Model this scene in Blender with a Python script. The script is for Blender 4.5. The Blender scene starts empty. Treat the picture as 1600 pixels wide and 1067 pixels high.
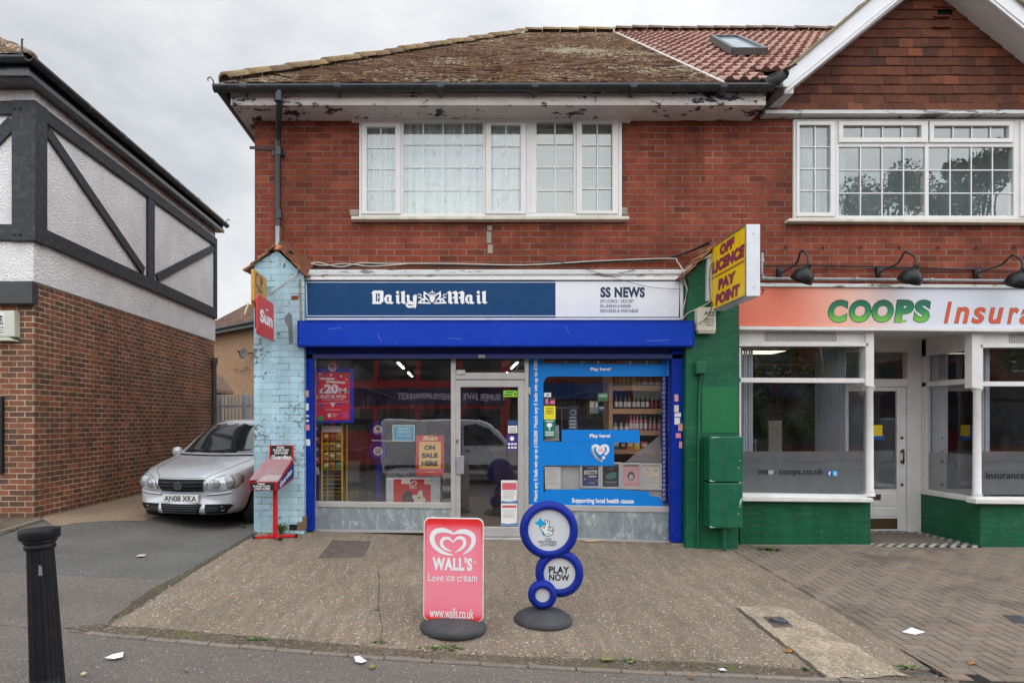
import bpy, bmesh, math, random
from mathutils import Vector, Matrix
from mathutils.bvhtree import BVHTree
from mathutils.geometry import tessellate_polygon
R = math.radians
rnd = random.Random(11)
S = bpy.context.scene
COL = S.collection
# ------------------------------------------------------------------ camera, sky, sun, exposure
F, CX, CY, CZ = 1000.0, 715.0, 658.0, 1.45          # focal length / principal point in photo pixels, eye height
cd = bpy.data.cameras.new('camera'); cam = bpy.data.objects.new('camera', cd); COL.objects.link(cam)
cd.sensor_width = 36; cd.lens = 36*F/1600; cd.shift_x = (800-CX)/1600; cd.shift_y = (CY-533.5)/1600
cd.clip_start = .05; cd.clip_end = 2000
cam.location = (0, 0, CZ); cam.rotation_euler = (R(90), 0, 0)
S.camera = cam
SUN_EL, SUN_AZ = R(42), R(165)                       # high, behind and to the right of the camera
w = bpy.data.worlds.new('World'); S.world = w; w.use_nodes = True
nt = w.node_tree; nt.nodes.clear()
wo = nt.nodes.new('ShaderNodeOutputWorld'); bg = nt.nodes.new('ShaderNodeBackground'); nt.links.new(bg.outputs[0], wo.inputs[0])
bg.inputs[1].default_value = .1
sk = nt.nodes.new('ShaderNodeTexSky'); sk.sky_type = 'NISHITA'; sk.sun_disc = False
sk.sun_elevation = SUN_EL; sk.sun_rotation = SUN_AZ; sk.dust_density = 3
tc = nt.nodes.new('ShaderNodeTexCoord')
mp = nt.nodes.new('ShaderNodeMapping'); mp.inputs['Scale'].default_value = (1, 1, 2.2); nt.links.new(tc.outputs['Generated'], mp.inputs[0])
n1 = nt.nodes.new('ShaderNodeTexNoise'); n1.inputs['Scale'].default_value = 2.3; n1.inputs['Detail'].default_value = 7; n1.inputs['Roughness'].default_value = .55
n1.inputs['Distortion'].default_value = .25
nt.links.new(mp.outputs[0], n1.inputs[0])
cr = nt.nodes.new('ShaderNodeValToRGB'); nt.links.new(n1.outputs[0], cr.inputs[0])
cr.color_ramp.elements[0].position = .36; cr.color_ramp.elements[0].color = (.60, .64, .69, 1)
cr.color_ramp.elements[1].position = .6; cr.color_ramp.elements[1].color = (.92, .93, .94, 1)
sc = nt.nodes.new('ShaderNodeVectorMath'); sc.operation = 'SCALE'; sc.inputs[3].default_value = 10.2; nt.links.new(cr.outputs[0], sc.inputs[0])
# overcast glow: the cloud is brightest towards the hidden sun, behind the camera
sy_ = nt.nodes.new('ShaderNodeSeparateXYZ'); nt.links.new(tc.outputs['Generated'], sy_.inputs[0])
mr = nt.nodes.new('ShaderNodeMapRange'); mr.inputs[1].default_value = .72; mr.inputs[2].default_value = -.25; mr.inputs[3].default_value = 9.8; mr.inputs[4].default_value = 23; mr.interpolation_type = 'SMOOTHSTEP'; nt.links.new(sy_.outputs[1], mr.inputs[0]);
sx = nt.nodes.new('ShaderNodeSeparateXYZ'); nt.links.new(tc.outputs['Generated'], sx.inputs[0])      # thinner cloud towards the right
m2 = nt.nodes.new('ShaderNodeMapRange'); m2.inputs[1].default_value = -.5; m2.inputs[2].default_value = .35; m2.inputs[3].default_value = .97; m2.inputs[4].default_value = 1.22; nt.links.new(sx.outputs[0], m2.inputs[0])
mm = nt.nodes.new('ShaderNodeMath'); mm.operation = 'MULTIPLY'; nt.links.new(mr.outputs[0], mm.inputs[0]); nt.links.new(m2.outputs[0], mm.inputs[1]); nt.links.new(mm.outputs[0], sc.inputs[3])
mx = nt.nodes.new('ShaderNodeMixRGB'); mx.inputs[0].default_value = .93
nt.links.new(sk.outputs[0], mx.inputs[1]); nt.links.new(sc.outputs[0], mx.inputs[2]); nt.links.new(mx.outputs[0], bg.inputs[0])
sl = bpy.data.lights.new('sun', 'SUN'); sl.energy = .6; sl.angle = R(140); sl.color = (1, .97, .93)
so = bpy.data.objects.new('sun', sl); COL.objects.link(so)
sd = Vector((math.sin(SUN_AZ)*math.cos(SUN_EL), math.cos(SUN_AZ)*math.cos(SUN_EL), math.sin(SUN_EL)))
so.rotation_euler = sd.to_track_quat('Z', 'Y').to_euler()
S.view_settings.view_transform = 'Standard'; S.view_settings.look = 'None'
S.view_settings.exposure = 0; S.view_settings.gamma = 1; S.view_settings.use_curve_mapping = False
S.cycles.transparent_max_bounces = 16; S.cycles.max_bounces = 10; S.cycles.caustics_reflective = False; S.cycles.caustics_refractive = False

# ------------------------------------------------------------------ helpers
def px(x, Y): return (x-CX)*Y/F
def pz(y, Y): return CZ+(CY-y)*Y/F
def P(x, y, Y): return Vector((px(x, Y), Y, pz(y, Y)))
def lin(v):
    v /= 255.0
    return v/12.92 if v <= .04045 else ((v+.055)/1.055)**2.4
def C(r, g, b, k=1.0): return (min(1, lin(r)*k), min(1, lin(g)*k), min(1, lin(b)*k), 1)
BX = [(-400, .16), (-8, .16), (-5.6, .15), (-3.2, .12), (-2.2, .145), (-1.85, .11), (0, .02), (2.7, -.05), (3.5, -.08), (5.2, -.1), (7, -.125), (10, -.15), (400, -.15)]
def interp(t, x):
    for (a, va), (b, vb) in zip(t, t[1:]):
        if x <= b: return va+(vb-va)*max(0, (x-a))/(b-a)
    return t[-1][1]
def bx(x): return sum(interp(BX, x+d) for d in (-.3, -.1, .1, .3))/4
def sst(a, b, x):
    t = max(0, min(1, (x-a)/(b-a))); return t*t*(3-2*t)
def gz(x, y):
    z = bx(x)+.045*(min(max(y, 1.2), 8.3)-8.3)
    z -= .155*math.exp(-((x+3.3)/.9)**2)*sst(7.3, 9, y)*(1 if x < -2.45 else 0)
    if y < 1.19: z -= .12+.012*min(2, 1.19-y)
    if y < -10: z += .13
    return z
def gpt(x, y, off=0):
    Y = 6.0
    for _ in range(40): Y = .5*Y+.5*(CZ-gz(px(x, Y), Y)-off)/max(1e-3, (y-CY))*F
    return Vector((px(x, Y), Y, gz(px(x, Y), Y)+off))
def tag(o, label=None, cat=None, group=None, kind=None):
    for k, v in (('label', label), ('category', cat), ('group', group), ('kind', kind)):
        if v: o[k] = v
    return o
def thing(name, label, cat, loc=(0, 0, 0), rot=(0, 0, 0), group=None):
    o = bpy.data.objects.new(name, None); COL.objects.link(o); o.location = loc; o.rotation_euler = rot
    o.empty_display_size = .2
    return tag(o, label, cat, group)
def wloc(o):
    l = Vector((0, 0, 0))
    while o: l += Vector(o.location); o = o.parent
    return l
def kids(o): return [c for c in bpy.data.objects if c.parent is o]
def dup(o, loc=None, rot=None, label=None, parent=None):
    ks = kids(o); c = o.copy(); COL.objects.link(c); c.parent = parent
    if loc is not None: c.location = loc
    if rot is not None: c.rotation_euler = rot
    if label: c['label'] = label
    for k in ks: dup(k, parent=c)
    return c
FX = Vector((1, 0, 0)); FY = Vector((0, 1, 0)); FZ = Vector((0, 0, 1))
def front(Y): return (Vector((0, Y, 0)), FX, FZ, -FY)
TXT = {}
def text_mesh(s, bold, shear, sp):
    k = (s, bold, shear, sp)
    if k not in TXT:
        cu = bpy.data.curves.new('t', 'FONT'); cu.body = s; cu.offset = bold; cu.shear = shear; cu.space_character = sp; cu.fill_mode = 'FRONT'; cu.resolution_u = 4
        o = bpy.data.objects.new('t', cu); COL.objects.link(o)
        me = bpy.data.meshes.new_from_object(o.evaluated_get(bpy.context.evaluated_depsgraph_get()))
        vs = [(v.co.x, v.co.y) for v in me.vertices]; fs = [tuple(p.vertices) for p in me.polygons]
        bpy.data.objects.remove(o); bpy.data.curves.remove(cu); bpy.data.meshes.remove(me)
        TXT[k] = (vs, fs)
    return TXT[k]
def rrect(a0, a1, b0, b1, r, n=5):
    out = []
    for cx, cy, s in ((a1-r, b0+r, -90), (a1-r, b1-r, 0), (a0+r, b1-r, 90), (a0+r, b0+r, 180)):
        for i in range(n+1):
            t = R(s+90*i/n); out.append((cx+r*math.cos(t), cy+r*math.sin(t)))
    return out
def circ(cx, cy, r, n=28, ry=None): return [(cx+r*math.cos(2*math.pi*i/n), cy+(ry or r)*math.sin(2*math.pi*i/n)) for i in range(n)]
def smooth_line(p, k=6, closed=False):
    out = []; n = len(p)
    for i in range(n if closed else n-1):
        g = (lambda j: p[j % n]) if closed else (lambda j: p[max(0, min(n-1, j))])
        a, b, c, d = g(i-1), g(i), g(i+1), g(i+2)
        for q in range(k):
            t = q/k
            out.append(tuple(.5*((2*b[m])+(-a[m]+c[m])*t+(2*a[m]-5*b[m]+4*c[m]-d[m])*t*t+(-a[m]+3*b[m]-3*c[m]+d[m])*t**3) for m in range(len(b))))
    if not closed: out.append(tuple(p[-1]))
    return out

class MB:
    def __init__(s): s.v = []; s.f = []; s.sm = set(); s.k = 0
    def face(s, pts, sm=False):
        i = len(s.v); s.v += [Vector(p) for p in pts]; s.f.append(tuple(range(i, i+len(pts))))
        if sm: s.sm.add(len(s.f)-1)
        return s
    def grid(s, rows, sm=True, close=False):
        i0 = len(s.v); n = len(rows[0])
        for r in rows: s.v += [Vector(p) for p in r]
        for a in range(len(rows)-1):
            for b in range(n if close else n-1):
                c = (b+1) % n
                s.f.append((i0+a*n+b, i0+a*n+c, i0+(a+1)*n+c, i0+(a+1)*n+b))
                if sm: s.sm.add(len(s.f)-1)
        return s
    def hexa(s, p):
        i = len(s.v); s.v += [Vector(q) for q in p]
        for f in ((0, 3, 2, 1), (4, 5, 6, 7), (0, 1, 5, 4), (1, 2, 6, 5), (2, 3, 7, 6), (3, 0, 4, 7)): s.f.append(tuple(i+j for j in f))
        return s
    def box(s, x0, x1, y0, y1, z0, z1):
        return s.hexa([(x0, y0, z0), (x1, y0, z0), (x1, y1, z0), (x0, y1, z0), (x0, y0, z1), (x1, y0, z1), (x1, y1, z1), (x0, y1, z1)])
    def pbox(s, x0, y0, x1, y1, Y, d):
        return s.box(px(x0, Y), px(x1, Y), Y, Y+d, pz(y1, Y), pz(y0, Y))
    def pquad(s, c, Y, d):            # four photo corners TL TR BR BL, front at Y, depth d
        tl, tr, br, bl = [P(q[0], q[1], Y) for q in c]; e = Vector((0, d, 0))
        return s.hexa([bl, br, br+e, bl+e, tl, tr, tr+e, tl+e])
    def prism(s, poly, fr, n0, n1, sm=False):
        o, u, v, n = fr; k = len(poly)
        a = [o+u*p[0]+v*p[1]+n*n1 for p in poly]; b = [o+u*p[0]+v*p[1]+n*n0 for p in poly]
        s.face(a); s.face(b[::-1])
        for i in range(k):
            j = (i+1) % k; s.face([b[i], b[j], a[j], a[i]])
        return s
    def flat(s, poly, fr, n=0.0):     # thin printed shape, each a hair above the last
        o, u, v, nn = fr; s.k += 1; n += .00012*s.k
        pts = [o+u*p[0]+v*p[1]+nn*n for p in poly]
        i = len(s.v); s.v += pts
        for t in tessellate_polygon([[Vector((p[0], p[1], 0)) for p in poly]]):
            a, b, c = t
            q = (poly[b][0]-poly[a][0])*(poly[c][1]-poly[a][1])-(poly[b][1]-poly[a][1])*(poly[c][0]-poly[a][0])
            s.f.append((i+a, i+b, i+c) if q > 0 else (i+a, i+c, i+b))
        return s
    def pflat(s, poly, Y, n=.002):
        return s.flat([(px(a, Y), pz(b, Y)) for a, b in poly], front(Y), n)
    def prect(s, x0, y0, x1, y1, Y, n=.002): return s.pflat([(x0, y1), (x1, y1), (x1, y0), (x0, y0)], Y, n)
    def stroke(s, pts, w, fr, n=0.0, k=5):
        ws = w if isinstance(w, (list, tuple)) else [w]*len(pts)
        q = smooth_line([(a[0], a[1], b) for a, b in zip(pts, ws)], k) if k > 1 else [(a[0], a[1], b) for a, b in zip(pts, ws)]
        L = []; Rr = []
        for i, (a, b, ww) in enumerate(q):
            p0 = q[max(0, i-1)]; p1 = q[min(len(q)-1, i+1)]; d = Vector((p1[0]-p0[0], p1[1]-p0[1]))
            if d.length < 1e-9: d = Vector((1, 0))
            d.normalize(); L.append((a-d.y*ww/2, b+d.x*ww/2)); Rr.append((a+d.y*ww/2, b-d.x*ww/2))
        o, u, v, nn = fr; s.k += 1; n += .00012*s.k
        m = lambda p: o+u*p[0]+v*p[1]+nn*n
        return s.grid([[m(p) for p in Rr], [m(p) for p in L]], False)
    def pstroke(s, pts, w, Y, n=.002, k=5): return s.stroke([(px(a, Y), pz(b, Y)) for a, b in pts], [x*Y/F for x in w] if isinstance(w, (list, tuple)) else w*Y/F, front(Y), n, k)
    def text(s, t, fr, a0, b0, a1, b1, n=.002, bold=.0, shear=0, sp=1.0, skew=0):   # fitted into the box a0..a1, b0..b1
        vs, fs = text_mesh(t, bold, shear, sp)
        if not vs: return s
        x0 = min(p[0] for p in vs); x1 = max(p[0] for p in vs); y0 = min(p[1] for p in vs); y1 = max(p[1] for p in vs)
        o, u, v, nn = fr; i = len(s.v)
        for x, y in vs:
            fx = (x-x0)/(x1-x0); fy = (y-y0)/(y1-y0)
            s.v.append(o+u*(a0+(a1-a0)*fx)+v*(b0+(b1-b0)*fy+skew*fx)+nn*n)
        s.f += [tuple(i+j for j in f) for f in fs]
        return s
    def ptext(s, t, x0, y0, x1, y1, Y, n=.002, **k):
        return s.text(t, front(Y), px(x0, Y), pz(y1, Y), px(x1, Y), pz(y0, Y), n, **k)
    def bar(s, p, q, w, d, up=None):
        p = Vector(p); q = Vector(q); t = (q-p).normalized(); up = Vector(up) if up else (FY if abs(t.y) < .9 else FZ)
        a = t.cross(up).normalized(); b = a.cross(t).normalized()
        c = lambda o, i, j: o+a*(w/2*i)+b*(d/2*j)
        return s.hexa([c(p, -1, -1), c(p, 1, -1), c(p, 1, 1), c(p, -1, 1), c(q, -1, -1), c(q, 1, -1), c(q, 1, 1), c(q, -1, 1)])
    def tube(s, pts, r, n=8, cap=True):
        pts = [Vector(p) for p in pts]; rs = r if isinstance(r, (list, tuple)) else [r]*len(pts); rows = []; a = None
        for i, p in enumerate(pts):
            t = (pts[min(i+1, len(pts)-1)]-pts[max(i-1, 0)])
            t = t.normalized() if t.length > 1e-9 else FZ
            if a is None: a = t.cross(FZ if abs(t.z) < .9 else FX).normalized()
            a = (a-t*a.dot(t)).normalized(); b = t.cross(a)
            rows.append([p+(a*math.cos(2*math.pi*j/n)+b*math.sin(2*math.pi*j/n))*rs[i] for j in range(n)])
        s.grid(rows, True, True)
        if cap: s.face(rows[0]); s.face(rows[-1][::-1])
        return s
    def lathe(s, prof, o=(0, 0, 0), ax=None, n=24, sx=1, sy=1):
        o = Vector(o); ax = Vector(ax) if ax else FZ; a = ax.cross(FX if abs(ax.x) < .9 else FY).normalized(); b = ax.cross(a)
        rows = [[o+ax*h+(a*math.cos(2*math.pi*j/n)*sx+b*math.sin(2*math.pi*j/n)*sy)*r for j in range(n)] for r, h in prof]
        s.grid(rows, True, True)
        if prof[0][0] > 1e-4: s.face(rows[0][::-1])
        if prof[-1][0] > 1e-4: s.face(rows[-1])
        return s
    def base(s):
        xs = [v.x for v in s.v]; ys = [v.y for v in s.v]
        return Vector(((min(xs)+max(xs))/2, (min(ys)+max(ys))/2, min(v.z for v in s.v)))
    def build(s, name, mat, parent=None, local=False, bevel=0, seg=2, solid=0, smooth=False, autos=False):
        me = bpy.data.meshes.new(name); l = Vector((0, 0, 0)) if local else (wloc(parent) if parent else s.base())
        me.from_pydata([v-l for v in s.v], [], s.f); me.materials.append(mat)
        for i, p in enumerate(me.polygons): p.use_smooth = smooth or i in s.sm
        o = bpy.data.objects.new(name, me); COL.objects.link(o); o.parent = parent
        if not parent and not local: o.location = l
        if bevel or autos:
            bm = bmesh.new(); bm.from_mesh(me); bmesh.ops.remove_doubles(bm, verts=bm.verts, dist=1e-5); bm.to_mesh(me); bm.free()
        if solid: m = o.modifiers.new('s', 'SOLIDIFY'); m.thickness = solid; m.offset = 0
        if bevel: m = o.modifiers.new('b', 'BEVEL'); m.width = bevel; m.segments = seg; m.limit_method = 'ANGLE'; m.angle_limit = R(40)
        return o

# ------------------------------------------------------------------ materials
def mk(name):
    m = bpy.data.materials.new(name); m.use_nodes = True; nt = m.node_tree; nt.nodes.clear()
    o = nt.nodes.new('ShaderNodeOutputMaterial'); b = nt.nodes.new('ShaderNodeBsdfPrincipled'); nt.links.new(b.outputs[0], o.inputs[0])
    return m, nt, b, o
def nd(nt, t, ins=None, **pr):
    n = nt.nodes.new('ShaderNode'+t)
    for k, v in pr.items(): setattr(n, k, v)
    for k, v in (ins or {}).items():
        if isinstance(v, bpy.types.NodeSocket): nt.links.new(v, n.inputs[k])
        else: n.inputs[k].default_value = v
    return n
def objco(nt): return nd(nt, 'TexCoord').outputs['Object']
def noise(nt, co, scale, det=4, rough=.55, dist=0): return nd(nt, 'TexNoise', {'Vector': co, 'Scale': scale, 'Detail': det, 'Roughness': rough, 'Distortion': dist}).outputs[0]
def ramp(nt, fac, st, interp='LINEAR'):
    n = nd(nt, 'ValToRGB', {0: fac}); r = n.color_ramp; r.interpolation = interp
    while len(r.elements) < len(st): r.elements.new(.5)
    for e, (p, c) in zip(r.elements, st): e.position = p; e.color = c if len(c) == 4 else (c[0], c[1], c[2], 1)
    return n.outputs[0]
def mixc(nt, f, a, b, mode='MIX'): return nd(nt, 'MixRGB', {0: f, 1: a, 2: b}, blend_type=mode).outputs[0]
def mth(nt, op, a, b=0.0, c=0.0): return nd(nt, 'Math', {0: a, 1: b, 2: c}, operation=op).outputs[0]
def g(v): return (v, v, v, 1)
def bump(nt, b, h, st, dist=.01): nt.links.new(nd(nt, 'Bump', {'Height': h, 'Strength': st, 'Distance': dist}).outputs[0], b.inputs['Normal'])
MC = {}
def pm(name, col, rough=.5, metal=0, var=.12, vs=6, bs=0, bst=.15, spec=.5, coat=0, dirt=0, dcol=(.05, .045, .04, 1), ds=5):
    """plain painted / plastic / metal surface with mottling, dirt specks and fine grain"""
    if name in MC: return MC[name]
    m, nt, b, o = mk(name); co = objco(nt)
    n = noise(nt, co, vs, 5)
    c = mixc(nt, 1, col, ramp(nt, n, [(.25, g(1-var)), (.75, g(min(1.6, 1+var)))]), 'MULTIPLY')
    if dirt:
        d = noise(nt, co, ds, 8, .7); c = mixc(nt, ramp(nt, d, [(.5, g(0)), (.75, g(dirt))]), c, dcol)
    nt.links.new(c, b.inputs['Base Color'])
    r = ramp(nt, noise(nt, co, vs*3, 3), [(.2, g(max(.02, rough-.08))), (.8, g(min(1, rough+.1)))]); nt.links.new(r, b.inputs['Roughness'])
    b.inputs['Metallic'].default_value = metal; b.inputs['Specular IOR Level'].default_value = spec; b.inputs['Coat Weight'].default_value = coat
    if coat: b.inputs['Coat Roughness'].default_value = .03
    if bs: bump(nt, b, noise(nt, co, bs, 3), bst, .004)
    MC[name] = m; return m
def peel(name, top, under, thr, sc=7, rough=.6, stretch=(1, 1, 1), soft=.03, var=.15, bs=40):
    """paint that has flaked off in patches to show what is beneath"""
    m, nt, b, o = mk(name); co = nd(nt, 'Mapping', {'Vector': objco(nt), 'Scale': stretch}).outputs[0]
    n = noise(nt, co, sc, 9, .68); big = noise(nt, co, sc*.18, 2)
    n = mth(nt, 'ADD', n, mth(nt, 'MULTIPLY', mth(nt, 'SUBTRACT', big, .5), .45))
    f = ramp(nt, n, [(thr, g(0)), (thr+soft, g(1))])
    t = mixc(nt, 1, top, ramp(nt, noise(nt, co, 4, 6, .65), [(.25, g(1-var)), (.7, g(1.05))]), 'MULTIPLY')
    nt.links.new(mixc(nt, f, t, under), b.inputs['Base Color']); b.inputs['Roughness'].default_value = rough
    bump(nt, b, mth(nt, 'ADD', mth(nt, 'MULTIPLY', f, -.6), noise(nt, co, bs, 4)), .25, .005)
    return m
def wallco(nt):
    """(u,v) in metres along whichever way the wall faces"""
    s = nd(nt, 'SeparateXYZ', {0: objco(nt)}); nn = nd(nt, 'SeparateXYZ', {0: nd(nt, 'NewGeometry').outputs['True Normal']})
    fx = mth(nt, 'GREATER_THAN', mth(nt, 'ABSOLUTE', nn.outputs[0]), .6)
    u = mth(nt, 'ADD', mth(nt, 'MULTIPLY', s.outputs[0], mth(nt, 'SUBTRACT', 1, fx)), mth(nt, 'MULTIPLY', s.outputs[1], fx))
    return u, s.outputs[2]
def brick(name, stops, mortar, w=.225, h=.0765, ms=.0055, stain=.35, seed=0, bst=.6, painted=None, soot=None, wav=.004, graffiti=None):
    m, nt, b, o = mk(name); u, v = wallco(nt); co = objco(nt)
    wob = noise(nt, co, 9, 2)
    v = mth(nt, 'ADD', v, mth(nt, 'MULTIPLY', mth(nt, 'SUBTRACT', wob, .5), wav*3)); u = mth(nt, 'ADD', u, mth(nt, 'MULTIPLY', mth(nt, 'SUBTRACT', noise(nt, co, 14, 2), .5), .02))
    uv = nd(nt, 'CombineXYZ', {0: u, 1: v, 2: 0.0}).outputs[0]
    bt = nd(nt, 'TexBrick', {'Vector': uv, 'Scale': 1.0, 'Mortar Size': ms, 'Mortar Smooth': .25, 'Brick Width': w, 'Row Height': h}, offset=.5)
    fac = bt.outputs['Fac']
    row = mth(nt, 'FLOOR', mth(nt, 'DIVIDE', v, h)); odd = mth(nt, 'ABSOLUTE', mth(nt, 'MODULO', row, 2))
    colm = mth(nt, 'FLOOR', mth(nt, 'DIVIDE', mth(nt, 'ADD', u, mth(nt, 'MULTIPLY', mth(nt, 'SUBTRACT', 1, odd), w*.5)), w))
    wn = nd(nt, 'TexWhiteNoise', {'Vector': nd(nt, 'CombineXYZ', {0: row, 1: colm, 2: float(seed)}).outputs[0]}, noise_dimensions='3D').outputs[0]
    edge = noise(nt, co, 60, 3, .7)
    fac = ramp(nt, mth(nt, 'ADD', fac, mth(nt, 'MULTIPLY', mth(nt, 'SUBTRACT', edge, .5), .8)), [(.35, g(0)), (.65, g(1))])
    if painted:
        c = mixc(nt, mth(nt, 'MULTIPLY', fac, .35), painted, (painted[0]*.45, painted[1]*.5, painted[2]*.55, 1))
        c = mixc(nt, 1, c, ramp(nt, wn, [(0, g(.9)), (1, g(1.06))]), 'MULTIPLY')
    else:
        c = ramp(nt, wn, stops)
        c = mixc(nt, 1, c, ramp(nt, noise(nt, co, 45, 5, .7), [(.25, g(.72)), (.75, g(1.22))]), 'MULTIPLY')
        mc = mixc(nt, 1, mortar, ramp(nt, noise(nt, co, 3, 4), [(.3, g(.5)), (.7, g(1.25))]), 'MULTIPLY')
        c = mixc(nt, fac, c, mc)
    rs = noise(nt, nd(nt, 'Mapping', {'Vector': co, 'Scale': (7, 7, .7)}).outputs[0], 1.0, 5, .6); c = mixc(nt, 1, c, ramp(nt, rs, [(.3, g(.8)), (.6, g(1.04))]), 'MULTIPLY')
    st = noise(nt, co, 1.3, 6, .62); c = mixc(nt, 1, c, ramp(nt, st, [(.3, g(1-stain)), (.65, g(1.08))]), 'MULTIPLY')
    if painted and soot:
        # flaked paint: patches plus lost joints
        f1 = ramp(nt, mth(nt, 'ADD', noise(nt, co, 17, 7, .72), mth(nt, 'MULTIPLY', noise(nt, co, 1.7, 2), .55)), [(soot[0], g(0)), (soot[0]+.02, g(1))])
        f2 = mth(nt, 'MULTIPLY', ramp(nt, noise(nt, co, 3.2, 5, .7), [(.5, g(0)), (.56, g(1))]), fac)
        c = mixc(nt, mth(nt, 'MAXIMUM', f1, mth(nt, 'MULTIPLY', f2, .9)), c, soot[1])
    if not painted:   # odd white chips of old render and lime
        sp = ramp(nt, noise(nt, co, 11, 8, .75), [(.715, g(0)), (.735, g(.75))]); c = mixc(nt, sp, c, C(185, 170, 155))
        if soot: c = mixc(nt, ramp(nt, noise(nt, co, .9, 5, .6), [(.52, g(0)), (.72, g(soot[0]))]), c, soot[1])
    nt.links.new(c, b.inputs['Base Color']); b.inputs['Roughness'].default_value = .45 if painted else .85; b.inputs['Specular IOR Level'].default_value = .3
    hgt = mth(nt, 'ADD', mth(nt, 'MULTIPLY', mth(nt, 'SUBTRACT', 1, fac), 1.0), mth(nt, 'MULTIPLY', edge, .35)); hgt = mth(nt, 'ADD', hgt, mth(nt, 'MULTIPLY', wn, .25))
    bump(nt, b, hgt, bst, .006)
    return m
def speck(name, base, specks, size, amount, var=.22, vs=1.1, rough=.9, streak=None, crack=None, fine=.3, bst=.5, moss=None):
    """tarmac / concrete: stones of a few sizes set in a matrix, with stains"""
    m, nt, b, o = mk(name); co = objco(nt)
    vo = nd(nt, 'TexVoronoi', {'Vector': co, 'Scale': size}); rn = nd(nt, 'SeparateColor', {0: vo.outputs['Color']}).outputs[0]
    c = mixc(nt, 1, base, ramp(nt, noise(nt, co, vs, 6, .6), [(.3, g(1-var)), (.7, g(1+var*.6))]), 'MULTIPLY')
    c = mixc(nt, 1, c, ramp(nt, noise(nt, co, 170, 3, .8), [(.3, g(1-fine)), (.72, g(1+fine))]), 'MULTIPLY')
    sc = ramp(nt, rn, specks, 'CONSTANT'); near = ramp(nt, vo.outputs['Distance'], [(.25, g(1)), (.55, g(0))])
    pick = ramp(nt, nd(nt, 'SeparateColor', {0: vo.outputs['Color']}).outputs[1], [(1-amount, g(0)), (min(1, 1-amount+.01), g(.8))])
    c = mixc(nt, mth(nt, 'MULTIPLY', near, pick), c, sc)
    v2 = nd(nt, 'TexVoronoi', {'Vector': co, 'Scale': size*.33}); p2 = ramp(nt, nd(nt, 'SeparateColor', {0: v2.outputs['Color']}).outputs[2], [(1-amount*.12, g(0)), (min(1, 1-amount*.12+.005), g(1))])
    c = mixc(nt, mth(nt, 'MULTIPLY', p2, ramp(nt, v2.outputs['Distance'], [(.12, g(.8)), (.26, g(0))])), c, C(205, 195, 180))
    if streak:
        s = nd(nt, 'Mapping', {'Vector': co, 'Scale': streak}).outputs[0]
        c = mixc(nt, 1, c, ramp(nt, noise(nt, s, 3, 4, .6), [(.35, g(.84)), (.65, g(1.12))]), 'MULTIPLY')
    hh = mth(nt, 'ADD', noise(nt, co, 150, 3, .8), mth(nt, 'MULTIPLY', near, .4))
    if crack:
        wv = nd(nt, 'VectorMath', {0: co, 1: nd(nt, 'TexNoise', {'Vector': co, 'Scale': 3.0, 'Detail': 4}).outputs['Color']}, operation='ADD').outputs[0]
        ck = nd(nt, 'TexVoronoi', {'Vector': wv, 'Scale': crack}, feature='DISTANCE_TO_EDGE').outputs[0]
        f = mth(nt, 'MULTIPLY', ramp(nt, ck, [(0, g(1)), (.012, g(0))]), ramp(nt, noise(nt, co, .7, 2), [(.45, g(0)), (.6, g(.8))]))
        c = mixc(nt, f, c, C(48, 44, 38)); hh = mth(nt, 'SUBTRACT', hh, mth(nt, 'MULTIPLY', f, 2))
    if moss:
        c = mixc(nt, ramp(nt, noise(nt, co, 5, 7, .7), [(moss, g(0)), (moss+.08, g(.9))]), c, C(92, 98, 48))
    # chewing gum and drips
    gm = nd(nt, 'TexVoronoi', {'Vector': co, 'Scale': 2.3}); gp = mth(nt, 'MULTIPLY', ramp(nt, gm.outputs['Distance'], [(.05, g(.55)), (.062, g(0))]), ramp(nt, nd(nt, 'SeparateColor', {0: gm.outputs['Color']}).outputs[0], [(.6, g(0)), (.61, g(1))]))
    c = mixc(nt, gp, c, C(70, 66, 62))
    nt.links.new(c, b.inputs['Base Color']); b.inputs['Roughness'].default_value = rough; b.inputs['Specular IOR Level'].default_value = .35
    bump(nt, b, hh, bst, .004)
    return m
def island(name, stops, rough=.85, bs=50, bst=.4, var=.2, lichen=None, grime=None, ls=2.2):
    """tiles, blocks and leaves: every loose piece its own shade"""
    m, nt, b, o = mk(name); co = objco(nt); r = nd(nt, 'NewGeometry').outputs['Random Per Island']
    c = ramp(nt, r, stops); c = mixc(nt, 1, c, ramp(nt, noise(nt, co, 22, 6, .7), [(.28, g(1-var)), (.72, g(1+var))]), 'MULTIPLY')
    if grime: c = mixc(nt, ramp(nt, noise(nt, co, grime[0], 6, .65), [(grime[1], g(0)), (grime[1]+.14, g(.85))]), c, grime[2])
    if lichen:
        f = mth(nt, 'ADD', noise(nt, co, 14, 8, .75), mth(nt, 'MULTIPLY', noise(nt, co, ls*.4, 2), .5))
        c = mixc(nt, ramp(nt, f, [(lichen[0], g(0)), (lichen[0]+.03, g(.9))]), c, lichen[1])
    nt.links.new(c, b.inputs['Base Color']); b.inputs['Roughness'].default_value = rough; b.inputs['Specular IOR Level'].default_value = .3
    bump(nt, b, noise(nt, co, bs, 4, .7), bst, .006)
    return m
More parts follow.
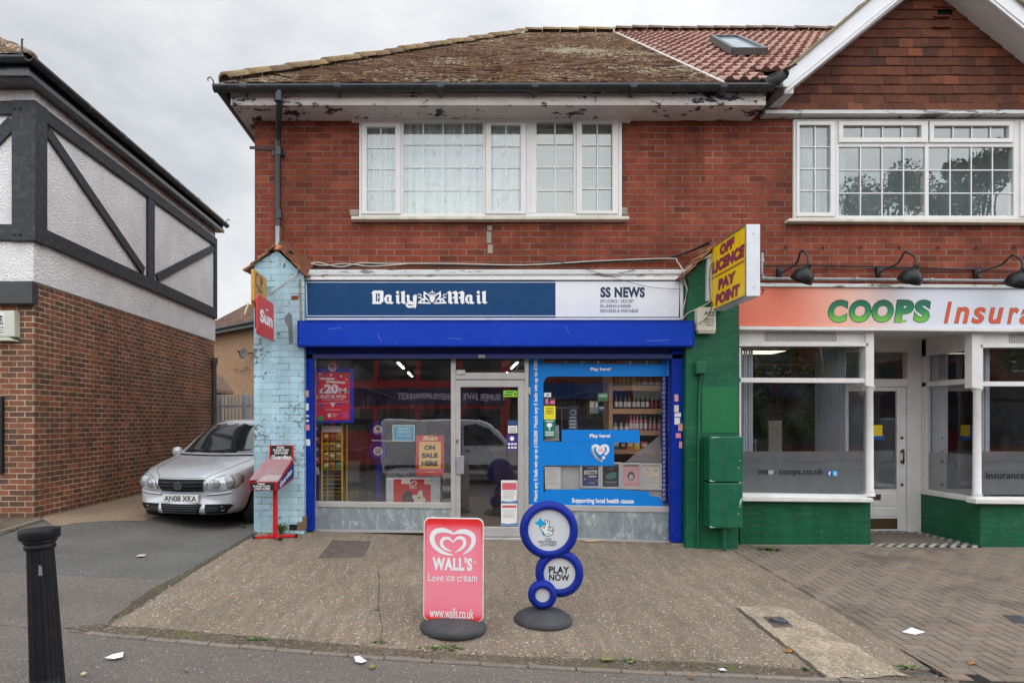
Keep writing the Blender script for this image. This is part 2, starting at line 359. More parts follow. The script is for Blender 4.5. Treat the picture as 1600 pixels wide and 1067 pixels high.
def glass(name, ior=1.5, tint=(1, 1, 1, 1), dirt=.03):
    m, nt, b, o = mk(name); nt.nodes.remove(b); co = objco(nt)
    t = nd(nt, 'BsdfTransparent', {0: tint}); gl = nd(nt, 'BsdfGlossy', {0: g(1), 1: 0.0})
    wv = nd(nt, 'Bump', {'Height': noise(nt, co, 1.7, 2), 'Strength': .05, 'Distance': .02}); nt.links.new(wv.outputs[0], gl.inputs['Normal'])
    ge = nd(nt, 'NewGeometry'); cs = mth(nt, 'ABSOLUTE', nd(nt, 'VectorMath', {0: ge.outputs['Incoming'], 1: ge.outputs['Normal']}, operation='DOT_PRODUCT').outputs['Value'])
    r0 = ((ior-1)/(ior+1))**2; f = mth(nt, 'MULTIPLY_ADD', mth(nt, 'POWER', mth(nt, 'SUBTRACT', 1, cs), 5), 1-r0, r0)     # Schlick: the same from either side of the pane
    mxs = nd(nt, 'MixShader', {0: f, 1: t.outputs[0], 2: gl.outputs[0]})
    df = nd(nt, 'BsdfDiffuse', {0: g(.6)}); dn = ramp(nt, noise(nt, co, 2.5, 7, .7), [(.4, g(0)), (.8, g(dirt*2))])
    m2 = nd(nt, 'MixShader', {0: dn, 1: mxs.outputs[0], 2: df.outputs[0]})
    nt.links.new(m2.outputs[0], o.inputs[0]); return m
def film(name, col, alpha, sc=8):
    m, nt, b, o = mk(name); nt.nodes.remove(b); co = objco(nt)
    t = nd(nt, 'BsdfTransparent'); d = nd(nt, 'BsdfDiffuse', {0: mixc(nt, 1, col, ramp(nt, noise(nt, co, sc, 5), [(.3, g(.85)), (.7, g(1.1))]), 'MULTIPLY')}); tl = nd(nt, 'BsdfTranslucent', {0: col})
    a = nd(nt, 'MixShader', {0: .4, 1: d.outputs[0], 2: tl.outputs[0]}); x = nd(nt, 'MixShader', {0: alpha, 1: t.outputs[0], 2: a.outputs[0]})
    nt.links.new(x.outputs[0], o.inputs[0]); return m
def emis(name, col, st):
    m, nt, b, o = mk(name); b.inputs['Base Color'].default_value = (.8, .8, .8, 1); b.inputs['Emission Color'].default_value = col; b.inputs['Emission Strength'].default_value = st
    return m
# ------------------------------------------------------------------ shared materials
BR_RED = brick('red_brick', [(0, C(116, 57, 42)), (.12, C(136, 64, 46)), (.4, C(150, 72, 51)), (.62, C(142, 67, 48)), (.8, C(160, 82, 58)), (.95, C(130, 62, 47)), (1, C(168, 92, 68))], C(146, 124, 110), stain=.5, ms=.006, bst=.9, soot=(.45, C(92, 50, 42)))
BR_BRN = brick('brown_brick', [(0, C(98, 76, 66)), (.2, C(118, 84, 68)), (.4, C(142, 90, 70)), (.55, C(110, 82, 70)), (.75, C(156, 98, 74)), (.88, C(128, 84, 66)), (1, C(172, 106, 76))], C(206, 186, 156), w=.215, h=.0752, ms=.0065, stain=.3, seed=3)
BR_GRN = brick('green_painted_brick', None, None, painted=C(22, 96, 66), stain=.28, soot=(.96, C(62, 100, 80)), bst=.5)
BR_BLU = brick('pale_blue_painted_brick', None, None, painted=C(172, 205, 217), stain=.2, soot=(.875, C(104, 118, 124)), bst=.5)
UPVC = pm('white_upvc', C(222, 221, 219), .35, var=.05, dirt=.22, dcol=C(140, 132, 122), ds=3)
WHITE = pm('white_gloss_paint', C(226, 224, 222), .35, var=.07, dirt=.25, dcol=C(150, 142, 132), ds=4, bs=30, bst=.05)
WPEEL = peel('flaking_white_paint', C(208, 200, 194), C(34, 40, 66), .565, 6, stretch=(1, 1, 2.4), var=.22)
WPEEL2 = peel('weathered_white_timber', C(205, 208, 206), C(120, 116, 108), .58, 5, stretch=(1, 1, 5), var=.2)
BLACKP = pm('black_plastic', C(38, 41, 45), .3, var=.25, dirt=.4, dcol=C(80, 80, 76), ds=6)
BLACK = pm('black_paint', C(24, 25, 28), .35, var=.3, dirt=.2, dcol=C(70, 70, 70))
TIMB = pm('black_timber', C(42, 43, 48), .6, var=.45, vs=11, bs=40, bst=.5, dirt=.5, dcol=C(96, 94, 94), ds=14)
STEEL = pm('brushed_aluminium', C(190, 188, 186), .38, .35, var=.08, vs=4, dirt=.2, dcol=C(110, 106, 100))
GALV = pm('galvanised_steel', C(150, 153, 155), .5, .5, var=.2, dirt=.3)
ROYAL = pm('royal_blue_paint', C(6, 44, 150), .5, var=.12, spec=.15, dirt=.2, dcol=C(70, 90, 150), ds=9)
NAVY = pm('navy_panel', C(4, 62, 108), .5, var=.08, spec=.25)
LOTB = pm('lottery_blue_plastic', C(16, 40, 140), .5, var=.12, bs=60, bst=.04, spec=.2, dirt=.12, dcol=C(90, 100, 150), ds=9)
LOTV = pm('bright_blue_vinyl', C(0, 126, 214), .5, spec=.3, var=.06, vs=3)
INKW = pm('white_print', C(236, 236, 238), .45, var=.03)
INKK = pm('black_print', C(26, 26, 28), .5, var=.05)
INKN = pm('navy_print', C(22, 40, 78), .45, var=.05)
REDP = pm('red_paint', C(196, 28, 34), .32, var=.1, dirt=.1)
CREAM = pm('cream_plastic', C(208, 204, 186), .45, var=.07, dirt=.3, dcol=C(140, 132, 112))
GREENP = pm('green_gloss_paint', C(18, 92, 66), .36, var=.14, dirt=.12, dcol=C(120, 150, 130), ds=7, bs=25, bst=.06)
RUB = pm('dark_rubber', C(62, 63, 66), .7, var=.18, vs=12, bs=160, bst=.3, dirt=.3, dcol=C(110, 104, 96))
DARK = pm('dark_void', C(30, 28, 27), .9, var=.2)
GLS = glass('shop_glass', 2.15, dirt=.012); GLW = glass('window_glass', 1.95, (.9, .94, .93, 1), .02); FROST = film('frosted_film', C(158, 164, 168), .72)
PAPER = pm('white_paper', C(232, 231, 228), .7, var=.05)
MORTAR = pm('grey_mortar', C(150, 140, 128), .9, var=.25, bs=60, bst=.4)
LEAF = island('leaf_green', [(0, C(48, 66, 30)), (.5, C(70, 94, 42)), (1, C(98, 120, 58))], .6, 30, .1)
TILE_OLD = island('old_plain_tile', [(0, C(104, 82, 72)), (.25, C(132, 104, 88)), (.5, C(146, 122, 104)), (.75, C(124, 104, 94)), (1, C(166, 142, 120))], .9, 60, .5, .3, lichen=(.82, C(196, 190, 172)), grime=(2.2, .56, C(132, 106, 74)))
TILE_RED = island('red_interlocking_tile', [(0, C(156, 122, 113)), (.5, C(170, 136, 126)), (1, C(182, 150, 139))], .8, 60, .2, .14, grime=(3, .6, C(206, 180, 172)))
TILE_HUNG = island('hung_clay_tile', [(0, C(72, 46, 36)), (.3, C(96, 56, 41)), (.6, C(108, 64, 46)), (.85, C(86, 51, 40)), (1, C(126, 74, 52))], .85, 60, .4, .25, grime=(2.6, .56, C(66, 44, 36)))
TILE_MOSS = island('mossy_ridge_tile', [(0, C(126, 106, 80)), (.5, C(140, 120, 92)), (1, C(112, 94, 78))], .95, 40, .6, .3, lichen=(.86, C(150, 138, 96)))
TILE_COP = island('coping_tile', [(0, C(112, 70, 50)), (.5, C(140, 96, 68)), (1, C(160, 118, 88))], .9, 50, .5, .3, grime=(9, .55, C(78, 70, 60)))

# ------------------------------------------------------------------ the ground
TAR_OLD = speck('old_tarmac', C(106, 100, 95), [(0, C(150, 140, 130)), (.4, C(86, 80, 78)), (.7, C(178, 160, 140)), (.9, C(130, 104, 86))], 95, .4, var=.2)
TAR_NEW = speck('grey_tarmac', C(98, 97, 95), [(0, C(136, 132, 128)), (.5, C(78, 78, 78)), (.85, C(168, 158, 146))], 100, .4, var=.28)
CONC = speck('brushed_concrete', C(127, 116, 103), [(0, C(170, 128, 92)), (.3, C(188, 172, 150)), (.55, C(108, 92, 80)), (.8, C(152, 106, 76)), (.93, C(226, 218, 204))], 62, .6, streak=(5, .8, 1), var=.2)
CONC_L = speck('pale_concrete', C(166, 152, 132), [(0, C(204, 190, 168)), (.4, C(112, 96, 78)), (.8, C(150, 120, 96))], 42, .6, var=.35, vs=5, bst=1)
GRAVEL = speck('gravelly_concrete', C(142, 124, 104), [(0, C(176, 158, 134)), (.4, C(112, 92, 74)), (.8, C(170, 130, 96))], 60, .6, var=.2)
VERGE = speck('mossy_rubble', C(100, 90, 78), [(0, C(140, 120, 100)), (.5, C(70, 62, 54)), (.8, C(150, 132, 116))], 40, .5, var=.35, moss=.56, bst=1)
KERBM = speck('kerb_concrete', C(128, 119, 110), [(0, C(160, 150, 138)), (.5, C(96, 88, 80))], 90, .4, var=.25)
ROADM = speck('road_tarmac', C(84, 83, 84), [(0, C(120, 118, 116)), (.5, C(66, 66, 68))], 70, .4, var=.12)
MOSSM = speck('moss_joint', C(84, 78, 66), [(0, C(110, 106, 84)), (.5, C(66, 60, 52))], 50, .5, var=.35, moss=.585, bst=1)
def cutgrid(poly, res):
    bm = bmesh.new(); vs = [bm.verts.new((p[0], p[1], 0)) for p in poly]; bm.faces.new(vs)
    bmesh.ops.triangulate(bm, faces=bm.faces)
    for ax in (0, 1):
        lo = min(p[ax] for p in poly); hi = max(p[ax] for p in poly); k = math.ceil(lo/res)
        while k*res < hi:
            co = [0, 0, 0]; no = [0, 0, 0]; co[ax] = k*res; no[ax] = 1
            bmesh.ops.bisect_plane(bm, geom=bm.verts[:]+bm.edges[:]+bm.faces[:], plane_co=co, plane_no=no, dist=1e-5); k += 1
    return bm
def patch(name, mat, poly, off, res=.25, jag=0, thick=0):
    if jag:
        q = []
        for a, b in zip(poly, poly[1:]+poly[:1]):
            L = math.hypot(b[0]-a[0], b[1]-a[1]); k = max(1, int(L/.06))
            for i in range(k):
                t = i/k; q.append((a[0]+(b[0]-a[0])*t+rnd.uniform(-jag, jag), a[1]+(b[1]-a[1])*t+rnd.uniform(-jag, jag)))
        poly = q
    bm = cutgrid(poly, res)
    if sum(f.normal.z*f.calc_area() for f in bm.faces) < 0: bmesh.ops.reverse_faces(bm, faces=bm.faces)
    for v in bm.verts: v.co.z = gz(v.co.x, v.co.y)+off
    if thick:
        be = [e for e in bm.edges if e.is_boundary]; r = bmesh.ops.extrude_edge_only(bm, edges=be)
        for v in r['geom']:
            if isinstance(v, bmesh.types.BMVert): v.co.z -= thick
    me = bpy.data.meshes.new(name); bm.to_mesh(me); bm.free(); me.materials.append(mat)
    o = bpy.data.objects.new(name, me); COL.objects.link(o); return tag(o, kind='structure')
def G2(x, y): p = gpt(x, y); return (p.x, p.y)
xs = [-400, -150, -60, -30, -18, -12]+[-10+.4*i for i in range(51)]+[12, 18, 30, 60, 150, 400]
ys = [-400, -150, -60, -30, -20, -16, -13, -11, -10.02, -9.98, -8, -6, -4, -2, -.5, .8, 1.17, 1.2]+[1.4+.4*i for i in range(20)]+[9.6, 10.4, 12, 14, 18, 25, 40, 80, 200, 500]
m = MB(); m.grid([[(x, y, gz(x, y)-.012) for x in xs] for y in ys]); gr = m.build('ground', ROADM, local=True); tag(gr, kind='structure')
# footway from the edging stone to the road kerb
KL = [(-200, 960), (0, 976), (180, 994), (375, 1011), (600, 1029), (900, 1046.5), (1180, 1058), (1440, 1069), (1800, 1082)]
kl = [G2(*q) for q in KL]
patch('pavement', TAR_OLD, [(-14, 1.2)]+[(14, 1.2), (14, kl[-1][1])]+kl[::-1][:-1]+[kl[0], (-14, kl[0][1])], 0)
m = MB()
for x in range(-14, 14): m.box(x+.004, x+.996, 1.05, 1.2, gz(x+.5, 1.25)-.25, gz(x+.5, 1.25)+.004)
tag(m.build('kerb', KERBM, bevel=.015), kind='structure')
patch('driveway', TAR_NEW, [G2(-500, 880), G2(0, 893), G2(90, 897), G2(160, 901), G2(290, 905), G2(440, 832), (-2.2, 8.3), (-2.35, 24), (-5.62, 24), (-5.62, 8.9), G2(95, 822), G2(60, 830), G2(-300, 850)], .004, jag=.012)
patch('pavement', TAR_OLD, [G2(-500, 875)]+[G2(0, 890), G2(300, 902), G2(215, 978), G2(172, 980)]+[kl[2], kl[1], kl[0]], .002)
patch('pavement', TAR_OLD, [(-14, 3.6), (-2.4, 3.6), (-2.4, 8.6), (-14, 8.6)], -.004)
patch('path', GRAVEL, [G2(66, 810), (-5.6, 8.7), (-5.6, 12.5), (-4.3, 10.5), G2(225, 814), G2(120, 818), G2(85, 824)], .008, jag=.015)
patch('pavement', VERGE, [(-14, 6.3), G2(-60, 868), G2(0, 838), G2(62, 813), (-5.66, 8.7), (-14, 8.7)], .012)
m = MB()
for i in range(9):
    a = Vector(gpt(-120+i*20.5, 869-i*6.2+.5)); b = Vector(gpt(-120+(i+1)*20.5-.6, 869-(i+1)*6.2+.6)); m.bar(a+FZ*.005, b+FZ*.005, .07, .06, FZ)
tag(m.build('kerb', KERBM, bevel=.008), kind='structure')
# forecourt slab and its ragged verge
PL = [(1146, 862), (1235, 914), (1330, 970), (1400, 1012), (1455, 1043)]
fore = [G2(404, 833), G2(166, 979), G2(300, 987), G2(400, 996), G2(600, 1013), G2(800, 1027), G2(1000, 1033), G2(1150, 1038), G2(1290, 1050), G2(1340, 1053)]
patch('pavement', CONC, fore+[G2(1452, 1046)]+[G2(*q) for q in PL[::-1][1:]]+[(3.55, 8.06), (-2.35, 8.06)], .008, jag=.006, thick=.03)
patch('ground', VERGE, [G2(100, 981), G2(166, 975), G2(300, 983), G2(600, 1008), G2(1000, 1028), G2(1340, 1050), G2(1500, 1060), G2(1500, 1073)]+kl[2:7][::-1], .0055, jag=.012)
patch('ground', MOSSM, [G2(404, 831), G2(398, 832), G2(300, 889), G2(228, 926), G2(178, 966), G2(162, 981), G2(172, 978), G2(250, 928)], .0105, jag=.016)
m = MB()
pts = []
for a, b in zip(KL, KL[1:]):
    for i in range(4): pts.append(gpt(a[0]+(b[0]-a[0])*i/4, a[1]+(b[1]-a[1])*i/4))
for i, (a, b) in enumerate(zip(pts, pts[1:])):
    if b.x < -2.6: continue
    d = (b-a).normalized()*.004; m.bar(a+d+FZ*(-.018+rnd.uniform(-.003, .004)), b-d+FZ*(-.018+rnd.uniform(-.003, .003)), .052, .06, FZ)
tag(m.build('kerb', KERBM, bevel=.006), kind='structure')
patch('pavement', CONC_L, [G2(1150, 950), G2(1190, 948), G2(1226, 950), G2(1300, 990), G2(1418, 1058), G2(1350, 1061), G2(1292, 1060), G2(1215, 1002)], .0125, jag=.02)
patch('ground', MOSSM, [G2(588, 880), G2(592, 905), G2(590, 950), G2(597, 980), G2(594, 1009), G2(596.5, 1009), G2(598.5, 980), G2(591.5, 950), G2(593.2, 905), G2(588.8, 880)], .0085, jag=.004)
patch('ground', MOSSM, [G2(1150, 951), G2(1213, 1004), G2(1290, 1061), G2(1294, 1060), G2(1217, 1001), G2(1154, 951)], .014, jag=.01)
# herringbone block paving, every block its own piece
PAV = island('paving_block', [(0, C(118, 109, 99)), (.3, C(130, 118, 107)), (.6, C(124, 113, 102)), (.92, C(136, 121, 108)), (1, C(134, 112, 100))], .9, 120, .5, .16, grime=(1.4, .52, C(96, 88, 80)))
patch('ground', speck('joint_sand', C(32, 28, 25), [(0, C(90, 80, 70)), (.5, C(50, 44, 38))], 90, .4), [G2(*q) for q in PL]+[G2(1452, 1046), G2(1500, 1070), (12, 4.0), (12, 8.02), (3.5, 8.02)], .003)
pl = [G2(*q) for q in PL]+[G2(1500, 1072)]
def pav_left(y):
    for a, b in zip(pl, pl[1:]):
        if b[1] <= y <= a[1]: return a[0]+(b[0]-a[0])*(y-a[1])/(b[1]-a[1])
    return pl[0][0] if y > pl[0][1] else 99
m = MB()
def block(x0, x1, y0, y1):
    xm = (x0+x1)/2; ym = (y0+y1)/2; L = pav_left(ym)
    if x1 < L+.03 or ym > 8.0 or ym < 4.25 or y0 < 4.2: return
    x0 = max(x0, L); e = .0052; c = .003; h = rnd.uniform(-.001, .001)+.012; tx = rnd.uniform(-.003, .003); ty = rnd.uniform(-.003, .003)
    z = lambda x, y: gz(x, y)+h+(x-xm)*tx+(y-ym)*ty
    a0, a1, b0, b1 = x0+e, x1-e, y0+e, min(y1-e, 7.995)
    if b1-b0 < .02 or a1-a0 < .02: return
    top = [(a0+c, b0+c), (a1-c, b0+c), (a1-c, b1-c), (a0+c, b1-c)]; out = [(a0, b0), (a1, b0), (a1, b1), (a0, b1)]
    i = len(m.v)
    m.v += [Vector((p[0], p[1], z(*p))) for p in top]+[Vector((p[0], p[1], z(*p)-.005)) for p in out]+[Vector((p[0], p[1], z(*p)-.014)) for p in out]
    m.f.append((i, i+1, i+2, i+3))
    for k in range(4):
        j = (k+1) % 4; m.f.append((i+4+k, i+4+j, i+j, i+k)); m.f.append((i+8+k, i+8+j, i+4+j, i+4+k))
bw = .1
# 90 degree herringbone: cell (i,j) belongs to a flat block when (i-j)%4 in (0,1), to an upright one when in (2,3)
m = MB()
for i in range(20, 90):
    for j in range(-2, 46):
        x = 1.0+i*bw; y = 4+j*bw; k = (i-j) % 4
        if k == 0: block(x, x+2*bw, y, y+bw)
        elif k == 3: block(x, x+bw, y-0, y+2*bw)
tag(m.build('pavement', PAV), kind='structure')
patch('pavement', TAR_OLD, [(-60, -14), (60, -14), (60, -10.02), (-60, -10.02)], .004, res=1)
# grit and crumbs caught along the edging and the slab edges
GRIT = island('grit', [(0, C(60, 54, 48)), (.3, C(104, 94, 82)), (.6, C(150, 138, 122)), (.85, C(90, 84, 50)), (1, C(196, 188, 176))], .9, 80, .3)
m = MB(); gl = [(100, 983), (300, 993), (600, 1016), (1000, 1034), (1340, 1054), (1500, 1066)]
for i in range(1500):
    if i < 1050: t = rnd.random()*1400+100; y = interp([(float(a), float(b)) for a, b in gl], t)+rnd.gauss(0, 5); c = gpt(t, y)
    elif i < 1250: t = rnd.random(); c = gpt(404+(166-404)*t+rnd.gauss(0, 5), 833+(979-833)*t)
    else: c = gpt(rnd.uniform(200, 1500), rnd.uniform(840, 1060))
    r = rnd.choice((.003, .004, .005, .008)); a = rnd.uniform(0, 6.28); q = [c+Vector((math.cos(a+2.1*k)*r*rnd.uniform(.6, 1.3), math.sin(a+2.1*k)*r*rnd.uniform(.6, 1.3), .011)) for k in range(3)]; tp = c+Vector((0, 0, .012+r*.9))
    k = len(m.v); m.v += q+[tp]; m.f += [(k, k+1, k+3), (k+1, k+2, k+3), (k+2, k, k+3)]
tag(m.build('grit', GRIT), 'scattered grit and crumbs along the edging stones', 'grit', kind='stuff')
# ------------------------------------------------------------------ the newsagent's building
XL, XP = px(398, 8), 3.09                       # left corner and party line
shop = thing('shop_building', 'red brick corner building with a mossy hipped roof over the newsagent shop', 'building', (0, 8, 0))
m = MB()
WX0, WX1, WZ0, WZ1 = px(560, 8), px(973, 8), pz(342, 8), 5.2
m.box(XL, WX0, 8, 8.25, 2.9, 5.2).box(WX0, WX1, 8, 8.25, 2.9, WZ0).box(WX1, XP, 8, 8.25, 2.9, 5.2)
m.box(XL, XL+.25, 8.25, 16.5, -.3, 5.2).box(XL, XP, 16.5, 16.75, -.3, 5.2)
m.box(XL, px(484, 8), 8.001, 8.25, -.3, 2.9).box(px(1060, 8), XP, 8.05, 8.25, -.3, 2.9).box(XP, XP+.2, 8.26, 16.5, -.3, 5.2)
m.box(px(484, 8), px(1060, 8), 8.06, 8.25, 2.35, 2.9)
wall = m.build('wall', BR_RED, shop)
for x, y in ((1077, 188), (1136, 187)):
  m = MB()
  for i in range(6):
    for j in range(3): m.pbox(x-12+i*4.1, y-6+j*4.2, x-9+i*4.1, y-3.4+j*4.2, 7.985, .02)
  m.pbox(x-12.5, y-6.5, x+12.5, y+6.5, 7.993, .02); m.build('air_brick', pm('air_brick_clay', C(120, 66, 50), .9, dirt=.5, ds=40), shop)
m = MB()
for x0, y0, x1, y1 in ((761, 352, 769, 360), (760, 362, 768, 380), (762, 382, 770, 396), (546, 327, 562, 337), (971, 324, 981, 336)): m = MB(); m.pbox(x0, y0, x1, y1, 7.992, .02); m.build('mortar_scar', MORTAR, shop, bevel=.012)
# roof: old plain tiles over the shop
YE, ZE, YR, ZR = 7.5, 5.39, 12.65, 9.09
def rp(x, s, lift=0.0):       # s = 0 eaves .. 1 ridge
    return Vector((x, YE+(YR-YE)*s, ZE+(ZR-ZE)*s))+Vector((0, -.594, .804))*lift
XH0, XH1 = px(345, 7.5), 1.33
LS = math.hypot(YR-YE, ZR-ZE)
def tiles(m, rows, gauge, tw, xl, xr, rf, th=.014, tilt=.02, jx=.004, jz=.004):
    for r in range(rows):
        s0 = r*gauge/LS; s1 = min(1, (r+1.6)*gauge/LS); x = -10+(tw/2 if r % 2 else 0)
        while x < 14:
            a = max(x, xl(s0)); b = min(x+tw, xr(s0))
            if b-a > .03:
                j = rnd.uniform(-jz, jz); k = rnd.uniform(-jz, jz); q = rnd.uniform(0, .012)/LS
                lo = tilt+th; hi = .004
                m.hexa([rf(a+jx, s0-q, lo-th+j), rf(b-jx, s0-q, lo-th+k), rf(b-jx, s1, hi-th), rf(a+jx, s1, hi-th), rf(a+jx, s0-q, lo+j), rf(b-jx, s0-q, lo+k), rf(b-jx, s1, hi), rf(a+jx, s1, hi)])
            x += tw
XV = 3.09
m = MB(); tiles(m, 64, .1, .168, lambda s: XH0+(XH1-XH0)*s, lambda s: XV, rp, th=.014, tilt=.024, jz=.008)
roof = m.build('roof', TILE_OLD, shop)
m = MB(); m.face([rp(XH0, 0, -.02), rp(XV, 0, -.02), rp(XV, 1, -.02), rp(XH1, 1, -.02)])
rb = Vector((XH0, 17.8, ZE)); m.face([rp(XH0, 0, -.02), rp(XH1, 1, -.02), Vector((XH1, 12.7, ZR-.02)), rb])
m.face([rb, Vector((XH1, 12.7, ZR-.02)), Vector((XV, 12.7, ZR-.02)), Vector((XV, 17.8, ZE))])
m.build('roof_underlay', pm('roof_felt', C(60, 48, 42), .95), shop)
def ridge(m, a, b, n, r=.105, fl=.5):
    a = Vector(a); b = Vector(b); t = (b-a).normalized(); sd = t.cross(FZ).normalized(); up = sd.cross(t)
    for i in range(n):
        p = a+(b-a)*(i/n); q = a+(b-a)*((i+.985)/n); dz = rnd.uniform(-.01, .012)
        rows = []
        for o, rr in ((p, r*1.06), (p, r*1.06), (q, r*.95)):
            rows.append([o+sd*(math.cos(R(180-20*k))*rr)+up*(math.sin(R(20*k))*rr*.8+dz-.02) for k in range(10)])
        m.grid([[v-up*.03 for v in rows[0]]]+rows[1:], True)
m = MB(); ridge(m, rp(XH0+.04, 0.005, .05), rp(XH1, 1, .04), 22); ridge(m, rp(XH1, 1, .05), rp(XV, 1, .05), 5)
m.build('ridge_tiles', TILE_MOSS, shop)
m = MB(); m.tube([rp(XV, -.01, .035), rp(XV, 1, .04)], .015, 6)
m.build('verge_flashing', pm('pale_mortar', C(206, 200, 194), .8, var=.2), shop)
m = MB()
for _ in range(260):      # cushions of moss sitting in the laps
    s = rnd.random()**1.4; x = rnd.uniform(XH0+(XH1-XH0)*s+.1, XV-.05); r = rnd.uniform(.012, .035); c = rp(x, s, .03)
    m.lathe([(.001, -.01), (r, 0), (r*.8, r*.35), (.001, r*.5)], c, Vector((0, -.594, .804)), 7)
m.build('moss', pm('moss', C(122, 98, 58), .95, var=.35, bs=80, bst=.6), shop)['kind'] = 'stuff'
# eaves
m = MB(); m.box(XH0+.08, 3.66, 7.6, 7.63, 5.2, 5.345); m.box(XH0+.08, XH0+.11, 7.63, 17.5, 5.2, 5.345)
m.box(XH0+.11, 3.66, 7.63, 8.0, 5.2, 5.215); m.box(XH0+.11, XL, 8.0, 17.5, 5.2, 5.215)
m.build('eaves_board', WPEEL, shop)
m = MB(); m.pbox(549, 182, 986, 189.5, 7.94, .06); m.build('window_head', WHITE, shop)
def gutter(m, pts, r=.062):
    rows = []; pts = [Vector(p) for p in pts]
    for i, p in enumerate(pts):
        t = (pts[min(i+1, len(pts)-1)]-pts[max(i-1, 0)]).normalized(); sd = t.cross(FZ).normalized()
        rows.append([p+sd*(math.cos(R(18*k))*r)-FZ*(math.sin(R(18*k))*r*1.15) for k in range(11)]+[p+sd*(-math.cos(R(18*k))*(r-.006))-FZ*(math.sin(R(18*k))*(r-.006)) for k in range(11)])
    m.grid(rows, True, True); m.face(rows[0]); m.face(rows[-1][::-1])
m = MB()
XG = XH0-.02; gutter(m, [(XG, 17.6, 5.36), (XG, 7.54, 5.37)]); gutter(m, [(XG-.06, 7.5, 5.37), (0, 7.5, 5.38), (3.70, 7.5, 5.385)])
for x in (-2.5, -1.4, -.2, .9, 2.05, 3.1):
    m.tube([(x-.04, 7.5, 5.352), (x+.04, 7.5, 5.352)], .06, 12); m.box(x-.012, x+.012, 7.5, 7.6, 5.285, 5.315)
m.tube([(XG-.06, 7.52, 5.37), (XG-.07, 7.5, 5.44), (XG-.10, 7.49, 5.475), (XG-.13, 7.49, 5.46), (XG-.125, 7.49, 5.43)], .008, 6)
m.build('gutter', BLACKP, shop)
xd = px(434, 7.92)
m = MB(); m.tube([(px(436.5, 7.5), 7.5, 5.32), (px(436.5, 7.5), 7.5, 5.22), (px(436, 7.56), 7.56, 5.16), (px(435.5, 7.8), 7.8, 5.02), (px(435, 7.9), 7.9, 4.96), (xd, 7.92, 4.9), (xd, 7.92, 3.86)], .037, 12)
for z, y in ((5.24, 7.5), (4.78, 7.92), (4.0, 7.92)): m.tube([(px(435.5, y), y, z-.05), (px(435.5, y), y, z+.05)], .047, 12)
m.box(xd-.075, xd+.075, 7.955, 7.998, 4.75, 4.81)
m.build('downpipe', BLACKP, shop)
m = MB(); m.tube([(xd, 7.92, 3.86), (xd, 7.92, 3.66), (xd+.01, 7.86, 3.58)], .033, 10); m.build('downpipe_shoe', GALV, shop)
m = MB(); m.bar(P(390, 231, 7.985), P(428, 233, 7.985), .035, .006); m.build('wall_strap', pm('rusty_bar', C(78, 64, 56), .8, var=.3), shop)

# upstairs window
def bars(m, x0, y0, x1, y1, nc, nr, Y):
    for i in range(1, nc): x = x0+(x1-x0)*i/nc; m.pbox(x-.85, y0, x+.85, y1, Y, .006)
    for j in range(1, nr): y = y0+(y1-y0)*j/nr; m.pbox(x0, y-.85, x1, y+.85, Y+.001, .004)
def sash(m, o, gl, Y, d):       # opening light: outer and glass rectangles in photo pixels
    (a, b, c, e), (p, q, r, s) = o, gl
    m.pquad([(a, b), (c, b), (r, q), (p, q)], Y, d); m.pquad([(p, s), (r, s), (c, e), (a, e)], Y, d)
    m.pquad([(a, b), (p, q), (p, s), (a, e)], Y, d); m.pquad([(r, q), (c, b), (c, e), (r, s)], Y, d)
win = MB(); fx = win
fx.pbox(561, 186, 565, 338, 7.965, .09); fx.pbox(966, 186, 972, 338, 7.965, .09); fx.pbox(565, 186, 966, 190, 7.966, .09); fx.pbox(565, 333.5, 966, 338.5, 7.966, .09)
for x0, x1 in ((626, 630.5), (754.5, 759), (822, 838.5), (896, 901)): fx.pbox(x0, 190, x1, 333.5, 7.967, .088)
fx.pbox(828.5, 190, 831.5, 333.5, 7.958, .02)
W = fx.build('window', UPVC, shop, bevel=.006)
for o, gl in (((565, 190, 626, 334), (573, 198, 617.5, 330.5)), ((759, 190, 822, 334), (767.5, 195, 813.5, 329.5)), ((901, 189, 966, 334), (909.5, 193, 957, 329))): m = MB(); sash(m, o, gl, 7.945, .06); m.build('casement', UPVC, W, bevel=.004)
GP = [(573, 198, 617.5, 330.5, 2), (630.5, 190, 754.5, 333.5, 4), (767.5, 195, 813.5, 329.5, 2), (838.5, 189, 896, 334, 2), (909.5, 193, 957, 329, 2)]
m = MB(); p = MB()
for x0, y0, x1, y1, nc in GP:
    bars(m, x0, y0, x1, y1, nc, 4, 7.972); p.pbox(x0-2, y0-2, x1+2, y1+2, 7.985, .008)
m.build('glazing_bars', UPVC, W); p.build('pane', GLW, W)
m = MB(); m.pquad([(549, 337.5), (983, 337.5), (984, 343), (548, 343)], 7.89, .14); m.build('sill', pm('cream_sill', C(210, 204, 188), .5, var=.1, dirt=.5, dcol=C(120, 112, 98)), W, bevel=.008)
LACE, nt_, b_, o_ = mk('lace_net'); co_ = objco(nt_)
l1 = nd(nt_, 'TexVoronoi', {'Vector': nd(nt_, 'Mapping', {'Vector': co_, 'Scale': (9, 9, 5)}).outputs[0], 'Scale': 1.0, 'Randomness': .6}, feature='SMOOTH_F1').outputs[0]
l2 = noise(nt_, co_, 34, 4, .7)
lc = mixc(nt_, 1, C(238, 241, 245), ramp(nt_, mth(nt_, 'ADD', mth(nt_, 'MULTIPLY', l1, .6), mth(nt_, 'MULTIPLY', l2, .6)), [(.38, g(.62)), (.5, g(.98)), (.62, g(.8)), (.75, g(1))]), 'MULTIPLY')
nt_.links.new(lc, b_.inputs['Base Color']); b_.inputs['Roughness'].default_value = .9
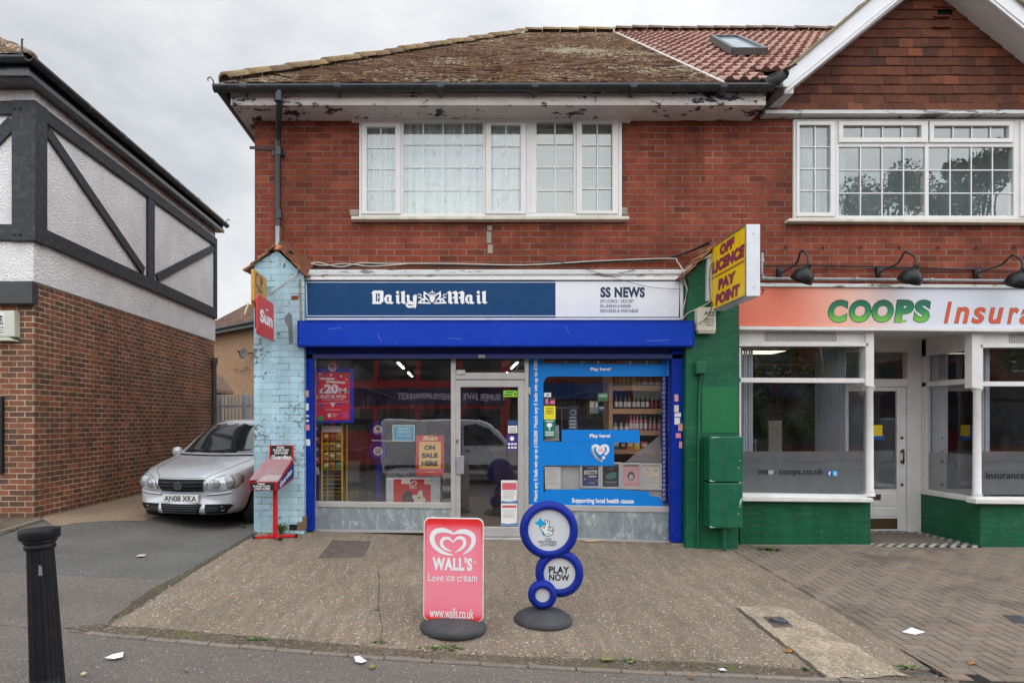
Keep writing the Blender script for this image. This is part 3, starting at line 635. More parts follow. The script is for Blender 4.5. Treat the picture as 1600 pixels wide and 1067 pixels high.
def drape(m, x0, x1, y0, y1, Y, amp, wl, seed):
    rr = random.Random(seed); n = int((x1-x0)*1.2); ph = [rr.uniform(0, 6) for _ in range(4)]
    rows = []
    for j in range(9):
        r = []
        for i in range(n+1):
            x = x0+(x1-x0)*i/n; q = x/wl*6.28
            r.append(P(x, y0+(y1-y0)*j/8, Y)+FY*(amp*(math.sin(q+ph[0])+.6*math.sin(q*1.7+ph[1]+.2*j)+.4*math.sin(q*3.1+ph[2]))))
        rows.append(r)
    m.grid(rows[::-1], True)
m = MB(); drape(m, 563, 829, 188, 336, 8.1, .022, 17, 3); m.build('net_curtain', LACE, W)
m = MB()
y = 189
while y < 336: m.pquad([(836, y), (968, y), (968, y+3.9), (836, y+3.9)], 8.09, .004); y += 4.3
m.build('slatted_blind', pm('grey_blind', C(150, 152, 150), .7, var=.06), W)
m = MB(); m.pbox(556, 184, 976, 345, 8.24, .02); m.build('room_back', pm('dim_room', C(120, 116, 110), .9), W)

# painted piers
pierL = MB(); x0, x1 = px(396.5, 7.7), px(475, 7.7); zt = pz(433, 7.7); za = pz(391, 7.7); xm = px(433, 7.7)
def pier(x0, x1, xm, zl, zr, za, z0, Y0=7.7, Y1=8.0):
    m = MB(); m.prism([(x0, z0), (x1, z0), (x1, zr), (xm, za), (x0, zl)], (Vector((0, 0, 0)), FX, FZ, -FY), -Y1, -Y0); return m
pl_ = pier(x0, x1, xm, pz(413, 7.7), pz(430, 7.7), za, -.2); pierA = pl_.build('painted_pier', BR_BLU, shop, bevel=.006)
m = MB(); m.pbox(455, 462, 465.5, 468, 7.697, .02); m.build('exposed_brick', BR_RED, pierA)
m = MB()
for q in ([(445, 494), (452, 488), (456, 492), (457, 506), (458, 536), (452, 537), (450, 510), (445, 502)], [(433, 520), (438, 518), (437, 523), (433, 524)], [(443, 412), (446, 411), (446, 417), (441, 418)]): m.pflat(q, 7.695, 0)
m.build('mortar_patch', pm('grey_cement', C(112, 122, 124), .9, var=.2), pierA)
def coping(m, xm, za, xl, zl, xr, zr, n, Y0, Y1, rise):
    """two little pitches of tile laid on the pier head, running back to the wall"""
    for (x, z, sgn) in ((xl, zl, -1), (xr, zr, 1)):
        a = Vector((xm, Y0, za)); b = Vector((x, Y0, z)); t = (b-a)/n; nn = Vector((-t.z*sgn, 0, t.x*sgn)).normalized()
        if nn.z < 0: nn = -nn
        back = Vector((0, Y1-Y0, rise))
        for i in range(n):
            for k in range(2):
                p = a+t*(i-.05)+back*(k*.5)+Vector((0, rnd.uniform(-.015, .012) if k == 0 else 0, 0)); q = a+t*(i+1.22)+back*(k*.5)
                lo = nn*.004; hi = nn*(.028+.01*rnd.random()); e = back*.55
                m.hexa([p+lo, q+hi*.6, q+hi*.6+e, p+lo+e, p+lo+nn*.02, q+hi*.6+nn*.022, q+hi*.6+nn*.022+e, p+lo+nn*.02+e])
m = MB(); coping(m, xm, za+.03, px(385, 7.66), pz(424, 7.66), px(476, 7.66), pz(432, 7.66), 4, 7.64, 7.985, .03)
m.hexa([P(436, 386, 7.7), P(478, 430, 7.7), P(492, 414, 7.98), P(440, 378, 7.98), P(436, 383, 7.7), P(478, 427, 7.7), P(492, 411, 7.98), P(440, 375, 7.98)])
m.build('tile_coping', TILE_COP, pierA)
m = MB(); m.lathe([(.05, -.03), (.045, .02), (.001, .04)], P(434, 387, 7.68), FZ, 8); m.lathe([(.03, -.03), (.03, .03), (.001, .04)], P(428, 388, 7.72), FZ, 7); m.build('broken_finial', pm('raw_terracotta', C(186, 120, 92), .9, var=.3), pierA)
m = MB(); m.pbox(464, 815, 474, 828.5, 7.685, .02); m.pbox(472, 806, 477, 828, 7.69, .1); m.build('crumbled_foot', pm('crumbling_brick', C(120, 98, 80), .95, var=.4, vs=14, bs=40, bst=.8), pierA, bevel=.01)
m = MB(); m.pbox(452, 819, 464, 828, 7.694, .02); m.build('foot_hole', DARK, pierA)
m = MB(); m.pquad([(467, 436), (470, 436), (472, 500), (469, 500)], 7.69, .3); m.build('side_board', pm('rotten_board', C(140, 126, 108), .9, var=.35, vs=12), pierA)
x0, x1 = px(1072, 7.7), px(1154, 7.7); xm2 = px(1116, 7.7)
pierB = pier(x0, x1, xm2, pz(432, 7.7), pz(432, 7.7), pz(390, 7.7), -.35).build('painted_pier', BR_GRN, shop, bevel=.006); pierB['label'] = 'dark green painted pier'
pierA['label'] = 'pale blue flaking pier with gabled top'
m = MB(); coping(m, xm2, pz(386, 7.7), px(1066, 7.66), pz(437, 7.66), px(1164, 7.66), pz(437, 7.66), 5, 7.6, 7.985, .03); m.build('tile_coping', TILE_COP, pierB)
m = MB(); m.prect(1097, 604, 1153, 676, 7.695, 0); m.build('repainted_patch', pm('fresh_green_paint', C(18, 106, 60), .4, var=.1, vs=10, dirt=.12, dcol=C(90, 160, 120), ds=7), pierB)
m = MB(); m.prism([(px(1059, 8), -.3), (px(1073, 7.7), -.3), (px(1073, 7.7), 2.4), (px(1059, 8), 2.4)], front(7.86), -.14, 0); m.build('pier_return', GREENP, pierB)

# cornice, shop front
m = MB(); m.pquad([(468, 421), (1071, 421), (1071, 437), (468, 437)], 7.8, .26); m.pquad([(466, 424), (1072, 423), (1072, 428), (466, 430)], 7.78, .05)
m.build('shop_cornice', WPEEL2, shop, bevel=.006)
m = MB(); YF = 7.93
def vbar(x0, x1, y0, y1, Y=YF, d=.07): m.pquad([(x0, y0), (x1, y0), (x1, y1), (x0, y1)], Y, d)
vbar(704.5, 712, 556, 832); vbar(820, 826, 556, 834); vbar(489, 492, 556, 786)
m.pquad([(489, 556), (1050, 556), (1050, 560), (489, 560)], YF+.001, .068)
m.pquad([(489, 783.5), (704.5, 786), (704.5, 794.5), (489, 791.5)], YF-.012, .08); m.pquad([(826, 788.5), (1050, 791.5), (1050, 800.5), (826, 797)], YF-.012, .08)
m.pquad([(712, 582), (820, 582), (820, 592.5), (712, 592.5)], YF-.006, .074)
sf = m.build('shop_window_frame', STEEL, shop, bevel=.004)
m = MB(); m.pbox(713, 578, 727, 584.5, YF-.03, .03); m.pbox(826, 605, 829, 616, YF-.02, .03); m.build('door_closer', pm('grey_closer', C(190, 188, 184), .5), sf, bevel=.004)
def panes(name, rects, Y=7.97, parent=None, mat=None):
    for r in rects: q = MB(); q.pquad(r, Y, .006); q.build(name, mat or GLS, parent)
panes('pane', [[(491, 559), (705.5, 559), (705.5, 787), (491, 785)], [(825, 559), (1051, 559), (1051, 794), (825, 791)], [(711.5, 559), (821, 559), (821, 583), (711.5, 583)]], parent=sf)
MARB, nt_, b_, o_ = mk('marble_effect_panel'); co_ = objco(nt_)
v_ = noise(nt_, nd(nt_, 'Mapping', {'Vector': co_, 'Rotation': (0, R(30), 0), 'Scale': (3, 3, 1.1)}).outputs[0], 3.2, 9, .72, 1.2)
nt_.links.new(ramp(nt_, v_, [(.3, C(112, 122, 126)), (.48, C(134, 144, 147)), (.56, C(150, 158, 160)), (.6, C(188, 194, 194)), (.64, C(140, 149, 152))]), b_.inputs['Base Color']); b_.inputs['Roughness'].default_value = .4
m = MB(); m.pquad([(489, 791), (704.5, 794), (704.5, 829), (489, 827)], YF, .05); sr = m.build('stall_riser', MARB, shop); m = MB(); m.pquad([(826, 796.5), (1050, 800), (1050, 845), (826, 838)], YF, .05); m.build('stall_riser', MARB, shop)
m = MB()
for x, y in ((497, 818), (633, 817), (690, 806), (1040, 832)): m.lathe([(.006, 0), (.005, .004), (.001, .005)], P(x, y, YF-.001), -FY, 10)
m.pquad([(486, 827), (705, 829), (705, 832.5), (486, 831)], YF-.02, .06); m.pquad([(826, 838), (1050, 845), (1050, 848.5), (826, 841.5)], YF-.02, .06); m.build('riser_trim', STEEL, sr)
# the door
m = MB(); sash(m, (712, 593.5, 820, 838), (719.5, 604.5, 809.5, 823), 7.94, .045); door = m.build('shop_door', STEEL, shop, bevel=.004)
panes('pane', [[(718.5, 603.5), (811, 603.5), (811, 824), (718.5, 824)]], 7.965, door)
m = MB(); m.prism(rrect(px(713.5, 7.94), px(725, 7.94), pz(740, 7.94), pz(712, 7.94), .008), front(7.915), 0, .012); m.pbox(716, 715, 723, 737, 7.905, .03)
m.build('pull_handle', pm('satin_handle', C(186, 186, 192), .25, .6), door, bevel=.003)
m = MB(); m.prism(circ(px(714.5, 7.94), pz(689.5, 7.94), .012, 12, .026), front(7.938), 0, .006); m.build('lock', pm('dull_brass', C(118, 112, 104), .4, .7), door)
m = MB(); m.box(px(706, 7.9), px(826, 7.9), 7.86, 8.1, gz(.4, 8)-.2, gz(.4, 8)+.018); m.build('threshold', STEEL, shop, bevel=.005)

# inside the shop
ZF = .06
m = MB(); m.box(-1.95, 2.85, 8.06, 16.4, ZF-.1, ZF); m.build('shop_floor', speck('worn_lino', C(118, 92, 74), [(0, C(150, 120, 96)), (.5, C(92, 70, 56))], 60, .3), shop)
m = MB(); m.box(-1.95, 2.85, 8.26, 16.4, 2.52, 2.56); m.build('shop_ceiling', pm('ceiling_board', C(104, 102, 100), .8), shop)
m = MB(); m.box(-1.95, -1.9, 8.26, 16.4, ZF, 2.52).box(2.82, 2.87, 8.26, 16.4, ZF, 2.52).box(-1.9, 2.82, 16.3, 16.4, ZF, 2.52); m.build('shop_inner_wall', pm('inner_wall', C(62, 54, 52), .8), shop)
TUBE = emis('fluorescent_tube', (1, .97, .92, 1), 12)
for sx in (-1.05, 1.05):
    for y in (9.0, 11.2, 13.5):
        m = MB(); m.box(sx-.04, sx+.04, y, y+1.3, 2.485, 2.519); o = m.build('strip_light', WHITE, None, bevel=.006)
        tag(o, ('white fluorescent ceiling strip on the left side of the dim shop' if sx < 0 else 'white fluorescent ceiling strip on the right side, seen through the fanlight'), 'ceiling light', 'fluorescent strips on the shop ceiling')
        m = MB(); m.tube([(sx, y+.03, 2.474), (sx, y+1.27, 2.474)], .011, 8); m.build('lamp_tube', TUBE, o)
# ------------------------------------------------------------------ fascia sign
sign = thing('fascia_sign', 'long fascia sign with a newspaper title on dark blue and the shop name on white', 'sign', (0, 7.8, 2.7))
YS = 7.78
m = MB(); sash(m, (470, 433, 1068, 500), (475.5, 437.5, 1063.5, 497), YS-.02, .1); m.build('frame', WHITE, sign, bevel=.006)
m = MB(); m.pquad([(474, 437), (868, 437), (868, 498), (474, 498)], YS, .05); nv = m.build('blue_panel', NAVY, sign)
m = MB(); m.pquad([(868, 437), (1065, 437), (1065, 498), (868, 498)], YS, .05); m.build('white_panel', pm('white_sign_face', C(222, 224, 230), .3, var=.03, coat=.2), sign)
m = MB()
for q in ([(478, 440.5), (868, 440.5), (868, 441.5), (478, 441.5)], [(478, 440.5), (479.2, 440.5), (480.5, 494), (479.3, 494)], [(479, 493.2), (868, 493.2), (868, 494.2), (479, 494.2)]): m.pflat(q, YS)
Q = lambda p: [(570+a/7.619, 440+b/7.619) for a, b in p]
D = [[(75, 140), (105, 108), (205, 106), (224, 122), (222, 146), (130, 140), (100, 146)], [(90, 138), (132, 138), (132, 246), (94, 240)], [(178, 128), (222, 120), (222, 238), (186, 266), (178, 255)], [(84, 266), (96, 238), (186, 238), (222, 236), (186, 268)], [(148, 140), (156, 140), (156, 242), (148, 242)], [(158, 180), (172, 172), (172, 192), (158, 200)]]
def la(dx): return [[(x+dx, y) for x, y in q] for q in ([(232, 195), (250, 172), (285, 154), (285, 172), (266, 190), (266, 236), (292, 250), (278, 269), (248, 254), (232, 226)], [(240, 170), (262, 158), (290, 154), (318, 166), (318, 240), (346, 246), (326, 269), (298, 266), (284, 250), (284, 176), (262, 180)])]
def li(dx): return [[(x+dx, y) for x, y in q] for q in ([(362, 172), (404, 153), (409, 158), (409, 240), (432, 248), (404, 269), (375, 255), (375, 180)], circ(390, 129, 19, 14))]
def ll(dx): return [[(x+dx, y) for x, y in q] for q in ([(424, 128), (470, 110), (477, 116), (477, 240), (500, 249), (468, 269), (436, 252), (436, 140)],)]
Yy = [[(488, 172), (516, 153), (532, 166), (532, 226), (580, 244), (560, 266), (520, 250), (502, 240), (502, 186)], [(572, 170), (608, 153), (620, 166), (614, 286), (590, 300), (578, 262)]]
Mm = [[(975, 134), (1008, 110), (1032, 130), (1036, 244), (1060, 250), (1026, 270), (994, 252), (994, 146)], [(1032, 132), (1082, 110), (1106, 130), (1106, 240), (1122, 262), (1068, 264), (1064, 150)], [(1106, 134), (1160, 110), (1186, 130), (1180, 240), (1196, 248), (1160, 270), (1140, 252), (1140, 150)], [(1046, 186), (1066, 176), (1066, 200), (1046, 208)], [(1120, 186), (1140, 176), (1140, 200), (1120, 208)]]
for q in D+la(0)+li(0)+ll(0)+Yy+Mm+la(962)+li(961)+ll(963): m.pflat(Q(q), YS)
m.pstroke(Q([(600, 270), (560, 262), (515, 262), (498, 280), (525, 300), (575, 296), (602, 300), (586, 322)]), [3, 3.4, 3, 3, 3.6, 3.6, 3, .6], YS)
# heraldic group between the two words
for sgn in (-1, 1):
    X = lambda q: Q([(803+sgn*a, b) for a, b in q])
    m.pstroke(X([(28, 180), (60, 150), (82, 140), (96, 170), (80, 205), (120, 215), (150, 240)]), [1.6, 2, 2.4, 3, 3.4, 3, 1.6], YS)
    m.pstroke(X([(96, 150), (92, 128), (104, 118)]), [2.4, 2.2, .6], YS); m.pstroke(X([(70, 200), (52, 220), (40, 246)]), [2.4, 1.6, 1], YS); m.pstroke(X([(120, 210), (140, 180), (128, 160), (160, 150), (172, 165)]), [1, 1.1, 1, 1.2, .6], YS)
    m.pstroke(X([(130, 200), (165, 190), (150, 178)]), [1.2, 1, .6], YS); m.pstroke(X([(100, 220), (96, 250), (120, 255)]), [2, 1.6, 1], YS); m.pflat(X([(20, 250), (165, 240), (172, 262), (20, 266)][::sgn]), YS)
m.pflat(Q([(772, 170), (834, 170), (834, 215), (822, 240), (803, 255), (784, 240), (772, 215)]), YS); m.pstroke(Q([(776, 160), (770, 140), (790, 130), (803, 140), (816, 130), (836, 140), (830, 160)]), .9, YS); m.pflat(Q([(774, 156), (832, 156), (832, 166), (774, 166)]), YS); m.pstroke(Q([(803, 140), (803, 106)]), .9, YS, k=1); m.pstroke(Q([(795, 116), (811, 116)]), .9, YS, k=1)
m.build('newspaper_title', INKW, sign)
m = MB(); m.ptext('SS NEWS', 938, 448.5, 1007.5, 465, YS, bold=.05, sp=1.08)
for t, x1, y0 in (('OFF LICENCE - GROCERY', 990.5, 468), ('SRI LANKAN & INDIAN', 985.5, 475.5), ('GROCERIES & VEGETABLES', 997, 483)): m.ptext(t, 937.5, y0, x1, y0+5.2, YS, bold=.012, sp=1.15)
for q in ([(868, 438), (1064, 438), (1064, 439.6), (868, 439.6)], [(1062, 438), (1064, 438), (1062.5, 497), (1060.5, 497)], [(868, 495.2), (1062, 495.2), (1062, 496.8), (868, 496.8)]): m.pflat(q, YS)
m.build('shop_lettering', INKN, sign)

# roller shutter
sh = thing('roller_shutter', 'royal blue roller shutter housing and side guides above the shop window', 'roller shutter', (0, 7.6, 2.4))
m = MB(); m.box(px(465, 7.62), px(1084, 7.62), 7.62, 7.92, pz(541, 7.62), pz(501, 7.62)); hs = m.build('housing', pm('satin_blue_steel', C(6, 58, 176), .48, .0, var=.08, vs=2, spec=.18, dirt=.12, dcol=C(60, 90, 160), ds=3), sh, bevel=.008)
m = MB()
for x in (px(465, 7.62)-.003, px(1084, 7.62)-.009): m.box(x, x+.012, 7.612, 7.925, pz(541.5, 7.62), pz(500.5, 7.62))
m.build('end_plate', ROYAL, hs, bevel=.003)
m = MB(); m.box(px(466, 7.62), px(1083, 7.62), 7.6165, 7.6205, pz(541, 7.62), pz(538, 7.62)).box(px(466, 7.62), px(1083, 7.62), 7.6165, 7.6205, pz(503.4, 7.62), pz(501, 7.62)); m.build('folded_lip', ROYAL, hs, bevel=.0015)
m = MB()
for x in (470, 620, 775, 930, 1079):
    for y in (505, 536): m.lathe([(.006, 0), (.005, .003), (.001, .004)], P(x, y, 7.619), -FY, 8)
m.build('rivets', GALV, hs)
m = MB()
for q in ([(512, 514), (533, 512.6)], [(700, 528), (722, 530)], [(884, 509), (889, 520)], [(1010, 533), (1046, 531)], [(590, 522), (596, 534)]): m.pstroke(q, .5, 7.62, .0006, 1)
m.build('scratches', pm('scratched_metal', C(120, 140, 190), .5), hs)
m = MB()
for i in range(5): m.tube([(px(476, 7.82), 7.84-.004*(i % 2), 2.345-.018*i), (px(1064, 7.82), 7.84-.004*(i % 2), 2.345-.018*i)], .011, 8)
m.box(px(474, 7.84), px(1066, 7.84), 7.8, 7.86, 2.215, 2.265); m.build('slat_curtain', pm('dark_blue_slat', C(18, 36, 108), .4, var=.1), sh)
m = MB(); m.pquad([(476, 541), (489, 541), (489, 829.5), (477.5, 829.5)], 7.80, .13); m.build('guide_rail', ROYAL, sh, bevel=.004)
m = MB(); m.pquad([(1050, 543), (1067, 543), (1066, 848), (1050, 847)], 7.80, .13); m.build('guide_rail', ROYAL, sh, bevel=.004)
m = MB(); m.box(px(747, 7.79), px(758, 7.79), 7.785, 7.8, 2.218, 2.26); m.build('hasp', GALV, sh, bevel=.003)
m = MB(); m.pquad([(474, 501), (477, 501), (477, 541), (474, 541)], 7.70, .2); m.box(px(1050, 7.8), px(1067, 7.8), 7.78, 7.93, gz(2.7, 7.85)-.05, gz(2.7, 7.85)+.035); m.build('foot_block', MORTAR, sh)
STK = [('pinkish', C(214, 160, 150)), ('white', C(226, 226, 224)), ('white', C(222, 224, 228)), ('cream', C(214, 206, 190)), ('pink', C(226, 140, 160))]
for i, (x0, y0, x1, y1, k) in enumerate([(474.5, 610, 481, 620, 0), (476, 630, 481, 641, 1), (476, 648, 481, 651.5, 1), (477, 655.5, 481, 659, 1), (476, 663, 482, 672, 4), (477, 686, 483, 696, 1)]):
    m = MB(); m.pquad([(x0+1.4, y0), (x1+1.4, y0), (x1+1.4, y1), (x0+1.4, y1)], 7.798, .0015); mm = m.build('sticker', pm('sticker_'+STK[k][0], STK[k][1], .6, var=.2, vs=60))
    tag(mm, ['%s paper sticker on the left blue shutter guide, %s' % (STK[k][0], q) for q in ('topmost of six', 'second from the top', 'thin one third from the top', 'thin one fourth from the top', 'just below two thin stickers', 'torn and lowest of six')][i], 'sticker', 'stickers on the left shutter guide')
for i, (x0, y0, x1, y1, k) in enumerate([(1054, 616, 1060, 627, 0), (1053.5, 633, 1060.5, 644, 3), (1054, 645.5, 1064, 651, 1), (1054, 652, 1062.5, 663, 1), (1060, 662, 1066.5, 673, 0), (1056, 676.5, 1064, 684, 4), (1061, 690, 1066, 700, 4)]):
    m = MB(); m.pquad([(x0, y0), (x1, y0+rnd.uniform(-.6, .6)), (x1, y1), (x0, y1)], 7.798, .0015); mm = m.build('sticker', pm('sticker_'+STK[k][0], STK[k][1], .6, var=.2, vs=60))
    tag(mm, ['orange tinted sticker, topmost on the right blue shutter guide', 'cream sticker second down on the right shutter guide', 'short white sticker third down on the right shutter guide', 'larger torn white sticker fourth down on the right shutter guide', 'tinted sticker at the outer edge, fifth down on the right shutter guide', 'pink square sticker sixth down on the right shutter guide', 'pink sticker lowest on the right blue shutter guide'][i], 'sticker', 'stickers on the right shutter guide')

# projecting signs: faces lie in the y-z plane
def side_fr(X, sgn): return (Vector((X, 0, 0)), FY*sgn, FZ, FX*sgn)   # as read from the side it faces
ol = thing('projecting_sign', 'yellow lightbox sign with purple OFF LICENCE and PAY POINT lettering on the green pier', 'sign', (3.1, 7.2, 2.76))
xa, xb, ya, yb, z0, z1 = 3.035, 3.185, 6.735, 7.66, 2.765, 3.522
m = MB(); m.box(xa+.004, xb, ya, yb, z0, z1); m.build('case', pm('white_enamel', C(222, 224, 230), .35, var=.05, dirt=.2, dcol=C(140, 140, 138)), ol, bevel=.006)
fr = side_fr(xa+.003, -1)
m = MB(); m.flat([(-yb+.012, z0+.012), (-ya-.012, z0+.012), (-ya-.012, z1-.012), (-yb+.012, z1-.012)], fr, .001); m.build('yellow_face', pm('yellow_acrylic', C(238, 198, 12), .35, var=.05, dirt=.15, dcol=C(170, 130, 20)), ol)
sash_ = MB()
for q in ((ya, yb, z1-.014, z1), (ya, yb, z0, z0+.014), (ya, ya+.012, z0+.014, z1-.014), (yb-.012, yb, z0+.014, z1-.014)): sash_.box(xa-.006, xa+.004, *q)
sash_.build('trim', pm('grey_trim', C(120, 116, 104), .5, .3), ol)
# reads from the left: u runs towards the wall, so letters start at the far end
frt = (Vector((xa, 0, 0)), -FY, FZ, -FX)
m = MB(); H = z1-z0
def olt(t, a0, a1, h0, h1): m.text(t, frt, -(yb-(yb-ya)*a0), z0+H*h0, -(yb-(yb-ya)*a1), z0+H*h1, .003, bold=.07, shear=.12, sp=1.08)
olt('OFF', .28, .70, .785, .945); olt('LICENCE', .035, .965, .565, .745); olt('PAY', .22, .74, .275, .435); olt('POINT', .14, .84, .055, .225)
m.flat([(-yb+.03, z0+H*.497), (-ya-.03, z0+H*.497), (-ya-.03, z0+H*.515), (-yb+.03, z0+H*.515)], frt, .003); m.build('lettering', pm('purple_print', C(136, 40, 74), .5, var=.06), ol)
m = MB(); m.pquad([(1105, 400), (1112, 395), (1112, 470), (1105, 470)], 7.64, .06); m.bar((xa+.07, yb, 3.4), (xa+.07, 7.72, 3.4), .04, .04); m.bar((xa+.07, yb, 2.9), (xa+.07, 7.72, 2.9), .04, .04)
for y in (416, 434, 452, 466): m.lathe([(.012, 0), (.008, .008), (.001, .01)], P(1108, y, 7.64), -FY, 8)
m.build('bracket', pm('bracket_white', C(206, 208, 210), .5, dirt=.4), ol)
m = MB()
for z in (3.42, 2.86): m.lathe([(.008, 0), (.006, .004), (.001, .005)], (3.115, ya, z), -FY, 8)
m.build('screw', GALV, ol)
# pay-point hexagon and red newspaper plate on the blue pier
pp = thing('projecting_sign', 'weathered yellow five sided projecting sign on the blue pier', 'sign', (-2.3, 7.3, 2.9))
X0 = px(417, 7.62); y1, y0 = 7.62, 7.15
fr = side_fr(X0, 1)
hexa = [(y0, 2.80), (y0+.28, 2.64), (y1, 2.82), (y1, 3.15), (y0, 3.15)]
m = MB(); m.prism(hexa, fr, -.04, 0); m.build('case', pm('faded_yellow', C(198, 152, 70), .5, var=.15, dirt=.5, dcol=C(140, 112, 60)), pp, bevel=.008)
m = MB(); fr2 = side_fr(X0, 1)
m.text('P', fr2, 7.36, 2.98, 7.47, 3.11, .004, bold=.05); m.text('pay', fr2, 7.26, 2.905, 7.46, 2.965, .004, bold=.02); m.text('point', fr2, 7.22, 2.83, 7.5, 2.89, .004, bold=.02)
m.stroke([(7.30, 3.11), (7.20, 3.11), (7.20, 2.985), (7.30, 2.985)], .024, fr2, .004, 1); m.build('lettering', pm('faded_brown_print', C(132, 96, 84), .6), pp)
m = MB(); m.bar((X0-.05, 7.62, 3.05), (X0-.05, 7.75, 3.05), .05, .05); m.box(X0-.12, X0+.0, 7.55, 7.69, 2.55, 2.8); m.build('bracket', BLACKP, pp)
sn = thing('projecting_sign', 'red projecting newspaper plate with white lettering on the blue pier', 'sign', (-2.25, 7.3, 2.4))
X0 = px(428, 7.63); y1 = 7.63; y0 = y1*287/312
m = MB(); fr = side_fr(X0, 1); m.prism(rrect(y0, y1, 2.405, 2.845, .05), fr, -.02, 0); m.build('plate', pm('red_enamel', C(206, 46, 46), .35, var=.06), sn, bevel=.003)
m = MB(); m.text('Sun', fr, y0+.06, 2.55, y1-.06, 2.70, .003, bold=.05, skew=0); m.flat([(7.30, 2.715), (7.38, 2.715), (7.38, 2.735), (7.30, 2.735)], fr, .003); m.build('lettering', INKW, sn)
m = MB(); m.box(X0-.03, X0-.0, y1, 7.72, 2.42, 2.83); m.build('bracket', pm('grey_bracket', C(200, 206, 210), .5), sn)

# alarm box, cabinets, junction box and cables on the green pier
al = thing('alarm_box', 'cream alarm box with black lettering on the green pier', 'alarm box', (3.0, 7.6, 2.5))
ya = 7.58
m = MB(); m.prism(rrect(px(1090.5, ya), px(1119, ya), pz(517, ya), pz(480, ya), .02), front(ya), -.12, 0); m.build('case', CREAM, al, bevel=.008)
m = MB(); m.pquad([(1091, 513.5), (1119, 514), (1118, 521), (1092, 520.5)], ya+.012, .1); m.build('base_lip', CREAM, al, bevel=.01)
m = MB(); m.ptext('AES', 1100, 486.5, 1116, 492, ya, bold=.02, shear=.1, sp=1.1); m.pstroke([(1108, 494), (1117, 493.5)], .8, ya, k=1)
for t, x0, x1, y in (('0800', 1101, 1115, 497), ('0924', 1101, 1115, 501.5), ('066', 1103, 1114, 506)): m.ptext(t, x0, y, x1, y+3.3, ya, bold=.0, sp=1.15)
m.build('lettering', INKK, al)
for i, (ya_, yb_, lab) in enumerate(((682, 753, 'green painted steel meter cabinet, upper of the pair on the pier'), (754.5, 825, 'green painted steel meter cabinet, lower of the pair, chipped at its edge'))):
    yc = 7.47; cab = thing('meter_cabinet', lab, 'cabinet', (px(1136, yc), 7.6, pz(yb_, yc)), group='green cabinets on the pier')
    m = MB(); m.box(px(1109, yc)+.012, px(1161, yc)-.012, 7.495, 7.698, pz(yb_, yc)+.006, pz(ya_, yc)-.004); m.build('body', GREENP, cab, bevel=.006)
    m = MB(); m.box(px(1109, yc), px(1162-i, yc), yc, 7.5, pz(yb_, yc), pz(ya_, yc)); m.build('lid', GREENP, cab, bevel=.012, seg=3)
    m = MB(); m.lathe([(.008, 0), (.006, .006), (.001, .008)], P(1156, (ya_+yb_)/2+2, yc), -FY, 8)
    hg = MB()
    for yy in (ya_+14, yb_-14): hg.tube([P(1109.5, yy-4, yc+.012), P(1109.5, yy+4, yc+.012)], .012, 8)
    hg.build('hinge', pm('painted_hinge', C(14, 76, 56), .5, dirt=.5, dcol=C(110, 70, 46), ds=30), cab); hg = MB(); hg.lathe([(.016, 0), (.014, .006), (.006, .007), (.005, .003), (.001, .003)], P(1154, yb_-22, yc), -FY, 14); hg.build('lock', pm('dull_lock', C(120, 122, 118), .4, .6), cab)
    if i: m.pflat([(1156, 781), (1159, 777), (1160, 779), (1157, 788), (1155, 790)], yc)
    else: m.pflat([(1112, 682.5), (1124, 682.5), (1123, 683.5), (1112, 684)], yc)
    m.pflat([(1109, yb_-1), (1118, yb_-.6), (1109, yb_-4)], yc); m.build('chips', pm('chipped_grey', C(170, 190, 180), .6), cab)
m = MB(); m.tube([P(1132, 824, 7.62), (px(1132, 7.62), 7.62, -.2)], .026, 10); tag(m.build('cable_pipe', GREENP), 'short green pipe running from the lower cabinet into the ground', 'pipe')
jb = thing('junction_box', 'small green painted junction box on the pier', 'box', (px(1096, 7.6), 7.65, 2.0))
m = MB(); m.pquad([(1088, 565), (1103.5, 564), (1103.5, 583.5), (1088, 584)], 7.61, .09); m.build('body', GREENP, jb, bevel=.008); m = MB(); m.pquad([(1090, 567), (1102, 566), (1102, 582), (1090, 582)], 7.602, .01); m.lathe([(.005, 0), (.001, .004)], P(1100, 574, 7.6), -FY, 8); m.build('cover', GREENP, jb, bevel=.003)
m = MB(); m.tube([P(1097, 584, 7.66), P(1094, 600, 7.68), P(1092, 640, 7.68), P(1091, 760, 7.68), (px(1090, 7.68), 7.68, -.15)], .014, 8); m.tube([P(1100, 584, 7.66), P(1098, 594, 7.68), P(1095, 606, 7.685)], .006, 6); tag(m.build('conduit', GREENP), 'thin green conduit dropping down the pier from the junction box', 'pipe')
def cable(pts, r, mat, lab, k=5):
    q = smooth_line([tuple(P(*a)) for a in pts], k); m = MB(); m.tube(q, r, 6); tag(m.build('cable', mat), lab, 'cable', 'cables along the shop front')
CBL = pm('black_cable', C(30, 29, 30), .5); CWH = pm('dirty_white_cable', C(196, 188, 178), .6, var=.2)
cable([(452, 392, 7.72), (470, 405, 7.9), (500, 414, 7.96), (560, 415, 7.96), (640, 413, 7.96), (760, 416, 7.96), (860, 413, 7.96), (960, 409, 7.96), (1040, 404, 7.96), (1085, 390, 7.9), (1110, 379, 7.7)], .013, CBL, 'thick black cable clipped along the brick above the fascia sign')
cable([(470, 412, 7.94), (520, 418, 7.95), (600, 412, 7.955), (700, 415.5, 7.955), (790, 415, 7.955), (900, 409, 7.955), (1000, 408, 7.95), (1060, 399, 7.93), (1112, 376, 7.7)], .009, CBL, 'thinner black cable looping beside the thick one above the sign')
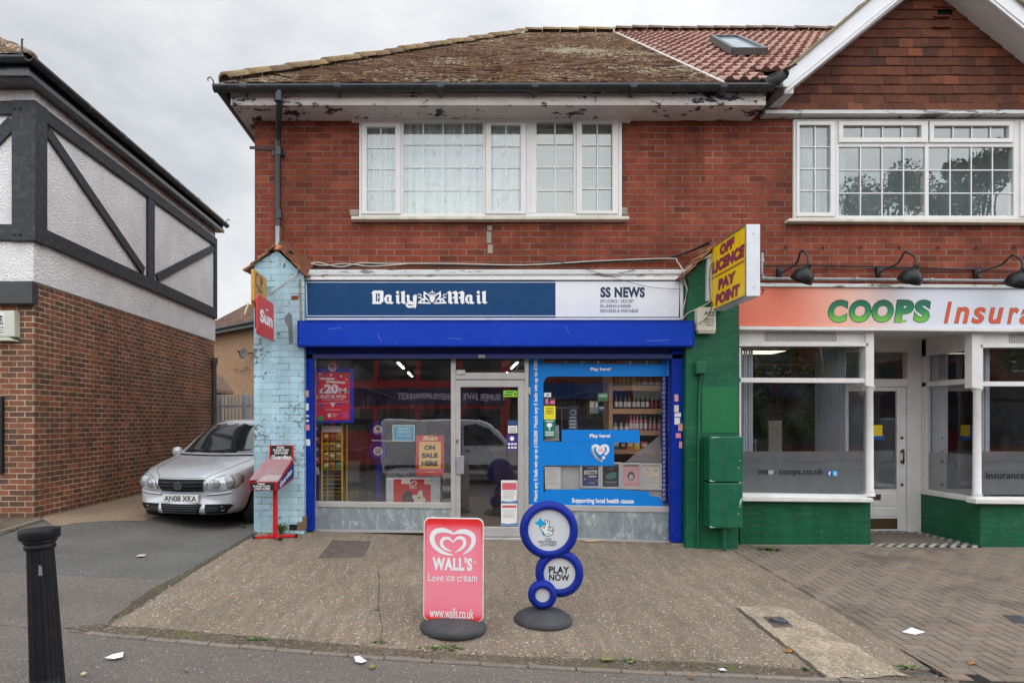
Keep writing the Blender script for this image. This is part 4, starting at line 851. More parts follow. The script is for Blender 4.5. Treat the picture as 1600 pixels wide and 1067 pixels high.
cable([(465, 425, 7.68), (476, 416, 7.9), (495, 410, 7.93), (530, 417, 7.93), (565, 411, 7.94), (600, 412, 7.94), (700, 412, 7.94), (820, 414, 7.94), (930, 408, 7.94), (1045, 404, 7.93), (1058, 409, 7.85), (1068, 425, 7.74), (1072, 445, 7.72)], .007, CWH, 'white cable drooping along the brick from the blue pier to the green pier')
cable([(465, 424, 7.67), (480, 412, 7.9), (505, 415, 7.92), (540, 412, 7.925), (580, 416, 7.93), (640, 412, 7.93)], .007, CWH, 'second white cable twisted with the first beside the blue pier')
cable([(420, 461, 7.685), (440, 446, 7.685), (462, 430, 7.67), (478, 418, 7.9), (492, 412, 7.93)], .006, CWH, 'grey white cable crossing the top of the blue pier')
cable([(1112, 398, 7.6), (1085, 412, 7.65), (1070, 424, 7.7), (1069, 440, 7.7), (1074, 455, 7.7), (1068, 480, 7.7), (1066, 498, 7.7)], .008, CWH, 'white cable looping from the yellow sign down beside the fascia')
cable([(1113, 408, 7.6), (1109, 430, 7.6), (1110, 465, 7.58), (1113, 478, 7.5), (1104, 497, 7.54), (1091, 506, 7.56)], .005, CBL, 'thin black cable hanging across the cream alarm box')
cable([(1112, 470, 7.6), (1095, 480, 7.66), (1075, 489, 7.68), (1067, 498, 7.68)], .005, CWH, 'thin white cable running from the yellow sign to the shutter corner')
cable([(1070, 430, 7.69), (1076, 445, 7.69), (1072, 470, 7.69), (1070, 500, 7.69)], .008, CBL, 'black cable bunched at the right end of the fascia sign')
cable([(870, 395, 7.97), (860, 398, 7.97), (812, 362, 7.97), (815, 398, 7.97), (825, 402, 7.96), (880, 411, 7.93), (930, 425, 7.75), (980, 440, 7.74), (1020, 449, 7.74), (1064, 452, 7.74)], .003, CBL, 'hair thin black wire trailing across the white part of the sign', 6)
# ------------------------------------------------------------------ the insurance shop next door
nb = thing('gabled_building', 'red brick building with a tile hung gable over an insurance shop', 'building', (6, 8, 0))
XR = 10.4
m = MB(); a, b, t_ = px(1240, 8), px(1668, 8), pz(186, 8); s_ = pz(344, 8)
m.box(XP+.001, a, 8, 8.25, 2.9, 5.3).box(a, b, 8, 8.25, 2.9, s_).box(b, XR, 8, 8.25, 2.9, 5.3).box(a, b, 8.02, 8.25, t_, 5.3)
m.box(XP+.2, px(1155, 8), 8.05, 8.25, -.4, 2.9).box(px(1155, 8), XR, 8.06, 8.25, 2.62, 2.9)
m.box(7.975, XR, 8.001, 8.25, -.4, 2.619).box(XR-.25, XR, 8.25, 16.5, -.4, 5.3).box(XP+.3, XR-.25, 16.4, 16.6, -.4, 5.3)
m.build('wall', BR_RED, nb)
m = MB()
for x in (1228, 1286, 1345, 1406, 1466, 1526, 1586): m.tube([P(x, 386.5+(x-1228)*.003, 8.0), P(x, 386, 7.965)], .012, 7); m.tube([P(x, 384.5, 7.97), P(x, 389, 7.97)], .01, 6)
m.build('old_sign_bolts', pm('rusted_bolt', C(62, 44, 38), .9), nb)
# main roof
m = MB()
ZA = ZE-.05; rr = lambda x, s, l=0.0: rp(x, s, l)
gr_, tw = .295, .3; rows = int(LS/gr_)
def roman(m, x, s, r0):
    for u0, u1, hgt in ((0, .58, .032), (.58, 1, .0)):
        pass
    prof = [(0, .0), (.04, .028), (.12, .04), (.20, .04), (.30, .028), (.36, .004), (.56, .0), (.60, .028), (.68, .04), (.76, .04), (.86, .028), (.92, .004), (.995, .0)]
    s1 = min(1, s+gr_*1.25/LS); lift = .05+rnd.uniform(-.003, .003)
    low = [rr(x+tw*p, s, lift+h) for p, h in prof]; lob = [rr(x+tw*p, s+.006, lift+h*.2-.035) for p, h in prof]; top = [rr(x+tw*p, s1, h+.006) for p, h in prof]
    m.grid([lob, low, top], False)
for r in range(rows+1):
    s = r*gr_/LS; x = XV+.03-(.0 if r % 2 else .0)
    while x < 9.5:
        if s < .985 and (x < 3.62 or s > .13): roman(m, x, s, r)
        x += tw
m.build('roof', TILE_RED, nb)
m = MB(); m.face([rr(XV, 0, -.03), rr(3.9, 0, -.03), rr(3.9, .115, -.03), rr(9.6, .115, -.03), rr(9.6, 1, -.03), rr(XV, 1, -.03)]); m.face([(XV, 12.7, ZR-.05), (9.6, 12.7, ZR-.05), (9.6, 17.8, ZE), (XV, 17.8, ZE)]); m.build('roof_underlay', pm('roof_felt', C(60, 48, 42), .95), nb)
m = MB(); ridge(m, rr(XV+.02, 1, .07), rr(9.5, 1, .07), 20, .11); m.build('ridge_tiles', island('grey_ridge_tile', [(0, C(110, 92, 84)), (1, C(128, 108, 98))], .9), nb)
# skylight: photo corners on the roof plane
def onroof(x, y, lift=.1):
    nrm = Vector((0, -.594, .804)); o = rp(0, 0, lift); d = Vector(((x-CX)/F, 1, (CY-y)/F)); t = (o-Vector((0, 0, CZ))).dot(nrm)/d.dot(nrm)
    return Vector((0, 0, CZ))+d*t
c = [onroof(*q) for q in ((1112, 60), (1152, 60), (1196, 80), (1146, 80))]
sv = MB(); n_ = Vector((0, -.594, .804))
for i in range(4): a, b = c[i], c[(i+1) % 4]; sv.bar(a, b, .06, .09, n_)
skl = sv.build('skylight', pm('grey_skylight_frame', C(88, 92, 92), .4, .2), nb); m = MB(); m.hexa([q-n_*.01 for q in c]+[q+n_*.02 for q in c]); m.build('pane', pm('skylight_glass', C(150, 165, 175), .05, spec=1), skl)
# gable
YG = 7.95; xa_ = 1475
gx = lambda x, y, Y=YG: (px(x, Y), pz(y, Y))
apx, apz = px(1475, 7.95), pz(-62, 7.95); lx, lz = px(1203, 7.95), pz(176, 7.95); rx_ = 2*apx-lx
m = MB(); m.prism([(lx, lz), (rx_, lz), (apx, apz+.1)], front(YG), -.05, -.012); m.build('gable_backing', DARK, nb)
m = MB(); z = lz-.01; r = 0
while z < apz:
    hw = (rx_-lx)/2*(1-(z-lz)/(apz-lz)); x = apx-4+(.09 if r % 2 else 0)+rnd.uniform(-.02, .02)
    while x < apx+4:
        a = max(x, apx-hw-.02); b = min(x+.185, apx+hw+.02); ym = (a+b)/2
        if b-a > .03 and not (abs(ym-px(1473, YG)) < .07 and z > pz(42, YG)):
            dz = rnd.uniform(-.004, .004); dy = rnd.uniform(-.004, .004); kk = .035 if r == 0 else 0
            m.hexa([(a+.0015, YG-.032-kk+dy, z+dz), (b-.0015, YG-.032-kk+dy, z+dz), (b-.0015, YG-.016-kk+dy, z+dz), (a+.0015, YG-.016-kk+dy, z+dz), (a+.0015, YG-.012, z+.17), (b-.0015, YG-.012, z+.17), (b-.0015, YG+.004, z+.17), (a+.0015, YG+.004, z+.17)])
        x += .185
    z += .1155; r += 1
m.build('hung_tiles', TILE_HUNG, nb)
m = MB(); m.box(lx-.1, rx_+.1, 7.86, 8.0, lz-.055, lz-.012); m.build('gable_flashing', WPEEL2, nb)
for y in (8, 24, 40): m = MB(); m.pbox(1460, y, 1486, y+2.2, YG-.06, .1); m.build('vent_slat', TILE_HUNG, nb)
# barge boards: outline from the photo, 25 mm thick, 0.4 m in front of the gable
YB = 7.58
bl = [(1226, 147), (1222, 117), (1372, -12), (1475, -98), (1475, -52), (1405, 0)]
for sg in (1, -1):
    q = bl if sg > 0 else [(2950-a, b) for a, b in bl][::-1]
    m = MB(); m.prism([gx(a, b, YB) for a, b in q][::-1], front(YB), -.03, 0); bo = m.build('barge_board', pm('white_barge_board', C(224, 226, 230), .4, var=.04, dirt=.15, dcol=C(160, 156, 150)), nb, bevel=.004)
    m = MB(); e = [(1226, 139), (1473, -63)]; e = e if sg > 0 else [(2950-a, b) for a, b in e]; m.bar(P(*e[0], YB-.004), P(*e[1], YB-.004), .012, .012); m.build('bead', WHITE, bo)
    # soffit and roof slope above it, running back to the main roof
    lo = [(1226, 147), (1475, -52)]; hi = [(1222, 117), (1475, -98)]
    fl = lambda p: p if sg > 0 else (2950-p[0], p[1])
    a, b = P(*fl(lo[0]), YB+.03), P(*fl(lo[1]), YB+.03); d = Vector((0, 8.02-YB, 0))
    m = MB(); m.hexa([a, b, b+d, a+d, a+FZ*.02, b+FZ*.02, b+d+FZ*.02, a+d+FZ*.02]); m.build('verge_soffit', pm('white_soffit', C(206, 204, 202), .6, var=.08), nb)
    a, b = P(*fl(hi[0]), YB-.02), P(*fl(hi[1]), YB-.02); t = (b-a); L = t.length; t /= L
    m = MB(); nn = Vector((-t.z, 0, t.x)); nn = nn if nn.z > 0 else -nn; k = int(L/.1)
    for i in range(k):
        for j in range(0, 26):
            y0 = YB-.035+j*.17+(.085 if i % 2 else 0); p = a+t*(i*.1)-FY*(YB-.02); q = a+t*(i*.1+.16)-FY*(YB-.02); e = rnd.uniform(-.004, .004)
            m.hexa([p+FY*y0+nn*(.022+e), p+FY*(y0+.167)+nn*(.022+e), q+FY*(y0+.167)+nn*.002, q+FY*y0+nn*.002, p+FY*y0+nn*(.036+e), p+FY*(y0+.167)+nn*(.036+e), q+FY*(y0+.167)+nn*.016, q+FY*y0+nn*.016])
    m.build('gable_roof', TILE_OLD, nb); m = MB(); m.tube([a+nn*.012-FY*.0, b+nn*.012], .02, 6); m.build('verge_pointing', pm('mossy_mortar', C(136, 124, 100), .95, var=.3, bs=60, bst=.8), nb)
m = MB()
m.hexa([P(1192, 177, 7.98), P(1212, 177, 7.98), P(1240, 146, YB+.03), P(1226, 147, YB+.03), P(1192, 170, 7.98), P(1205, 168, 7.98), P(1240, 138, YB+.03), P(1226, 120, YB+.03)]); m.build('eaves_return', WPEEL2, nb)
m = MB(); m.tube([(3.6, 7.5, 5.40), (3.72, 7.46, 5.42), (3.80, 7.42, 5.48), (px(1226, 7.4), 7.4, pz(116, 7.4))], [.06, .062, .058, .05], 10)
for i in range(30): m.lathe([(.001, -.01), (.018, 0), (.012, .015), (.001, .02)], (3.55+.012*i, 7.5-.004*i, 5.43+.004*i+rnd.uniform(-.01, .02)), FZ, 6)
m.build('gutter_end', pm('mossy_gutter', C(44, 46, 44), .8, var=.4, vs=20, bs=60, bst=.8), nb)
# upstairs window
win = MB()
for q in ((1240, 186, 1245, 341), (1445.5, 228, 1451.5, 341), (1584, 186, 1595, 341), (1306, 186, 1311, 341)): win.pbox(*q, 7.967, .085)
win.pbox(1245, 186, 1668, 189, 7.968, .08); win.pbox(1311, 222, 1584, 230, 7.969, .08); win.pbox(1245, 337, 1668, 343, 7.968, .08); win.pbox(1663, 189, 1668, 337, 7.967, .085)
W2 = win.build('window', UPVC, nb, bevel=.006)
for o, gl in (((1245, 189, 1306, 338), (1249.5, 195.5, 1298, 332)), ((1311, 189, 1450.5, 222.5), (1318, 196, 1440, 215)), ((1453, 189, 1584, 222.5), (1460, 196.5, 1583-6, 216)), ((1595, 189, 1663, 338), (1602, 196, 1656, 332))): m = MB(); sash(m, o, gl, 7.946, .06); m.build('casement', UPVC, W2, bevel=.004)
m = MB(); p = MB()
for x0, y0, x1, y1, nc, nr in ((1249.5, 195.5, 1298, 332, 2, 4), (1318, 196, 1440, 215, 4, 1), (1460, 196.5, 1577, 216, 4, 1), (1311, 230, 1445.5, 338, 4, 3), (1451.5, 230, 1584, 338, 4, 3), (1602, 196, 1656, 332, 2, 4)):
    bars(m, x0, y0, x1, y1, nc, nr, 7.972); p.pbox(x0-2, y0-2, x1+2, y1+2, 7.985, .008)
m.build('glazing_bars', UPVC, W2); p.build('pane', GLW, W2)
m = MB(); m.pquad([(1233, 341), (1672, 344), (1673, 349), (1232, 346)], 7.9, .12); m.build('sill', pm('cream_sill', C(210, 204, 188), .5), W2, bevel=.008)
m = MB(); m.pbox(1238, 180, 1672, 350, 8.3, .03); m.box(px(1238, 8), px(1672, 8), 8.1, 8.3, s_-.03, s_-.01); m.build('room_back', pm('grey_room', C(142, 146, 148), .9, vs=1.2, var=.25), W2)
m = MB(); drape(m, 1240, 1320, 188, 340, 8.16, .02, 12, 8); m.build('curtain', pm('pale_curtain', C(170, 174, 178), .9), W2)

# sign board
cs = thing('fascia_sign', 'wide insurance shop sign fading from orange to white with green and orange lettering', 'sign', (6, 7.9, 2.7))
ORG, nt_, b_, o_ = mk('orange_to_white_print'); sx_ = nd(nt_, 'SeparateXYZ', {0: objco(nt_)}).outputs[0]
nt_.links.new(ramp(nt_, mth(nt_, 'DIVIDE', mth(nt_, 'ADD', sx_, 6-px(1155, 7.86)), 2.4), [(0, C(226, 112, 86)), (.3, C(230, 132, 106)), (.55, C(232, 178, 158)), (.85, C(218, 214, 220)), (1, C(214, 218, 228))]), b_.inputs['Base Color']); b_.inputs['Roughness'].default_value = .35
YC = 7.86
m = MB(); m.pquad([(1154.5, 447), (1712, 451), (1712, 514), (1154.5, 509)], YC, .1); m.build('board', ORG, cs)
m = MB(); m.pquad([(1154, 442), (1712, 446), (1712, 451), (1154, 447.5)], YC-.03, .16); m.build('top_trim', WPEEL2, cs, bevel=.004)
m = MB(); GRN, nt_, b_, o_ = mk('green_fade_print'); sz_ = nd(nt_, 'SeparateXYZ', {0: objco(nt_)}).outputs[2]
nt_.links.new(ramp(nt_, mth(nt_, 'DIVIDE', mth(nt_, 'SUBTRACT', sz_, pz(503, YC)-2.7), pz(468, YC)-pz(503, YC)), [(.05, C(120, 190, 70)), (.45, C(20, 138, 76)), (.6, C(10, 118, 82)), (1, C(12, 86, 62))]), b_.inputs['Base Color']); b_.inputs['Roughness'].default_value = .4
m2 = MB(); xs_ = [(1293, 1326), (1325.5, 1362), (1361, 1397), (1396, 1429), (1426, 1455)]
for ch, (a, b) in zip('COOPS', xs_):
    m2.ptext(ch, a+.3, 468, b-.3, 504.5, YC, .001, bold=.07, shear=.12); m.ptext(ch, a+1.4, 469.2, b-1.4, 503.3, YC, .0025, bold=.05, shear=.12)
for a, b in ((1325, 470), (1454, 470)): m.prect(a-4, b, a-1, b+9, YC, .0025)
m.prect(1399, 500, 1416, 503.5, YC, .0025); m.prect(1401, 469.5, 1410, 473, YC, .0025)
m2.build('letter_outline', pm('dark_green_print', C(14, 60, 44), .5), cs); m.build('green_lettering', GRN, cs)
m = MB(); m2 = MB()
for ch, a, b, y0 in (('I', 1475, 1487, 472), ('n', 1491, 1514, 480), ('s', 1518, 1540, 480.5), ('u', 1545, 1568, 481), ('r', 1574, 1592, 481), ('a', 1593, 1618, 481.5), ('n', 1622, 1646, 482)):
    m2.ptext(ch, a-.6, y0-.6, b+.6, 505.6+(a-1475)*.01, YC, .001, bold=.03, shear=.25); m.ptext(ch, a, y0, b, 505+(a-1475)*.01, YC, .0025, bold=.02, shear=.25)
m2.build('letter_outline', pm('dark_brown_print', C(96, 44, 30), .5), cs); m.build('orange_lettering', pm('orange_print', C(206, 82, 44), .45), cs)
m = MB(); m.ptext('7', 1189, 452, 1195, 461, YC, bold=.03, shear=.15); m.build('number', INKK, cs)

# shop front joinery
YN = 7.95
m = MB(); m.pquad([(1155, 509.5), (1712, 514), (1712, 519), (1155, 515)], YN-.13, .26); m.pquad([(1155, 515), (1357, 516), (1357, 537), (1155, 536)], YN, .1); m.pquad([(1530, 518), (1712, 520), (1712, 539), (1530, 538)], YN, .1)
m.pquad([(1155, 536), (1357, 536), (1357, 541), (1155, 541)], YN-.03, .12); m.pquad([(1532, 538), (1712, 538), (1712, 543), (1532, 543)], YN-.03, .12)
jo = m.build('shopfront_head', WHITE, nb, bevel=.005)
MESH, nt_, b_, o_ = mk('perforated_vent'); u_, v2_ = wallco(nt_)
vv = nd(nt_, 'TexVoronoi', {'Vector': nd(nt_, 'CombineXYZ', {0: u_, 1: v2_, 2: 0.0}).outputs[0], 'Scale': 46.0, 'Randomness': 0.0}, feature='F1'); nt_.links.new(ramp(nt_, vv.outputs['Distance'], [(.3, C(60, 60, 60)), (.36, C(200, 200, 198))]), b_.inputs['Base Color'])
m = MB(); m.pquad([(1195, 519), (1307, 520), (1307, 533.5), (1195, 533)], YN-.006, .01); m.build('vent_mesh', MESH, jo); m = MB(); m.pquad([(1577, 522), (1712, 523), (1712, 537), (1577, 536)], YN-.006, .01); m.build('vent_mesh', MESH, jo)
XA, XB_, YD = px(1361, 8), px(1527, 8), 9.0       # recess posts and door plane
fw = MB(); fr_ = MB()
fw.pquad([(1155, 590), (1357, 591), (1357, 598.5), (1155, 597.5)], YN, .07); fr_.pquad([(1532, 596), (1712, 596), (1712, 603.5), (1532, 603.5)], YN, .07)
fw.pquad([(1155, 541), (1158, 541), (1158, 771), (1155, 771)], YN, .07)
for x0, x1, yb in ((1353, 1366, 603), (1519, 1536, 606)):
    (fw if x0 < 1400 else fr_).pquad([(x0, 516), (x1, 516), (x1, yb), (x0, yb)], YN-.03, .12)
fw.pquad([(1155, 770), (1356, 773), (1356, 777), (1155, 775)], YN-.01, .08); fr_.pquad([(1532, 776), (1712, 777), (1712, 781), (1532, 781)], YN-.01, .08)
sfw = fw.build('shop_window_frame', WHITE, nb, bevel=.005); fr_.build('shop_window_frame', WHITE, nb, bevel=.005)
m = MB()
for x, y0, y1 in ((1359.5, 603, 775), (1527.5, 606, 780)):
    a = pz(y0, 7.96); b = pz(y1, 7.96); o = (px(x, 7.96), 7.97, 0)
    m.lathe([(.062, a), (.062, a-.02), (.046, a-.03), (.05, a-.045), (.04, a-.06), (.043, (a+b)/2), (.046, b+.08), (.058, b+.06), (.05, b+.045), (.064, b+.03), (.064, b)][::-1], o, FZ, 20); m.build('turned_column', WHITE, sfw); m = MB()
m = MB(); m.pquad([(1155, 775), (1364, 778), (1365, 785), (1155, 783)], YN-.08, .16); m.build('sill', WHITE, sfw, bevel=.01); m = MB(); m.pquad([(1525, 779), (1712, 781), (1712, 789), (1525, 787)], YN-.08, .16)
m.build('sill', WHITE, sfw, bevel=.01)
m = MB(); m.box(XB_+.0, XB_+.1, 7.95, YD, pz(786, 7.95), pz(779, 7.95)); m.build('sill', WHITE, sfw, bevel=.008); m = MB(); m.box(XA-.1, XA, 7.95, YD, pz(784, 7.95), pz(778, 7.95)); m.build('sill', WHITE, sfw, bevel=.008)
m = MB(); zs = pz(783, 7.95)
m.box(px(1155, 8), XA-.02, 7.98, 8.1, -.4, zs-.01).box(XA-.12, XA-.02, 8.1, YD, -.4, zs-.01); m.build('stall_riser', BR_GRN, nb); m = MB(); m.box(XB_+.02, 7.97, 7.98, 8.1, -.4, zs-.02).box(XB_+.02, XB_+.12, 8.1, YD, -.4, zs-.02)
m.build('stall_riser', BR_GRN, nb)
m = MB(); m.box(px(1155, 8), XA, 7.93, 8.0, -.4, gz(4.4, 8)+.02).box(XB_, XR, 7.93, 8.0, -.4, gz(7, 8)+.02); m.build('plinth', KERBM, nb, bevel=.01)
# recess returns, ceiling, door
def yz(m, X, y0, y1, z0, z1, d=.06): m.box(X, X+d, y0, y1, z0, z1)
m = MB(); zt = pz(541, 8); zb2 = zs
for X in (XA-.08, XB_+.02):
    yz(m, X, 8.06, YD, zt-.03, 2.62, .06); yz(m, X, 8.06, YD, pz(598, 8), pz(590, 8)); yz(m, X, 8.9, 8.99, zb2, 2.6); yz(m, X, 8.06, YD, zb2, zb2+.045)
m.box(XA-.02, XB_+.02, 7.98, YD+.1, 2.585, 2.62)
ZD0 = gz(5.8, 8)+.02
xl_, xr_ = px(1320, 9), px(1418, 9)
m.box(XA-.02, xl_, YD, YD+.1, ZD0, 2.585); m.box(xr_, XB_+.06, YD, YD+.1, ZD0, 2.585); m.box(xl_, xr_, YD, YD+.1, pz(604, 9), pz(592, 9)); m.box(xl_, xr_, YD, YD+.1, pz(550, 9), 2.585)
m.build('recess_joinery', WHITE, sfw, bevel=.004)
dz1 = pz(604, 9)-.004
m = MB(); dfr = (xl_+.004, xr_-.004, ZD0+.006, dz1); gl_ = (px(1327.5, 9), px(1403, 9), pz(764.5, 9), pz(611, 9))
m.box(dfr[0], gl_[0], 9.02, 9.06, dfr[2], dfr[3]).box(gl_[1], dfr[1], 9.02, 9.06, dfr[2], dfr[3]).box(gl_[0], gl_[1], 9.021, 9.059, gl_[3], dfr[3]).box(gl_[0], gl_[1], 9.021, 9.059, dfr[2], gl_[2])
for a, b in ((770, 790), (794, 806)): m.box(gl_[0]+.02, gl_[1]-.02, 9.013, 9.03, pz(b, 9), pz(a, 9))
d2 = m.build('shop_door', WHITE, nb, bevel=.005)
BRASS = pm('tarnished_brass', C(92, 76, 54), .45, .5, var=.2)
m = MB(); m.box(px(1338, 9), px(1377, 9), 9.004, 9.02, pz(781, 9), pz(772, 9)); m.build('letter_plate', BRASS, d2, bevel=.003); m = MB(); m.box(px(1333, 9), px(1403, 9), 9.01, 9.02, pz(826, 9), pz(810, 9)); m.build('kick_plate', BRASS, d2)
m = MB(); m.tube([P(1411, 702, 8.98), P(1412, 704, 8.94), P(1412, 722, 8.94), P(1411, 724, 8.98)], .011, 8)
for y in (684, 705, 721, 757): m.lathe([(.022, 0), (.018, .012), (.001, .014)], P(1409, y, 9.02), -FY, 12)
m.build('pull_handle', BRASS, d2)
def wpane(parent, x0, x1, y0, y1, z0, z1, nm='pane', mat=None): q = MB(); q.box(x0, x1, y0, y1, z0, z1); return q.build(nm, mat or GLS, parent)
wpane(d2, gl_[0]-.01, gl_[1]+.01, 9.037, 9.043, gl_[2]-.01, gl_[3]+.01)
wpane(sfw, xl_-.005, xr_+.005, 9.05, 9.056, pz(592, 9)-.005, pz(550, 9)+.005)
for a, b in ((px(1156, 8), px(1356, 8)), (px(1533, 8), 7.97)): wpane(sfw, a, b, 7.985, 7.991, pz(774, 7.95), pz(539, 7.95))
for X in (XA-.053, XB_+.047): wpane(sfw, X, X+.006, 8.06, 8.95, zb2+.02, zt)
zf1 = pz(705, 7.99)
for a, b in ((px(1156, 8), px(1356, 8)), (px(1533, 8), 7.97)): wpane(sfw, a+.005, b-.005, 7.9925, 7.9935, pz(773, 7.95), zf1, 'frosted_film', FROST)
wpane(sfw, XB_+.055, XB_+.056, 8.08, 8.9, zb2+.03, zf1-.05, 'frosted_film', FROST); wpane(d2, gl_[0], gl_[1], 9.0445, 9.0455, gl_[2], pz(704, 9), 'frosted_film', FROST)
m = MB(); Yt = 7.984
m.ptext('ww', 1184.5, 733.5, 1201, 741.5, Yt, .0, bold=.01); m.ptext('coops.co.uk', 1217, 731.5, 1287, 744, Yt, .0, bold=.02); m.ptext('insurance', 1541, 737.5, 1602, 747.5, Yt, .0, bold=.02); m.build('window_lettering', INKK, sfw)
m = MB(); m.ptext('w', 1200, 734, 1209, 742, Yt, .0, bold=.0); m.build('faded_letter', pm('worn_white_print', C(205, 208, 210), .6), sfw)
for x0, x1, t, c_ in ((1292, 1300, 'f', C(52, 92, 160)), (1300.5, 1309, 't', C(20, 150, 200))):
    m = MB(); m.prect(x0, 735, x1, 743.5, Yt, 0); m.build('social_badge', pm('badge_'+t, c_, .5), sfw); m = MB(); m.ptext(t, x0+2.5, 736.5, x1-2, 742.5, Yt, .001, bold=.03); m.build('badge_letter', INKW, sfw)
m = MB(); m.box(px(1363, 9), px(1373, 9), 9.034, 9.036, pz(686, 9), pz(664, 9)); m.box(px(1366, 9), px(1383, 9), 9.0345, 9.0355, pz(687, 9), pz(678, 9)); m.build('door_notice', pm('notice_blue', C(28, 88, 176), .5), d2); m = MB(); m.box(px(1367, 9), px(1381, 9), 9.031, 9.033, pz(681, 9), pz(664, 9)); m.build('door_notice', pm('notice_yellow', C(236, 206, 24), .5), d2)
# recess floor with chequer tiles
CHK, nt_, b_, o_ = mk('chequer_tiles'); ck = nd(nt_, 'TexChecker', {'Vector': objco(nt_), 'Scale': 15.0, 1: C(196, 192, 184), 2: C(44, 42, 42)}).outputs[0]
nt_.links.new(mixc(nt_, 1, ck, ramp(nt_, noise(nt_, objco(nt_), 9, 5), [(.3, g(.7)), (.7, g(1.1))]), 'MULTIPLY'), b_.inputs['Base Color'])
m = MB(); m.box(XA-.02, XB_+.02, 7.96, YD+.05, -.4, ZD0); m.build('porch_floor', CHK, nb); m = MB(); m.box(XA+.15, XB_-.18, 8.16, 8.85, ZD0, ZD0+.012); m.build('door_mat', pm('grey_brown_mat', C(112, 100, 88), .95, bs=200, bst=.6, var=.2), nb)
# room behind
RW = pm('office_wall', C(88, 84, 80), .85)
m = MB(); m.box(3.5, XR-.3, 13.2, 13.3, -.1, 2.6).box(3.48, 3.53, 8.3, 13.2, -.1, 2.6).box(XR-.32, XR-.27, 8.1, 13.2, -.1, 2.6); m.build('office_wall', RW, nb)
m = MB(); m.box(3.5, XA-.13, 8.1, 13.2, -.1, 0).box(XA-.13, XB_+.13, 9.1, 13.2, -.1, 0).box(XB_+.13, XR-.3, 8.1, 13.2, -.1, 0); m.build('office_floor', pm('office_carpet', C(70, 68, 70), .95), nb)
m = MB(); m.box(3.5, XR-.3, 8.27, 13.2, 2.625, 2.66); m.build('office_ceiling', pm('office_ceiling', C(140, 138, 134), .9), nb)
lt = MB(); lt.box(3.9, 5.3, 10.2, 10.75, 2.575, 2.623); o = lt.build('ceiling_panel', WHITE); tag(o, 'glowing ceiling light panel inside the insurance office', 'ceiling light'); lt = MB(); lt.box(3.95, 5.25, 10.24, 10.71, 2.571, 2.5745); lt.build('diffuser', emis('warm_panel', (1, .85, .66, 1), 2.2), o)
BLI = pm('blue_grey_blind', C(176, 186, 198), .8, var=.06)
def vblind(x0, x1, y, z0, z1, lab, ax=0):
    m = MB(); k = int(abs(x1-x0)/.028)
    for i in range(k):
        a = x0+(x1-x0)*i/k
        if ax == 0: m.box(a, a+.024, y+.006*(i % 2), y+.008+.006*(i % 2), z0, z1)
        else: m.box(y+.006*(i % 2), y+.008+.006*(i % 2), a, a+.024, z0, z1)
    tag(m.build('vertical_blind', BLI), lab, 'blind', 'vertical blinds in the insurance office')
vblind(px(1156, 8.1), px(1180, 8.1), 8.14, zb2, 2.4, 'pale vertical blind drawn back at the left edge of the insurance window')
vblind(8.2, 8.9, XA-.2, zb2, 2.4, 'pale vertical blind beside the office door', 1)
vblind(8.66, 8.95, XB_+.13, zb2, 2.4, 'narrow vertical blind in the angled side window right of the door', 1)
vblind(px(1536, 8.1), px(1552, 8.1), 8.14, zb2, 2.4, 'thin strip of blind at the right hand office window')
def desk(x, y, lab):
    t = thing('desk', lab, 'desk', (x, y, 0)); m = MB(); m.box(x-.7, x+.7, y-.35, y+.35, .7, .735); m.build('desk_top', pm('desk_wood', C(96, 84, 74), .5), t, bevel=.006); m = MB(); m.box(x-.68, x-.64, y-.33, y+.33, 0, .7).box(x+.64, x+.68, y-.33, y+.33, 0, .7).box(x-.64, x+.64, y+.25, y+.27, .3, .7); m.build('legs', pm('dark_metal', C(40, 40, 42), .5), t)
desk(4.9, 9.9, 'office desk with a dark monitor behind the left insurance window'); desk(7.6, 10.0, 'office desk behind the right hand insurance window')
def monitor(x, y, lab):
    t = thing('monitor', lab, 'monitor', (x, y, .735)); m = MB(); m.lathe([(.12, 0), (.11, .015), (.02, .03), (.02, .14)], (x, y, .735), FZ, 16); m.build('stand', BLACK, t); m = MB(); m.box(x-.26, x+.26, y-.02, y+.03, .85, 1.17); m.build('screen', BLACK, t, bevel=.01)
monitor(4.75, 9.9, 'black monitor on the left office desk'); monitor(7.5, 10.0, 'black monitor on the right office desk')
bp = thing('pinboard', 'pale free standing display board behind the insurance window', 'board', (4.2, 9.2, 0)); m = MB(); m.box(px(1201, 9.2), px(1222, 9.2), 9.2, 9.23, .35, pz(657, 9.2)); m.build('panel', pm('pale_board', C(178, 172, 158), .8), bp, bevel=.004); m = MB(); m.box(px(1203, 9.2), px(1220, 9.2), 9.19, 9.24, 0, .35); m.build('foot', GALV, bp)
rk = thing('leaflet_rack', 'metal zigzag leaflet rack behind the insurance window', 'rack', (4.0, 8.9, 0))
m = MB()
for k in range(3):
    z = .45+.26*k
    m.tube([(3.86, 8.9, z), (4.14, 8.9, z+.22)], .012, 6); m.tube([(4.14, 8.9, z), (3.86, 8.9, z+.22)], .012, 6)
m.tube([(3.86, 8.9, 0), (3.86, 8.9, 1.2)], .012, 6); m.tube([(4.14, 8.9, 0), (4.14, 8.9, 1.2)], .012, 6); m.build('frame', GALV, rk)
